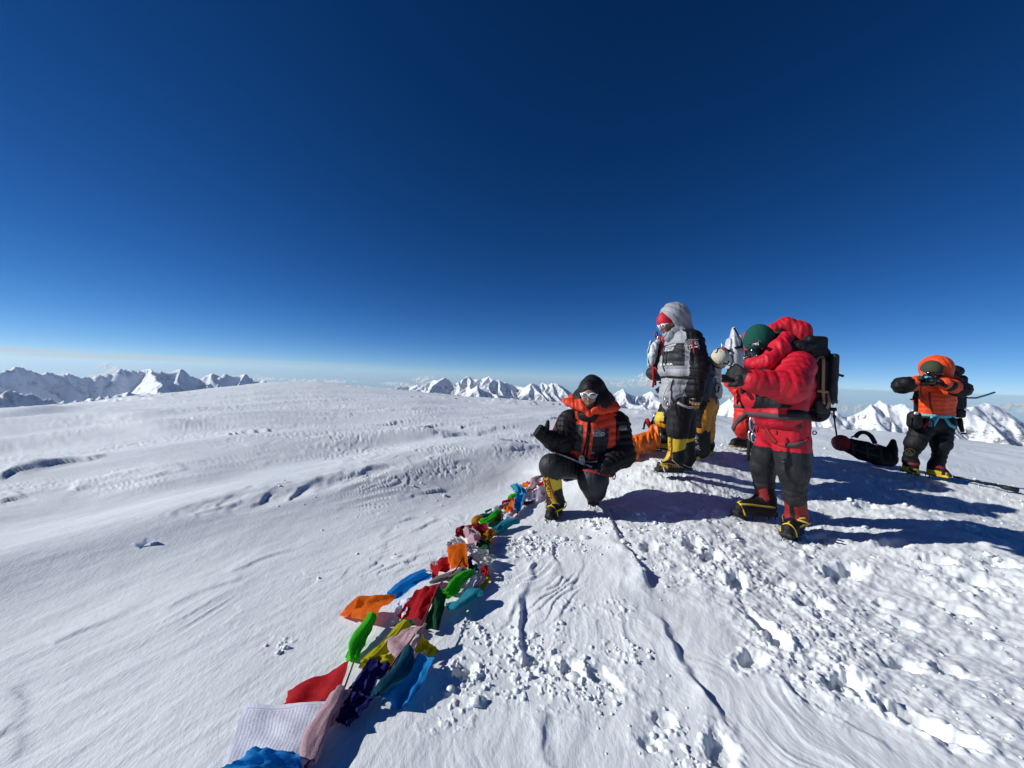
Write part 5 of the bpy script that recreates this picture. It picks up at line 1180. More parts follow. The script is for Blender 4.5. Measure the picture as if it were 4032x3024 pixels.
# ===== 4. the man in orange at the right, both hands at his face with a camera
def orange():
    D = 5.45; p = lambda x, y, d=D: A3(P(x, y, d))
    J = dict(head=p(3664, 1462, 5.36), fd=nrm((-.25, -.9, -.34)), fu=nrm((-.05, -.3, .95)), neck=p(3676, 1515), chest=p(3680, 1570), pelvis=p(3676, 1655),
             shL=p(3742, 1506, 5.48), elL=p(3784, 1532, 5.18), wrL=p(3712, 1508, 5.05), shR=p(3617, 1510, 5.46), elR=p(3552, 1518, 5.18), wrR=p(3600, 1500, 5.05),
             hipL=p(3706, 1664, 5.45), knL=p(3706, 1745, 5.38), anL=p(3692, 1838, 5.45), toL=p(3738, 1872, 5.32), hipR=p(3646, 1664, 5.45), knR=p(3602, 1745, 5.42), anR=p(3572, 1825, 5.52), toR=p(3600, 1860, 5.42))
    root = person('person in an orange down jacket and black trousers holding a camera up to the face', [p(3580, 1862, 5.5), p(3690, 1882, 5.42)])
    build_body(root, J, .0135); up = np.array([0, 0, 1.])
    s = SDF(.06)
    s.chain('torso', [p(3678, 1520), p(3676, 1570), p(3676, 1628)], [.13, .148, .145])
    for x in (3644, 3715): s.chain('torso', [p(x + 4, 1525), p(x, 1575), p(x + 2, 1630)], [.10, .112, .108])
    s.chain('armL', [J['shL'], J['elL']], [.105, .095], quilt=(.07, .009)); s.chain('armL', [J['elL'], lerp(J['elL'], J['wrL'], .92)], [.095, .07], quilt=(.07, .009))
    s.chain('armR', [J['shR'], J['elR']], [.105, .095], quilt=(.07, .009)); s.chain('armR', [J['elR'], lerp(J['elR'], J['wrR'], .92)], [.095, .07], quilt=(.07, .009))
    def ch(c, n, t, nn):
        m = np.zeros(len(c), int)
        for a, e in (('armL', J['elL']), ('armR', J['elR'])): m[(n == a) & (np.linalg.norm(c - e, axis=1) < .17)] = 1
        return m
    jk = Cloth('down_jacket', s, .0115, [K['hiorange'], K['black']], root, ch, lambda X: wrinkle(X, 36, .010, 3) + baffles(X, up, J['pelvis'], .06, .004))
    h = J['head']; R = axes(J['fd'], J['fu']); S, Fw, U = R
    s = SDF(.05); s.ell('hood', p(3686, 1446, 5.48), (.175, .18, .165), R); s.cap('hood', p(3645, 1480, 5.46), p(3615, 1498, 5.40), .07, .055); s.cap('hood', p(3722, 1455, 5.46), p(3734, 1495, 5.40), .065, .05); s.cap('hood', p(3680, 1465, 5.52), p(3680, 1515, 5.52), .14, .13)
    s.ell('hole', h + Fw * .15 + S * .010 - U * .02, (.130, .22, .140), R, k=.03, sub=True); s.ell('hole', h + S * .015 - U * .02, (.125, .13, .145), R, k=.03, sub=True)
    Cloth('hood', s, .010, [K['hiorange']], root, None, lambda X: wrinkle(X, 30, .012, 5))
    s = SDF(.02); s.ell('cap', h + U * .035, (.108, .122, .118), R); s.ell('cut', h - U * .15 + Fw * .03, (.3, .3, .155), R, k=.01, sub=True); Cloth('knit_cap', s, .009, [K['olive']], root)
    s = SDF(.02); s.ell('g', h - U * .004 + Fw * .082, (.092, .045, .050), R); g = Cloth('goggles', s, .008, [K['glass']], root)
    s = SDF(.02); s.ell('m', h - U * .08 + Fw * .04, (.085, .075, .075), R); Cloth('face_mask', s, .009, [K['black']], root)
    s = SDF(.05); s.cap('seat', J['hipL'], J['hipR'], .145, .145)
    for q in 'LR': s.chain('leg', [J['hip' + q], J['kn' + q], lerp(J['kn' + q], J['an' + q], .25)], [.140, .108, .086], quilt=(.09, .010), k=.03); s.cap('shin', lerp(J['kn' + q], J['an' + q], .25), lerp(J['kn' + q], J['an' + q], .88), .082, .070, quilt=(.07, .008), k=.02)
    tr = Cloth('down_trousers', s, .012, [K['black']], root, None, lambda X: wrinkle(X, 34, .010, 6, .6))
    def chb(c, n, t, nn):
        z = (c - b0) @ bu; u = (c - b0) @ bd; m = np.zeros(len(c), int); m[(n != 'shaft') & (z < .085)] = 1; m[(z < .085) & (np.abs(u - bL * .78) < .018)] = 0; m[(n != 'shaft') & (z > .125) & (u > .12) & (z < .16)] = 3; m[n == 'sole'] = 2; m[(n == 'sole') & (z > .014)] = 1; return m
    for kn, an, he, to in (('L', 'L', p(3645, 1866, 5.55), p(3742, 1886, 5.32)), ('R', 'R', p(3556, 1850, 5.60), p(3612, 1870, 5.40))):
        b0 = he; bd = nrm(to - he); bu = nrm(np.array([0, 0, 1.]) - bd * bd[2]); bL = np.linalg.norm(to - he)
        b = make_boot(root, 'boot', lerp(J['kn' + kn], J['an' + an], .6), he, to, [K['black'], K['yrubber'], K['rubber'], K['darkred']], chb, (.075, .070), h=.010); crampon(b, K['rubber'], None, None)
    decal('emblem', tr.o, tr, peak_logo(.105), p(3582, 1780, 5.2), nrm(EX - EZ * .1), EZ, K['goldprint'], .004)
    mitt(root, 'glove', lerp(J['elR'], J['wrR'], .9), nrm(p(3648, 1490, 5.02) - J['wrR']), (.1, .6, -.75), -1, [K['black']], curl=(.4, .6, .5), sc=1.2, fat=1.15, h=.009, sl=.08)
    mitt(root, 'glove', lerp(J['elL'], J['wrL'], .9), nrm(p(3668, 1492, 5.02) - J['wrL']), (-.1, .6, -.75), 1, [K['black']], curl=(.4, .6, .5), sc=1.2, fat=1.15, h=.009, sl=.08)
    strap('zip', jk.o, jk, [p(3660, 1545, 5.1), p(3662, 1580, 5.1), p(3668, 1610, 5.1), p(3672, 1630, 5.1)], .02, K['darkred'], .006)
    hr = belt('harness', root, [jk, tr], p(3678, 1636), up, .040, K['webteal'], .010, 1.0)
    strap('leg_loop', hr, tr, [p(3672, 1640, 5.1), p(3668, 1660, 5.1), p(3660, 1680, 5.1)], .04, K['webteal'], .008, .006); strap('leg_loop', hr, tr, [p(3694, 1640, 5.1), p(3680, 1660, 5.1), p(3672, 1676, 5.1)], .04, K['webteal'], .008, .01)
    strap('leg_loop', hr, tr, [p(3716, 1644, 5.1), p(3730, 1660, 5.1), p(3736, 1672, 5.1), p(3760, 1684, 5.15)], .04, K['webteal'], .008, .006); strap('tie_in_loop', hr, tr, [p(3664, 1655, 5.1), p(3648, 1668, 5.1), p(3632, 1684, 5.1)], .035, K['webred'], .01, .01)
    tubes('carabiner', hr, [(loop_pts(p(3668, 1668, 5.13), EX, EZ, .025, .05), .008), (loop_pts(p(3592, 1664, 5.3), EX, EZ, .05, .06), .008)], K['webblack'], 6)
    s = SDF(.02); s.cap('pouch', p(3600, 1640, 5.34), p(3600, 1668, 5.34), .075, .08); Cloth('belt_pouch', s, .010, [K['black']], hr); s = SDF(.01); s.box('clip', p(3608, 1627, 5.22), (.026, .012, .018), rd=.008); Cloth('belt_clip', s, .006, [K['white']], hr)
orange()

# ===== 5-7. three people half hidden behind the others
def hidden(label, D, J, jm, tm, panel, boots, face_h=.018, jackch=None, extra=None):
    root = person(label, [b[0] for b in boots]); up = np.array([0, 0, 1.]); build_body(root, J, face_h); s = SDF(.05)
    s.chain('torso', [J['neck'], J['chest'], lerp(J['chest'], J['pelvis'], .55), J['pelvis']], [.13, .20, .19, .18]); s.cap('torso', J['shL'], J['shR'], .13, .13)
    for q in 'LR': s.chain('arm', [J['sh' + q], J['el' + q], J['wr' + q]], [.12, .105, .075], quilt=(.075, .009))
    jk = Cloth('down_jacket', s, .014, jm, root, jackch, lambda X: wrinkle(X, 34, .009, 2) + baffles(X, up, J['pelvis'], .08, .005))
    s = SDF(.05); s.cap('seat', J['hipL'], J['hipR'], .155, .155)
    for q in 'LR': s.chain('leg' + q, [J['hip' + q], J['kn' + q], lerp(J['kn' + q], J['an' + q], .35)], [.15, .125, .115], quilt=(.08, .010))
    tr = Cloth('down_trousers', s, .013, tm, root, panel, lambda X: wrinkle(X, 34, .009, 4, .7))
    R = axes(J['fd'], J['fu']); s = SDF(.03); s.ell('hood', A3(J['head']) + R[2] * .02 - R[1] * .03, (.135, .14, .15), R); s.cap('hood', A3(J['head']) - R[1] * .03, J['neck'], .12, .13); s.ell('hole', A3(J['head']) + R[1] * .11, (.085, .12, .11), R, k=.02, sub=True); Cloth('hood', s, .011, [jm[0]], root)
    for i, (he, to, q, ms, f) in enumerate(boots):
        b = make_boot(root, 'boot', lerp(J['kn' + q], J['an' + q], .3), he, to, ms, f, (.10, .088), h=.012); crampon(b, K['rubber'], None, None)
    for q, sd in (('L', 1), ('R', -1)): mitt(root, 'glove', J['wr' + q], nrm(A3(J['wr' + q]) - A3(J['el' + q])), (0, 1, .2), sd, [K['black']], curl=(.4, .5, .4), sc=1.1, h=.009)
    return root, jk, tr
def sole_pick(he, to, band=.075):
    he, to = A3(he), A3(to); d = nrm(to - he); u = nrm(np.array([0, 0, 1.]) - d * d[2])
    def f(c, n, t, nn):
        z = (c - he) @ u; m = np.zeros(len(c), int); m[(n != 'shaft') & (z < band)] = 1; m[(n == 'sole') & (z < .014)] = 2; return m
    return f
bm = [K['black'], K['yrubber'], K['rubber']]
# behind-left of the tall man: black suit with amber knees, striding to the left
q = lambda x, y, d=5.40: A3(P(x, y, d))
he, to = q(2652, 1768, 5.44), q(2562, 1764, 5.34); he2, to2 = q(2690, 1762, 5.6), q(2610, 1760, 5.56)
J3 = dict(head=q(2672, 1330), fd=nrm((-.9, -.3, -.2)), fu=(0, 0, 1), neck=q(2676, 1372), chest=q(2672, 1425), pelvis=q(2664, 1540), shL=q(2682, 1395, 5.26), elL=q(2668, 1470, 5.18), wrL=q(2630, 1510, 5.16), shR=q(2676, 1395, 5.58), elR=q(2660, 1470, 5.66), wrR=q(2625, 1510, 5.6),
          hipL=q(2660, 1560, 5.36), knL=q(2620, 1650, 5.34), anL=q(2628, 1735, 5.42), toL=q(2572, 1756, 5.36), hipR=q(2668, 1560, 5.5), knR=q(2660, 1650, 5.56), anR=q(2668, 1735, 5.6), toR=q(2615, 1752, 5.58))
def pan3(c, n, t, nn):
    X, Y = quads(c, 5.3, 2620, 1650); m = np.zeros(len(c), int); m[(Y > 1664 + (X - 2600) * .35) & (Y < 1680 + (X - 2600) * .35) & np.isin(n, ['legL', 'legR'])] = 1; m[(X < 2606 - (Y - 1630) * .1) & (Y > 1622) & (Y < 1658)] = 2; return m
p3, _, t3 = hidden('person in black trousers with amber knees, left of and behind the tall grey figure', 5.4, J3, [K['black']], [K['black'], K['amber'], K['yellow']], pan3, [(he, to, 'L', bm, sole_pick(he, to)), (he2, to2, 'R', bm, sole_pick(he2, to2))])
# behind-right of the tall man: navy top, black and amber trousers, cream pack
q = lambda x, y, d=5.10: A3(P(x, y, d))
he, to = q(2770, 1806, 5.26), q(2720, 1822, 5.04); he2, to2 = q(2800, 1790, 5.5), q(2745, 1800, 5.36)
J4 = dict(head=q(2716, 1352, 5.2), fd=nrm((-.95, .2, -.1)), fu=(0, 0, 1), neck=q(2726, 1398), chest=q(2744, 1468), pelvis=q(2765, 1570), shL=q(2736, 1430, 4.98), elL=q(2772, 1490, 4.92), wrL=q(2768, 1560, 4.9), shR=q(2736, 1430, 5.3), elR=q(2732, 1490, 5.4), wrR=q(2700, 1520, 5.36),
          hipL=q(2762, 1590, 5.04), knL=q(2750, 1690, 5.02), anL=q(2760, 1775, 5.2), toL=q(2728, 1812, 5.06), hipR=q(2778, 1590, 5.22), knR=q(2772, 1690, 5.24), anR=q(2785, 1770, 5.45), toR=q(2750, 1792, 5.38))
def pan4(c, n, t, nn):
    X, Y = quads(c, 5.0, 2750, 1650); m = np.zeros(len(c), int); e = np.interp(Y, [1570, 1650, 1700], [2770, 2748, 2747]); m[X > e] = 1; m[(Y > 1684) & (Y < 1708)] = 1; return m
p4, j4, t4 = hidden('person in navy top and amber-sided black trousers, close behind the tall grey figure', 5.1, J4, [K['navy']], [K['black'], K['amber']], pan4, [(he, to, 'L', bm, sole_pick(he, to)), (he2, to2, 'R', bm, sole_pick(he2, to2))])
s = SDF(.03); s.chain('gaiter', [q(2752, 1705, 5.02), q(2758, 1770, 5.12)], [.135, .115]); g4 = Cloth('gaiter', s, .010, [K['black']], p4, None, lambda X: wrinkle(X, 34, .010, 4)); decal('emblem', g4.o, g4, peak_logo(.10), q(2745, 1730, 4.8), EX, EZ, K['silverprint'])
decal('lettering', g4.o, g4, text2d('SPORTIVA', .05, .001), q(2744, 1768, 4.8), nrm(EX + EZ * .05), EZ, K['silverprint'])
# beyond the man in red: scarlet suit, left arm and one leg in view
q = lambda x, y, d=6.05: A3(P(x, y, d))
he, to = q(2962, 1768, 6.1), q(2876, 1756, 5.95); he2, to2 = q(3010, 1760, 6.3), q(2930, 1752, 6.2)
J5 = dict(head=q(2962, 1345, 6.1), fd=nrm((.9, -.3, -.1)), fu=(0, 0, 1), neck=q(2956, 1390), chest=q(2948, 1440), pelvis=q(2942, 1570), shL=q(2935, 1415, 6.2), elL=q(2905, 1480, 6.1), wrL=q(2920, 1540, 6.0), shR=q(2932, 1415, 5.92), elR=q(2880, 1500, 5.9), wrR=q(2915, 1560, 5.8),
          hipL=q(2950, 1590, 6.15), knL=q(2962, 1680, 6.2), anL=q(2980, 1740, 6.25), toL=q(2940, 1750, 6.2), hipR=q(2938, 1590, 5.98), knR=q(2922, 1680, 5.95), anR=q(2938, 1740, 6.02), toR=q(2890, 1755, 5.95))
p5, j5, t5 = hidden('person in a scarlet suit beyond the green-capped climber, only arm and leg showing', 6.05, J5, [K['red2']], [K['red2']], None, [(he, to, 'R', [K['black'], K['black'], K['yrubber']], sole_pick(he, to)), (he2, to2, 'L', [K['black'], K['black'], K['yrubber']], sole_pick(he2, to2))])
hr = belt('harness', p5, [j5, t5], q(2942, 1600), (0, 0, 1), .05, K['web'], .01); strap('leg_loop', hr, t5, [q(2940, 1630, 5.6), q(2905, 1655, 5.6), q(2885, 1690, 5.7)], .06, K['web'], .012, .006)
# ------------------------------------------------------------------ packs and other gear
def q_(x, y, d): return A3(P(x, y, d))
def gear(name, label, cat, loc, group=None): return empty(name, Vector(loc), label, cat, 'backpacks of the climbers' if name == 'backpack' else group)

# pack on the back of the man in red
c = q_(3246, 1495, 3.44); g = gear('backpack', 'tall black backpack with tan straps on the back of the red suited person', 'backpack', c - np.array([0, 0, .36]))
s = SDF(.02); s.box('body', q_(3192, 1525, 3.44), (.085, .15, .26), rd=.05); s.box('body', q_(3182, 1615, 3.44), (.08, .14, .09), rd=.05, k=.05)
bk = Cloth('pack_body', s, .008, [K['black']], g, None, lambda X: wrinkle(X, 30, .006, 2))
s = SDF(.02); s.box('lid', q_(3176, 1360, 3.44), (.085, .145, .070), rd=.03); s.box('lid', q_(3188, 1394, 3.44), (.085, .14, .04), rd=.03); Cloth('lid', s, .008, [K['black']], g, None, lambda X: wrinkle(X, 34, .006, 4))
s = SDF(.02); s.box('p', q_(3270, 1490, 3.31), (.030, .06, .21), rd=.025); s.box('p', q_(3232, 1600, 3.29), (.06, .03, .06), rd=.02); sp_ = Cloth('side_pocket', s, .008, [K['charcoal']], g, None, lambda X: wrinkle(X, 40, .005, 1))
strap('strap', g, [bk, sp_], [q_(3238, 1410, 3.1), q_(3237, 1480, 3.1), q_(3236, 1545, 3.1), q_(3240, 1590, 3.1)], .026, K['webtan'], .006, .012); strap('strap', g, [bk, sp_], [q_(3200, 1405, 3.15), q_(3222, 1409, 3.1), q_(3240, 1409, 3.1)], .024, K['webtan'], .006, .012)
strap('strap', g, [bk, sp_], [q_(3216, 1539, 3.15), q_(3240, 1542, 3.1), q_(3268, 1546, 3.1)], .022, K['webtan'], .006, .014); strap('strap', g, [bk, sp_], [q_(3266, 1548, 3.1), q_(3262, 1580, 3.1), q_(3250, 1608, 3.1)], .022, K['webtan'], .006, .014)
tubes('strap_tail', g, [([q_(3276, 1460, 3.3), q_(3292, 1472, 3.28), q_(3306, 1480, 3.27), q_(3320, 1481, 3.27)], [.010, .010, .010, .012])], K['webblack'], 5, step=.03)
tubes('gear_loop', g, [(loop_pts(q_(3266, 1398, 3.3), EX, EZ, .012, .016), .004), (loop_pts(q_(3280, 1448, 3.3), EX, EZ, .010, .02), .004)], K['webblack'], 5)
tubes('daisy_chain', g, [([q_(3274, 1420, 3.34), q_(3281, 1500, 3.34), q_(3276, 1560, 3.34), q_(3284, 1590, 3.32), q_(3298, 1588, 3.3)], .007), ([q_(3276, 1592, 3.33), q_(3290, 1580, 3.32), q_(3299, 1577, 3.3)], .008)], K['webblack'], 5, step=.03)
tubes('bottom_bar', g, [([q_(3180, 1612, 3.3), q_(3240, 1610, 3.28), q_(3290, 1612, 3.28)], .016), ([q_(3216, 1625, 3.28), q_(3214, 1650, 3.27), q_(3226, 1668, 3.27), q_(3232, 1645, 3.27)], .012)], K['webblack'], 6, step=.03)
tubes('hanging_cord', g, [([q_(3283, 1618, 3.3), q_(3286, 1660, 3.3), q_(3294, 1710, 3.32), q_(3302, 1768, 3.34)], .007), (loop_pts(q_(3285, 1640, 3.3), EX, EZ, .012, .035), .006)], K['webblack'], 6, step=.03)
# phone in the gloves of the man in red
c = q_(2872, 1490, 3.14); ph = gear('phone', 'dark phone held in the black gloves of the red suited person', 'phone', c); R = axes((.35, .9, -.25)); s = SDF(.004).box('p', c, (.058, .006, .034), R, rd=.006)
ck = Cloth('phone_body', s, .005, [K['glass']], ph); s = SDF(.003).box('p', c + R[1] * .006, (.060, .005, .036), R, rd=.004); Cloth('case', s, .005, [K['darkred']], ph)
# camera held by the man in orange
c = q_(3658, 1500, 4.99); ca = gear('camera', 'small black camera held at the face of the person in orange', 'camera', c); s = SDF(.01).box('b', c, (.065, .028, .040), rd=.012); Cloth('camera_body', s, .006, [K['glass']], ca)
s = SDF(.01).cap('l', c, c + np.array([-.02, -.06, 0]), .030, .028); Cloth('lens', s, .006, [K['rubber']], ca); s = SDF(.005).box('v', c + np.array([-.015, .0, .047]), (.030, .02, .012), rd=.005); Cloth('viewfinder', s, .006, [K['webteal']], ca)
tubes('neck_strap', ca, [([c + [-.06, 0, .02], c + [-.09, .02, -.12], c + [-.05, .03, -.22], c + [.02, .04, -.24]], .007)], K['webblack'], 5, step=.03)
# cream pack of the man in navy
c = q_(2815, 1500, 5.14); g = gear('backpack', 'cream backpack with a rounded roll on top behind the tall grey figure', 'backpack', c - np.array([0, 0, .3]))
s = SDF(.03); s.box('b', q_(2804, 1490, 5.14), (.07, .13, .22), rd=.05); s.box('b', q_(2812, 1545, 5.1), (.065, .12, .09), rd=.05, k=.05); bk = Cloth('pack_body', s, .010, [K['cream']], g, None, lambda X: wrinkle(X, 30, .008, 2))
s = SDF(.02).ell('r', q_(2834, 1411, 5.02), (.118, .16, .125), axes((.35, .9, 0))); rl = Cloth('roll', s, .009, [K['cream']], g, None, lambda X: wrinkle(X, 30, .008, 5))
strap('cord', rl.o, rl, [q_(2800, 1432, 4.7), q_(2815, 1446, 4.7), q_(2840, 1450, 4.7), q_(2862, 1440, 4.8), q_(2869, 1420, 4.9)], .014, K['webblack'], .008, .004); strap('cord', rl.o, rl, [q_(2797, 1400, 4.8), q_(2812, 1376, 4.9), q_(2835, 1370, 5.0), q_(2856, 1382, 5.0)], .012, K['webblack'], .008, .004)
s = SDF(.03).box('p', q_(2822, 1535, 5.0), (.05, .06, .085), axes((.1, 1, .1)), rd=.03); pk = Cloth('pocket', s, .009, [K['cream']], g, None, lambda X: wrinkle(X, 40, .006, 1)); strap('pocket_trim', pk.o, pk, [q_(2812, 1522, 4.8), q_(2814, 1545, 4.8), q_(2828, 1545, 4.8), q_(2832, 1520, 4.8)], .016, K['web'], .005, .004)
tubes('tent_pole', g, [([q_(2786, 1501, 4.95), q_(2832, 1474, 4.95)], .011)], K['alu'], 6)
tubes('strap', g, [([q_(2800, 1436, 5.0), q_(2826, 1448, 4.97), q_(2856, 1440, 4.98)], .012)], K['webred'], 5)
# silver pack of the man in scarlet
c = q_(2893, 1390, 5.7); g = gear('backpack', 'crinkled silver backpack with a pointed top on the scarlet suited person', 'backpack', c - np.array([0, 0, .3]))
s = SDF(.05); s.chain('b', [q_(2890, 1292, 5.7), q_(2888, 1350, 5.7), q_(2886, 1392, 5.7), q_(2892, 1445, 5.7), q_(2900, 1490, 5.75)], [.012, .085, .130, .100, .07], k=.008); s.cap('b', q_(2902, 1340, 5.85), q_(2906, 1420, 5.85), .07, .08)
bk = Cloth('pack_body', s, .010, [K['silver']], g, None, lambda X: wrinkle(X, 22, .034, 3)); strap('strap', g, bk, [q_(2854, 1372, 5.4), q_(2868, 1380, 5.3), q_(2880, 1384, 5.3)], .03, K['webblack'], .02, .004); strap('strap', g, bk, [q_(2893, 1372, 5.3), q_(2906, 1368, 5.3), q_(2920, 1366, 5.3)], .035, K['webblack'], .02, .004)
strap('edge_tape', g, bk, [q_(2890, 1292, 5.5), q_(2904, 1318, 5.5), q_(2920, 1345, 5.5), q_(2922, 1372, 5.5)], .022, K['webblack'], .012, .004); decal('lettering', bk.o, bk, text2d('SUMMIT', .05, .001) if False else stroke2d([(0, .05), (.004, .02), (-.003, 0), (.004, -.03)], .010), q_(2882, 1388, 5.3), EX, EZ, K['silverprint'])
tubes('snow_picket', g, [([q_(2846, 1384, 5.6), q_(2842, 1350, 5.6)], .014)], K['alu'], 6); tubes('compass_hoop', g, [(loop_pts(q_(2872, 1418, 5.45), EX, EZ, .055, .075), .008)], K['webblack'], 6); tubes('strap', g, [([q_(2845, 1368, 5.5), q_(2856, 1382, 5.45), q_(2872, 1388, 5.45)], .014)], K['webred'], 5)
# red and grey pack to the left of the tall man, with a pale flag tied over it
c = q_(2592, 1420, 5.22); g = gear('backpack', 'red and grey backpack with a white and green cloth, left of the tall grey figure', 'backpack', c - np.array([0, 0, .3]))
s = SDF(.03); s.box('b', q_(2600, 1400, 5.22), (.085, .12, .20), axes((0, 1, 0)), rd=.06); s.ell('b', q_(2585, 1470, 5.2), (.135, .13, .105), k=.05); bk = Cloth('pack_body', s, .009, [K['charcoal']], g, None, lambda X: wrinkle(X, 30, .010, 2))
s = SDF(.02).box('b', q_(2612, 1370, 5.12), (.055, .05, .15), rd=.04); Cloth('red_bag', s, .009, [K['red']], g, None, lambda X: wrinkle(X, 40, .010, 4))
strap('strap', g, bk, [q_(2572, 1430, 4.9), q_(2572, 1470, 4.9), q_(2576, 1500, 4.9)], .03, K['webred'], .008, .006); strap('strap', g, bk, [q_(2577, 1448, 4.9), q_(2594, 1458, 4.9), q_(2610, 1468, 4.9)], .026, K['webred'], .008, .006)
tubes('strap_tail', g, [([q_(2573, 1495, 5.08), q_(2572, 1512, 5.08), q_(2570, 1525, 5.08)], [.012, .016, .014]), ([q_(2578, 1495, 5.08), q_(2582, 1508, 5.08), q_(2580, 1518, 5.08)], [.01, .014, .012])], K['webred'], 5)
tubes('carabiner', g, [(loop_pts(q_(2584, 1318, 5.15), EX, EZ, .018, .04), .009), (loop_pts(q_(2587, 1332, 5.15), EX * .8, EZ, .02, .03), .006)], K['darkred'], 6); tubes('steel_ring', g, [(loop_pts(q_(2598, 1336, 5.1), EX, EZ, .03, .05), .010)], K['steel'], 6)
tubes('cord', g, [([q_(2586, 1330, 5.14), q_(2600, 1350, 5.1), q_(2616, 1354, 5.08)], .006)], K['webred'], 5)
s = SDF(.02); s.chain('f', [q_(2590, 1345, 5.1), q_(2577, 1365, 5.08), q_(2570, 1400, 5.06), q_(2567, 1428, 5.08)], [.03, .045, .05, .03]); Cloth('white_cloth', s, .008, [K['silver']], g, None, lambda X: wrinkle(X, 40, .016, 5)); s = SDF(.02); s.chain('f', [q_(2568, 1350, 5.16), q_(2560, 1385, 5.14), q_(2561, 1425, 5.14)], [.02, .03, .03]); Cloth('green_cloth', s, .008, [K['green'], ], g, None, lambda X: wrinkle(X, 40, .010, 2)); s = SDF(.02); s.chain('f', [q_(2563, 1345, 5.2), q_(2555, 1385, 5.2), q_(2556, 1440, 5.2)], [.012, .018, .02]); Cloth('pale_cloth', s, .008, [K['silver']], g, None, lambda X: wrinkle(X, 40, .008, 2))
# pack of the man in orange
c = q_(3772, 1540, 5.62); g = gear('backpack', 'black backpack worn by the person in the orange jacket', 'backpack', c - np.array([0, 0, .35]))
s = SDF(.03); s.box('b', q_(3745, 1545, 5.72), (.17, .09, .26), rd=.06); bk = Cloth('pack_body', s, .011, [K['black']], g, None, lambda X: wrinkle(X, 30, .008, 2)); s = SDF(.03); s.ell('l', q_(3756, 1462, 5.66), (.105, .10, .085)); Cloth('lid', s, .010, [K['black']], g, None, lambda X: wrinkle(X, 30, .008, 1))
tubes('strap_tail', g, [([q_(3788, 1560, 5.5), q_(3812, 1567, 5.48), q_(3845, 1567, 5.45)], .012)], K['navy'], 5); tubes('strap_end', g, [([q_(3845, 1567, 5.45), q_(3880, 1557, 5.42), q_(3917, 1545, 5.4)], .013)], K['webteal'], 5); tubes('hanging_tool', g, [([q_(3776, 1648, 5.4), q_(3782, 1672, 5.4), q_(3790, 1700, 5.4)], [.035, .03, .022]), ([q_(3788, 1706, 5.4), q_(3804, 1708, 5.4)], .012)], K['webblack'], 7)
s = SDF(.02); s.box('p', q_(3776, 1628, 5.42), (.06, .05, .06), rd=.03); Cloth('hip_pocket', s, .010, [K['black']], g); tubes('strap', g, [([q_(3603, 1545, 5.3), q_(3594, 1562, 5.3), q_(3598, 1578, 5.32), q_(3586, 1572, 5.28)], .010), ([q_(3610, 1500, 5.26), q_(3608, 1560, 5.27), q_(3606, 1625, 5.3)], .024)], K['webblack'], 6, step=.04)
# pack lying on the snow
c = q_(3400, 1815, 6.0); g = gear('backpack', 'dark backpack with a red top lying on the snow beside the person in orange', 'backpack', c)
s = SDF(.04); s.chain('b', [q_(3345, 1755, 6.1), q_(3400, 1775, 6.0), q_(3460, 1795, 5.92), q_(3495, 1805, 5.88)], [.115, .14, .14, .12]); bk = Cloth('pack_body', s, .010, [K['black']], g, None, lambda X: wrinkle(X, 30, .008, 2))
for x0, x1, dy in ((3352, 3362, 0), (3408, 3418, 12), (3462, 3472, 26)): strap('strap', g, bk, [q_(x0, 1722 + dy, 5.6), q_(x0 + 6, 1750 + dy, 5.6), q_(x1, 1790 + dy, 5.6)], .030, K['web'], .008, .005)
strap('strap', g, bk, [q_(3340, 1762, 5.6), q_(3400, 1782, 5.6), q_(3470, 1800, 5.6)], .022, K['web'], .006, .008)
for x, y in ((3366, 1752), (3422, 1764)):
    _b = SDF(.004).box('b', q_(x, y, 5.82), (.026, .010, .018), rd=.006); Cloth('buckle', _b, .006, [K['rubber']], g)
s = SDF(.04); s.ell('t', q_(3312, 1744, 6.12), (.115, .13, .125)); Cloth('red_lid', s, .010, [K['darkred']], g, None, lambda X: wrinkle(X, 30, .008, 1))
s = SDF(.03); s.chain('h', [q_(3510, 1815, 5.85), q_(3512, 1770, 5.85), q_(3517, 1738, 5.85)], [.07, .062, .035]); Cloth('hip_wing', s, .010, [K['black']], g, None, lambda X: wrinkle(X, 30, .006, 1))
tubes('shoulder_strap', g, [([q_(3368, 1722, 5.95), q_(3380, 1704, 5.92), q_(3402, 1699, 5.9), q_(3428, 1712, 5.88), q_(3446, 1746, 5.85)], .030)], K['black'], 8, step=.03); tubes('webbing', g, [([q_(3446, 1748, 5.8), q_(3470, 1756, 5.8), q_(3490, 1762, 5.8)], .010), ([q_(3352, 1722, 6.0), q_(3370, 1714, 5.95)], .012), ([q_(3520, 1775, 5.85), q_(3528, 1788, 5.84), q_(3536, 1790, 5.84)], .010)], K['webblack'], 5)
# orange tarp bundle in front of the tall man's boots
c = q_(2520, 1775, 5.0); s = SDF(.05)
for a, b, ra, rb in ((q_(2578, 1690, 5.2), q_(2560, 1735, 5.15), .05, .10), (q_(2560, 1735, 5.15), q_(2505, 1752, 5.05), .11, .10), (q_(2505, 1752, 5.05), q_(2470, 1790, 4.95), .10, .06), (q_(2470, 1800, 4.92), q_(2500, 1795, 4.96), .045, .05), (q_(2480, 1725, 5.3), q_(2500, 1735, 5.25), .05, .06)): s.cap('t', a, b, ra, rb)
tp = Cloth('tarp', s, .009, [K['tarp']], None, None, lambda X: wrinkle(X, 26, .040, 2)); center_origin(tp.o); tag(tp.o, 'crumpled shiny orange tarp bundle on the snow between the crouching and the grey person', 'tarp')
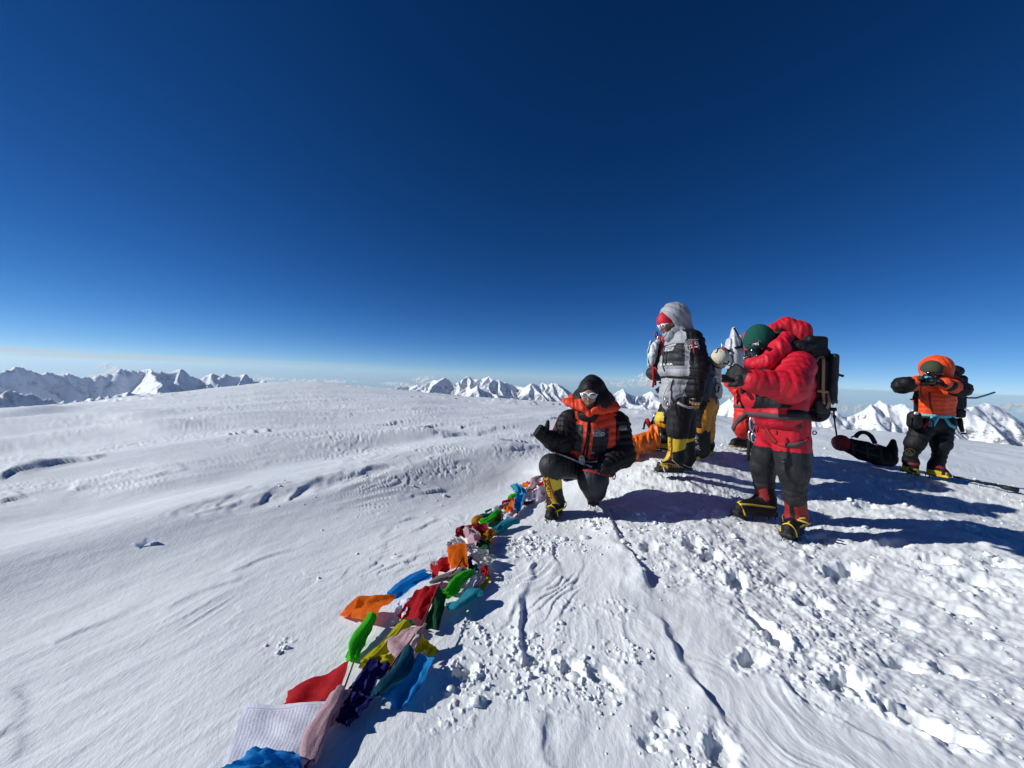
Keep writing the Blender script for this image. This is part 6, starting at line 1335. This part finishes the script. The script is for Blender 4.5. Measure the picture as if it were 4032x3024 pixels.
# ice axe and snow picket standing behind the tarp
c = q_(2551, 1690, 5.5); g = gear('ice_axe', 'small ice axe with a red handle stuck in the snow behind the orange tarp', 'ice axe', c)
tubes('shaft', g, [([q_(2545, 1650, 5.45), q_(2554, 1668, 5.45), q_(2562, 1684, 5.45)], [.032, .034, .028])], K['webred'], 7); tubes('pick', g, [([q_(2545, 1652, 5.45), q_(2538, 1668, 5.44), q_(2535, 1686, 5.44)], [.012, .016, .012]), ([q_(2530, 1688, 5.44), q_(2538, 1688, 5.44)], .010)], K['webblack'], 6); tubes('leash', g, [([q_(2562, 1670, 5.45), q_(2570, 1655, 5.45), q_(2575, 1640, 5.46)], .012), ([q_(2566, 1678, 5.45), q_(2572, 1655, 5.45)], .010)], K['webblack'], 5)
g = gear('snow_picket', 'pale aluminium snow picket standing upright behind the orange tarp', 'snow picket', q_(2580, 1695, 5.5)); a, b = q_(2576, 1692, 5.5), q_(2583, 1625, 5.5)
V, F = sweep([(np.array([a, b]), np.array([[.030, 0, 0]] * 2), np.array([[0, .004, 0]] * 2)), (np.array([a, b]) + [.028, .02, 0], np.array([[.004, 0, 0]] * 2), np.array([[0, .022, 0]] * 2)), (np.array([a, b]) + [-.028, .02, 0], np.array([[.004, 0, 0]] * 2), np.array([[0, .022, 0]] * 2))]); mesh_np('channel', V, F, K['alu'], g, smooth=False); tubes('hole_rim', g, [(loop_pts(lerp(a, b, t) + np.array([0, -.006, 0]), EX, EZ, .008, .008, 10), .002) for t in (.3, .55, .8)], K['steel'], 5)
# trekking pole lying at the right edge
g = gear('trekking_pole', 'black trekking pole lying on the snow at the feet of the person in orange', 'trekking pole', gnd(3900, 1908)); a, b, m = A3(gnd(3752, 1876, .03)), A3(gnd(4012, 1932, .03)), A3(gnd(3940, 1916, .03)); tubes('shaft', g, [([a, m], .012)], K['webblack'], 6); tubes('grip', g, [([m, lerp(m, b, .3), b], [.022, .032, .026])], K['rubber'], 8)


# ------------------------------------------------------------------ prayer flags
def cloth_mat(name, c, c2=None, lines=.55, tr=.45, freq=26.0, sheen=.3):
    m = mat(name, c, .75, .25); nt = NT(m.node_tree); b = bsdf(m); out = m.node_tree.nodes['Material Output']
    uv = nt.n('ShaderNodeUVMap'); sp = nt.n('ShaderNodeSeparateXYZ'); nt.l(uv.outputs[0], sp.inputs[0])
    u, v = sp.outputs[0], sp.outputs[1]
    no = nt.n('ShaderNodeTexNoise', i_Scale=70.0, i_Detail=2.0); nt.l(uv.outputs[0], no.inputs['Vector'])
    line = nt.math('GREATER_THAN', nt.math('SINE', nt.math('MULTIPLY', u, freq * 6.2832)), .1)
    brk = nt.math('GREATER_THAN', no.outputs[0], .42)
    ins = nt.math('MULTIPLY', nt.math('LESS_THAN', nt.math('ABSOLUTE', nt.math('SUBTRACT', u, .5)), .42), nt.math('LESS_THAN', nt.math('ABSOLUTE', nt.math('SUBTRACT', v, .5)), .40))
    bo = nt.math('MULTIPLY', nt.math('LESS_THAN', nt.math('ABSOLUTE', nt.math('SUBTRACT', u, .5)), .455), nt.math('LESS_THAN', nt.math('ABSOLUTE', nt.math('SUBTRACT', v, .5)), .435)); bi = nt.math('SUBTRACT', bo, nt.math('MULTIPLY', nt.math('LESS_THAN', nt.math('ABSOLUTE', nt.math('SUBTRACT', u, .5)), .44), nt.math('LESS_THAN', nt.math('ABSOLUTE', nt.math('SUBTRACT', v, .5)), .42)))
    fac = nt.math('ADD', nt.math('MULTIPLY', nt.math('MULTIPLY', nt.math('MULTIPLY', line, brk), ins), lines), nt.math('MULTIPLY', bi, lines), True)
    dark = tuple(x * .35 for x in c) if c2 is None else c2
    colr = nt.mix(fac, c, dark); nt.l(colr, b.inputs['Base Color'])
    n2 = nt.n('ShaderNodeTexNoise', i_Scale=9.0, i_Detail=5.0, i_Distortion=1.0); nt.l(uv.outputs[0], n2.inputs['Vector']); bp = nt.n('ShaderNodeBump', i_Strength=.3, i_Distance=.012); nt.l(n2.outputs[0], bp.inputs['Height']); nt.l(bp.outputs[0], b.inputs['Normal'])
    t = nt.n('ShaderNodeBsdfTranslucent'); nt.l(colr, t.inputs[0]); nt.l(bp.outputs[0], t.inputs['Normal']); mx = nt.n('ShaderNodeMixShader'); mx.inputs[0].default_value = tr; nt.l(b.outputs[0], mx.inputs[1]); nt.l(t.outputs[0], mx.inputs[2]); nt.l(mx.outputs[0], out.inputs['Surface']); return m
FC = dict(orange=cloth_mat('orange_flag_cloth', (.92, .18, .006)), blue=cloth_mat('blue_flag_cloth', (.010, .27, .68)), cyan=cloth_mat('cyan_flag_cloth', (.015, .27, .38), (.10, .50, .58)), red=cloth_mat('red_flag_cloth', (.50, .006, .014)), maroon=cloth_mat('maroon_flag_cloth', (.20, .008, .016)),
          green=cloth_mat('green_flag_cloth', (.06, .55, .02), (.012, .24, .012)), darkgreen=cloth_mat('dark_green_flag_cloth', (.008, .10, .035)), yellow=cloth_mat('yellow_flag_cloth', (.56, .50, .015)), white=cloth_mat('white_flag_cloth', (.80, .82, .93), (.30, .31, .40), .5, .35, 24.0),
          pink=cloth_mat('pink_flag_cloth', (.56, .38, .42), (.40, .22, .26), .5, .35, 14.0), navy=cloth_mat('navy_flag_cloth', (.010, .014, .13)), teal=cloth_mat('teal_flag_cloth', (.008, .10, .17)), amber=cloth_mat('amber_flag_cloth', (.62, .28, .012)), lilac=cloth_mat('lilac_flag_cloth', (.42, .36, .46), (.3, .25, .34), .4), grey=cloth_mat('faded_grey_flag_cloth', (.30, .27, .28), (.16, .15, .16)),
          shiny=cloth_mat('shiny_white_flag_cloth', (.62, .62, .62), (.4, .4, .4), .2, .25))
bsdf(FC['shiny']).inputs['Roughness'].default_value = .3
cord_pts = [(1180, 3040, .03), (1232, 2995, .04), (1345, 2740, .05), (1395, 2600, .05), (1481, 2735, .06), (1553, 2600, .08), (1625, 2515, .10), (1668, 2440, .10), (1700, 2370, .11), (1728, 2300, .11), (1800, 2240, .10), (1830, 2180, .10), (1880, 2120, .09), (1930, 2060, .07), (1990, 2020, .06), (2060, 1950, .06), (2130, 1890, .05), (2220, 1870, .04), (2290, 1850, .04)]
FS = empty('prayer_flag_string', gnd(1750, 2350), 'heaped string of coloured prayer flags trailing over the snow to the crouching person', 'prayer flags')
tubes('cord', FS, [([gnd(x, y, h * .8 + .012) for x, y, h in cord_pts[:4]], .0035), ([gnd(x, y, h * .8 + .012) for x, y, h in cord_pts[4:]], .004)], mat('maroon_cord', (.14, .035, .03), .9, .1), 6, step=.03)
_fn = [0]
def sheet(colr, c, label=None, fold=.012, nf=2.5, crum=.006, n=14, sag=0.0, ph=None):
    """c: four corners (px, py, height above the snow), in order round the cloth"""
    _fn[0] += 1; R = np.random.default_rng(100 + _fn[0]); C = [A3(gnd(x, y, h * .78 + .010)) for x, y, h in c]
    u, v = np.meshgrid(np.linspace(0, 1, n + 1), np.linspace(0, 1, n + 1)); U, Vv = u.ravel()[:, None], v.ravel()[:, None]
    X = C[0] * (1 - U) * (1 - Vv) + C[1] * U * (1 - Vv) + C[2] * U * Vv + C[3] * (1 - U) * Vv
    nn = np.cross(C[1] - C[0], C[3] - C[0]); nn /= np.linalg.norm(nn) + 1e-9
    if nn[2] < 0: nn = -nn
    ph = R.uniform(0, 6) if ph is None else ph; a = R.uniform(-.4, .4)
    w = np.sin((U + a * Vv) * nf * 2 * math.pi + ph); w = np.sign(w) * np.abs(w) ** .7
    X = X + nn * (fold * w * (.35 + .65 * Vv) + crum * 2 * perlin(U * 4 + _fn[0], Vv * 4) + crum * perlin(U * 9, Vv * 9 + _fn[0])) - np.array([0, 0, 1]) * sag * 4 * U * (1 - U)
    X += np.array([1, 0, 0]) * crum * perlin(U * 3 + 7, Vv * 3 + _fn[0]) * 1.5
    zg = base(X[:, 0], X[:, 1]) + .004; X[:, 2] = np.maximum(X[:, 2], zg)
    i = np.arange(n)[:, None] * (n + 1); j = np.arange(n)[None, :]; F = np.stack([i + j, i + j + 1, i + n + 2 + j, i + n + 1 + j], -1).reshape(-1, 4)
    o = mesh_np('flag', X, F, FC[colr], FS, uv=np.concatenate([U, Vv], 1))
    if label: o['label'] = label
    return o
def roll(colr, a, b, r, label=None, turns=1.25, flap=.0, r2=None, flat=.62):
    """flag rolled round its own edge: axis ends (px, py, height)"""
    _fn[0] += 1; R = np.random.default_rng(300 + _fn[0]); A = A3(gnd(a[0], a[1], a[2] * .7 + r * .6)); B = A3(gnd(b[0], b[1], b[2] * .7 + (r2 or r) * .6)); ax = B - A; d = nrm(ax); side = nrm(np.cross(d, [0, 0, 1])); up = np.cross(side, d)
    n, m = 12, 26; t, th = np.meshgrid(np.linspace(0, 1, n + 1), np.linspace(0, 1, m + 1)); t = t.ravel(); th = th.ravel(); a0 = R.uniform(0, 6)
    turns = turns * R.uniform(.72, .95); ang = a0 + th * turns * 2 * math.pi; rad = (r + ((r2 or r) - r) * t) * (1.12 - .50 * th) * (1 + .10 * np.sin(t * 7 + th * 3 + _fn[0]) + .50 * perlin(t * 2.2 + _fn[0], th * 5) + .22 * perlin(t * 6 + _fn[0], th * 13))
    rad = rad * (1 + .16 * np.sign(np.sin(ang * 2.2 + t * 1.5 + _fn[0])) * np.abs(np.sin(ang * 2.2 + t * 1.5 + _fn[0])) ** .4) * (1 - .25 * np.abs(2 * t - 1) ** 4 * R.uniform(0, 1))
    t = t + (.05 * perlin(th * 5 + _fn[0], th * 0 + .5)) * np.sign(t - .5)
    X = A + ax * t[:, None] + side * (np.cos(ang) * rad)[:, None] + up * (np.sin(ang) * rad * flat)[:, None] + side * (.018 * np.sin(t * 4 + _fn[0]))[:, None]
    X[:, 2] = np.maximum(X[:, 2], base(X[:, 0], X[:, 1]) + .003)
    i = np.arange(m)[:, None] * (n + 1); j = np.arange(n)[None, :]; F = np.stack([i + j, i + j + 1, i + n + 2 + j, i + n + 1 + j], -1).reshape(-1, 4)
    o = mesh_np('flag', X, F, FC[colr], FS, uv=np.stack([th, t], 1))
    if label: o['label'] = label
    return o
# nearest the lens
sheet('white', [(964, 2774, .02), (1305, 2763, .05), (1232, 3001, .05), (878, 3010, .0)], 'white printed flag lying open in front', .012, 1.0, .004, ph=2.2)
sheet('blue', [(862, 3030, .05), (1018, 2940, .075), (1162, 2954, .075), (1225, 3060, .03)], 'crumpled blue flag at the lower edge', .022, 1.4, .010)
sheet('blue', [(862, 3030, .05), (1225, 3060, .03), (1250, 3200, .02), (840, 3200, .02)], None, .012, 1.2, .008)
sheet('red', [(1133, 2716, .005), (1378, 2605, .11), (1330, 2755, .06), (1118, 2784, .005)], 'red flag above the white printed flag', .014, 1.5, .003)
roll('pink', (1331, 2722, .05), (1226, 2998, .03), .040, 'pale pink flag folded into a long roll', 1.1, r2=.034)
sheet('red', [(1240, 2905, .01), (1262, 2925, .03), (1222, 3010, .03), (1190, 3024, .0)], None, .01, 1, .004)
sheet('navy', [(1357, 2730, .05), (1460, 2593, .11), (1537, 2625, .08), (1452, 2728, .05)], 'dark navy flag', .02, 1.6, .012)
sheet('navy', [(1357, 2726, .06), (1484, 2742, .05), (1378, 2868, .0), (1331, 2848, .0)], None, .018, 1.5, .012)
roll('teal', (1606, 2566, .05), (1481, 2738, .04), .050, 'dark teal flag rolled beside the cord', 1.2, r2=.040)
sheet('blue', [(1645, 2570, .08), (1713, 2595, .09), (1614, 2792, .0), (1494, 2762, .03)], 'bright blue flag hanging off the heap', .020, 1.5, .006)
roll('green', (1449, 2424, .06), (1398, 2596, .02), .036, 'bright green flag rolled tight', 1.2, r2=.030); sheet('green', [(1425, 2470, .04), (1440, 2490, .05), (1395, 2598, .02), (1361, 2592, .0)], None, .008, 1, .003)
sheet('orange', [(1338, 2425, .0), (1406, 2349, .09), (1560, 2344, .10), (1464, 2440, .05)], 'orange flag spread out at the left of the heap', .016, 1.4, .005); sheet('orange', [(1334, 2421, .0), (1406, 2349, .09), (1420, 2352, .09), (1366, 2432, .02)], None, .006, 1, .003)
sheet('yellow', [(1591, 2434, .07), (1622, 2458, .06), (1484, 2620, .02), (1418, 2594, .04)], 'long folded yellow flag', .014, 1.2, .006); sheet('yellow', [(1655, 2489, .07), (1690, 2530, .04), (1692, 2588, .0), (1630, 2556, .05)], None, .012, 1.2, .005); sheet('yellow', [(1690, 2530, .03), (1734, 2562, .0), (1692, 2587, .0), (1685, 2560, .02)], None, .006, 1, .002); sheet('yellow', [(1418, 2594, .04), (1550, 2570, .05), (1545, 2625, .02), (1430, 2640, .0)], None, .02, 1.5, .008)
sheet('pink', [(1511, 2527, .05), (1595, 2480, .10), (1676, 2452, .12), (1562, 2606, .06)], 'striped pink flag', .012, 1.5, .004); sheet('pink', [(1668, 2455, .11), (1680, 2452, .11), (1636, 2562, .07), (1626, 2558, .07)], None, .006, 1, .002)
sheet('red', [(1637, 2320, .10), (1726, 2299, .13), (1665, 2442, .06), (1562, 2430, .03)], 'deep red flag in the middle of the heap', .016, 1.2, .006); sheet('darkgreen', [(1726, 2306, .12), (1757, 2345, .06), (1732, 2480, .0), (1668, 2470, .04)], 'dark green flag in shade', .014, 1.4, .006); sheet('white', [(1570, 2362, .04), (1612, 2360, .06), (1600, 2425, .04), (1545, 2455, .0)], None, .012, 1, .005); sheet('darkgreen', [(1548, 2460, .01), (1600, 2430, .04), (1640, 2450, .05), (1590, 2480, .01)], None, .012, 1, .006)
roll('blue', (1684, 2252, .07), (1530, 2340, .04), .044, 'blue flag folded into a bar', 1.1, r2=.036)
roll('cyan', (1758, 2388, .02), (1896, 2340, .04), .036, 'cyan printed flag rolled up', 1.15, r2=.040); roll('green', (1742, 2335, .07), (1860, 2248, .08), .046, 'green striped flag rolled up', 1.2, r2=.036)
sheet('white', [(1815, 2332, .03), (1866, 2262, .08), (1884, 2268, .07), (1850, 2335, .03)], None, .012, 1, .006); sheet('lilac', [(1850, 2335, .02), (1884, 2268, .06), (1906, 2280, .04), (1880, 2330, .01)], None, .012, 1, .006)
roll('grey', (1706, 2298, .09), (1820, 2238, .09), .030, 'faded grey flag rolled up', 1.1); sheet('red', [(1692, 2219, .06), (1772, 2185, .08), (1772, 2236, .08), (1705, 2280, .08)], None, .014, 1.2, .006); sheet('pink', [(1690, 2250, .03), (1700, 2215, .06), (1735, 2205, .07), (1715, 2262, .06)], None, .016, 1.2, .008)
sheet('orange', [(1762, 2152, .16), (1834, 2133, .17), (1846, 2231, .08), (1776, 2241, .07)], 'orange flag standing up in the heap', .007, 1.0, .003); sheet('orange', [(1760, 2152, .14), (1770, 2150, .15), (1784, 2240, .07), (1764, 2212, .07)], None, .005, 1, .002)
sheet('shiny', [(1850, 2200, .04), (1878, 2153, .12), (1942, 2182, .09), (1920, 2234, .03)], 'crumpled shiny white flag', .030, 1.8, .030); sheet('shiny', [(1758, 2152, .08), (1785, 2118, .13), (1828, 2132, .12), (1810, 2155, .09)], None, .022, 1.4, .020)
sheet('pink', [(1820, 2082, .14), (1862, 2074, .16), (1906, 2128, .11), (1858, 2160, .08)], 'pink flag opened like a cup', .030, 1.3, .016); sheet('lilac', [(1830, 2140, .08), (1868, 2140, .09), (1862, 2176, .06), (1832, 2175, .06)], None, .016, 1.2, .008)
sheet('maroon', [(1789, 2118, .08), (1795, 2078, .12), (1838, 2064, .14), (1830, 2110, .10)], None, .020, 1.2, .010); sheet('maroon', [(1828, 2066, .13), (1918, 2058, .14), (1925, 2110, .10), (1840, 2100, .10)], 'dark red flag behind the pink one', .022, 1.3, .012)
roll('red', (1898, 2240, .03), (1922, 2250, .02), .040, None, 1.3); roll('yellow', (1916, 2262, .01), (1900, 2335, .01), .012, 'thin twisted yellow flag', 1.1); roll('amber', (1934, 2092, .07), (1922, 2140, .05), .042, 'amber flag rolled upright', 1.2); roll('darkgreen', (1915, 2132, .06), (1905, 2168, .05), .045, None, 1.2); sheet('navy', [(1838, 2190, .06), (1858, 2180, .07), (1862, 2240, .05), (1842, 2240, .05)], None, .012, 1, .008); sheet('teal', [(1846, 2225, .05), (1880, 2225, .05), (1890, 2250, .04), (1860, 2262, .04)], None, .012, 1, .006)
roll('cyan', (1952, 2090, .03), (2036, 2048, .05), .044, 'teal printed flag rolled up beside the amber one', 1.15); roll('amber', (1878, 2062, .12), (1876, 2036, .16), .040, None, 1.2); roll('teal', (1896, 2040, .05), (1942, 2018, .05), .034, None, 1.2); roll('green', (1900, 2056, .06), (1966, 2012, .06), .036, 'green flag rolled up behind the dark red one', 1.2)
roll('darkgreen', (1926, 2068, .05), (1972, 2030, .05), .030, None, 1.2); sheet('darkgreen', [(1908, 2012, .02), (1960, 1990, .03), (1964, 1998, .02), (1912, 2022, .01)], None, .006, 1, .002); roll('white', (1940, 2012, .05), (1972, 1994, .05), .028, None, 1.2); roll('lilac', (1966, 2008, .07), (1990, 1982, .07), .034, None, 1.2); roll('red', (1988, 1984, .06), (2013, 1964, .06), .030, None, 1.2)
sheet('orange', [(1980, 2006, .08), (2028, 1960, .13), (2024, 2010, .09), (2000, 2024, .07)], 'orange flag near the far end', .020, 1.4, .010); sheet('white', [(1965, 2020, .06), (2016, 2018, .08), (2014, 2046, .04), (1960, 2050, .03)], None, .016, 1.2, .008); sheet('amber', [(1952, 2056, .03), (1998, 2044, .04), (1985, 2062, .02), (1945, 2080, .02)], None, .01, 1, .006)
sheet('blue', [(2026, 1950, .12), (2068, 1944, .12), (2046, 2018, .05), (2020, 2008, .07)], 'blue flag twisted near the boot', .026, 1.4, .014); sheet('cyan', [(2010, 1912, .08), (2035, 1902, .11), (2076, 1932, .10), (2030, 1938, .08)], None, .022, 1.5, .014); roll('green', (2014, 1962, .06), (2036, 1938, .07), .036, None, 1.2); sheet('blue', [(2030, 1905, .11), (2050, 1918, .11), (2060, 1945, .10), (2030, 1940, .09)], None, .022, 1.3, .012)
sheet('orange', [(2044, 1914, .05), (2077, 1892, .07), (2090, 1902, .06), (2066, 1922, .05)], None, .012, 1.2, .006); roll('pink', (2078, 1930, .06), (2124, 1884, .07), .042, 'pink flag rolled up by the boot', 1.2); sheet('lilac', [(2098, 1932, .07), (2140, 1908, .08), (2152, 1948, .04), (2086, 1985, .03)], 'pale lilac flag by the boot', .016, 1.2, .006); sheet('red', [(2116, 1908, .07), (2142, 1890, .08), (2148, 1905, .06), (2125, 1922, .06)], None, .01, 1, .004); roll('maroon', (2075, 1985, .03), (2085, 1975, .03), .030, None, 1.2); roll('teal', (2120, 1880, .05), (2150, 1868, .05), .030, None, 1.2)
roll('navy', (2212, 1884, .04), (2280, 1860, .05), .050, 'indigo flag behind the front shin', 1.2); sheet('white', [(1722, 2190, .0), (1762, 2176, .01), (1768, 2186, .01), (1730, 2200, .0)], None, .004, 1, .002); sheet('teal', [(2068, 1905, .03), (2100, 1885, .04), (2110, 1890, .04), (2080, 1912, .03)], None, .008, 1, .003)
# a single torn flag further out on the left
_fs = FS; FS = None
def gnd_full(px, py, h=0.0):
    d = ray(px, py); t = np.geomspace(.8, 9, 500); zz = full_z(d.x * t, d.y * t) + h; i = int(np.argmax(HCAM + d.z * t < zz)); return np.array([d.x, d.y, d.z]) * t[i] + [0, 0, HCAM]
_Q = [gnd_full(512, 2146, .012), gnd_full(588, 2112, .055), gnd_full(610, 2128, .012), gnd_full(548, 2160, .004)]
_u, _v = [q.ravel()[:, None] for q in np.meshgrid(np.linspace(0, 1, 9), np.linspace(0, 1, 7))]
_X = _Q[0] * (1 - _u) * (1 - _v) + _Q[1] * _u * (1 - _v) + _Q[2] * _u * _v + _Q[3] * (1 - _u) * _v; _X[:, 2] += (.006 * np.sin(_u * 9 + _v * 4) + .010 * np.sin(_v * 3.1))[:, 0]
_i = np.arange(6)[:, None] * 9; _j = np.arange(8)[None, :]
o = mesh_np('prayer_flag', _X, np.stack([_i + _j, _i + _j + 1, _i + 10 + _j, _i + 9 + _j], -1).reshape(-1, 4), FC['white'], uv=np.concatenate([_u, _v], 1)); o.name = 'prayer_flag'; center_origin(o); tag(o, 'single pale prayer flag scrap half buried in the snow, apart on the left', 'prayer flag'); FS = _fs

# ------------------------------------------------------------------ loose crumbs of snow
def ico(sub):
    b = bmesh.new(); bmesh.ops.create_icosphere(b, subdivisions=sub, radius=1.0); b.verts.ensure_lookup_table()
    V = np.array([v.co[:] for v in b.verts]); F = np.array([[v.index for v in f.verts] for f in b.faces]); b.free(); return V, F
I1, F1 = ico(1); I2, F2 = ico(2)
def crumbs():
    R = np.random.default_rng(77); V = []; F = []; b = 0
    bx = [_tpoly[:, 0].min(), _tpoly[:, 0].max(), _tpoly[:, 1].min(), _tpoly[:, 1].max()]; N = 42000
    X = R.uniform(bx[0], bx[1], N); Y = 1.2 + (bx[3] - 1.2) * R.uniform(0, 1, N) ** 1.5
    dn = fbm(X * 1.7, Y * 1.7, 3, 151); dn = dn + .5 * fbm(X * 6, Y * 6, 2, 153); ok = (poly_sd(X, Y, _tpoly) < .05) & (dn > R.uniform(-.05, .75, N)); X, Y = X[ok], Y[ok]; S = np.minimum(R.lognormal(-5.35, .62, len(X)), .034)
    for (px, py, rad, n) in [(2130, 2590, .20, 60), (2060, 2640, .16, 20), (1840, 2660, .10, 40), (2110, 2150, .16, 60), (2250, 2130, .22, 50), (2360, 2080, .18, 60), (2600, 2080, .3, 90), (1900, 2510, .08, 14), (1840, 2440, .06, 10), (1120, 2540, .05, 8), (2330, 2720, .15, 30), (2490, 2580, .12, 24), (1180, 2010, .3, 6), (1400, 2060, .4, 8), (1700, 1970, .4, 14), (2700, 2960, .14, 24), (1480, 2200, .3, 6), (2330, 1870, .25, 50), (2200, 1850, .2, 30)]:
        c = gnd(px, py); X = np.concatenate([X, c.x + R.normal(0, rad * .6, n)]); Y = np.concatenate([Y, c.y + R.normal(0, rad * .6, n)]); S = np.concatenate([S, np.minimum(R.lognormal(-5.0, .5, n), .024)])
    Z = full_z(X, Y)
    for x, y, z, s in zip(X, Y, Z, S):
        v, f = (I2, F2) if s > .016 else (I1, F1)
        k = R.normal(size=(3, 3)); q = v * (1 + .42 * np.sin(v @ k * 2.6).sum(1) / 2)[:, None] * R.uniform([.8, .8, .45], [1.5, 1.5, .95], 3) * s
        V.append(q + [x, y, z + s * .30]); F.append(f + b); b += len(v)
    tag(mesh_np('snow_crumbs', np.concatenate(V), np.concatenate(F), snow_mat), kind='stuff')
crumbs()
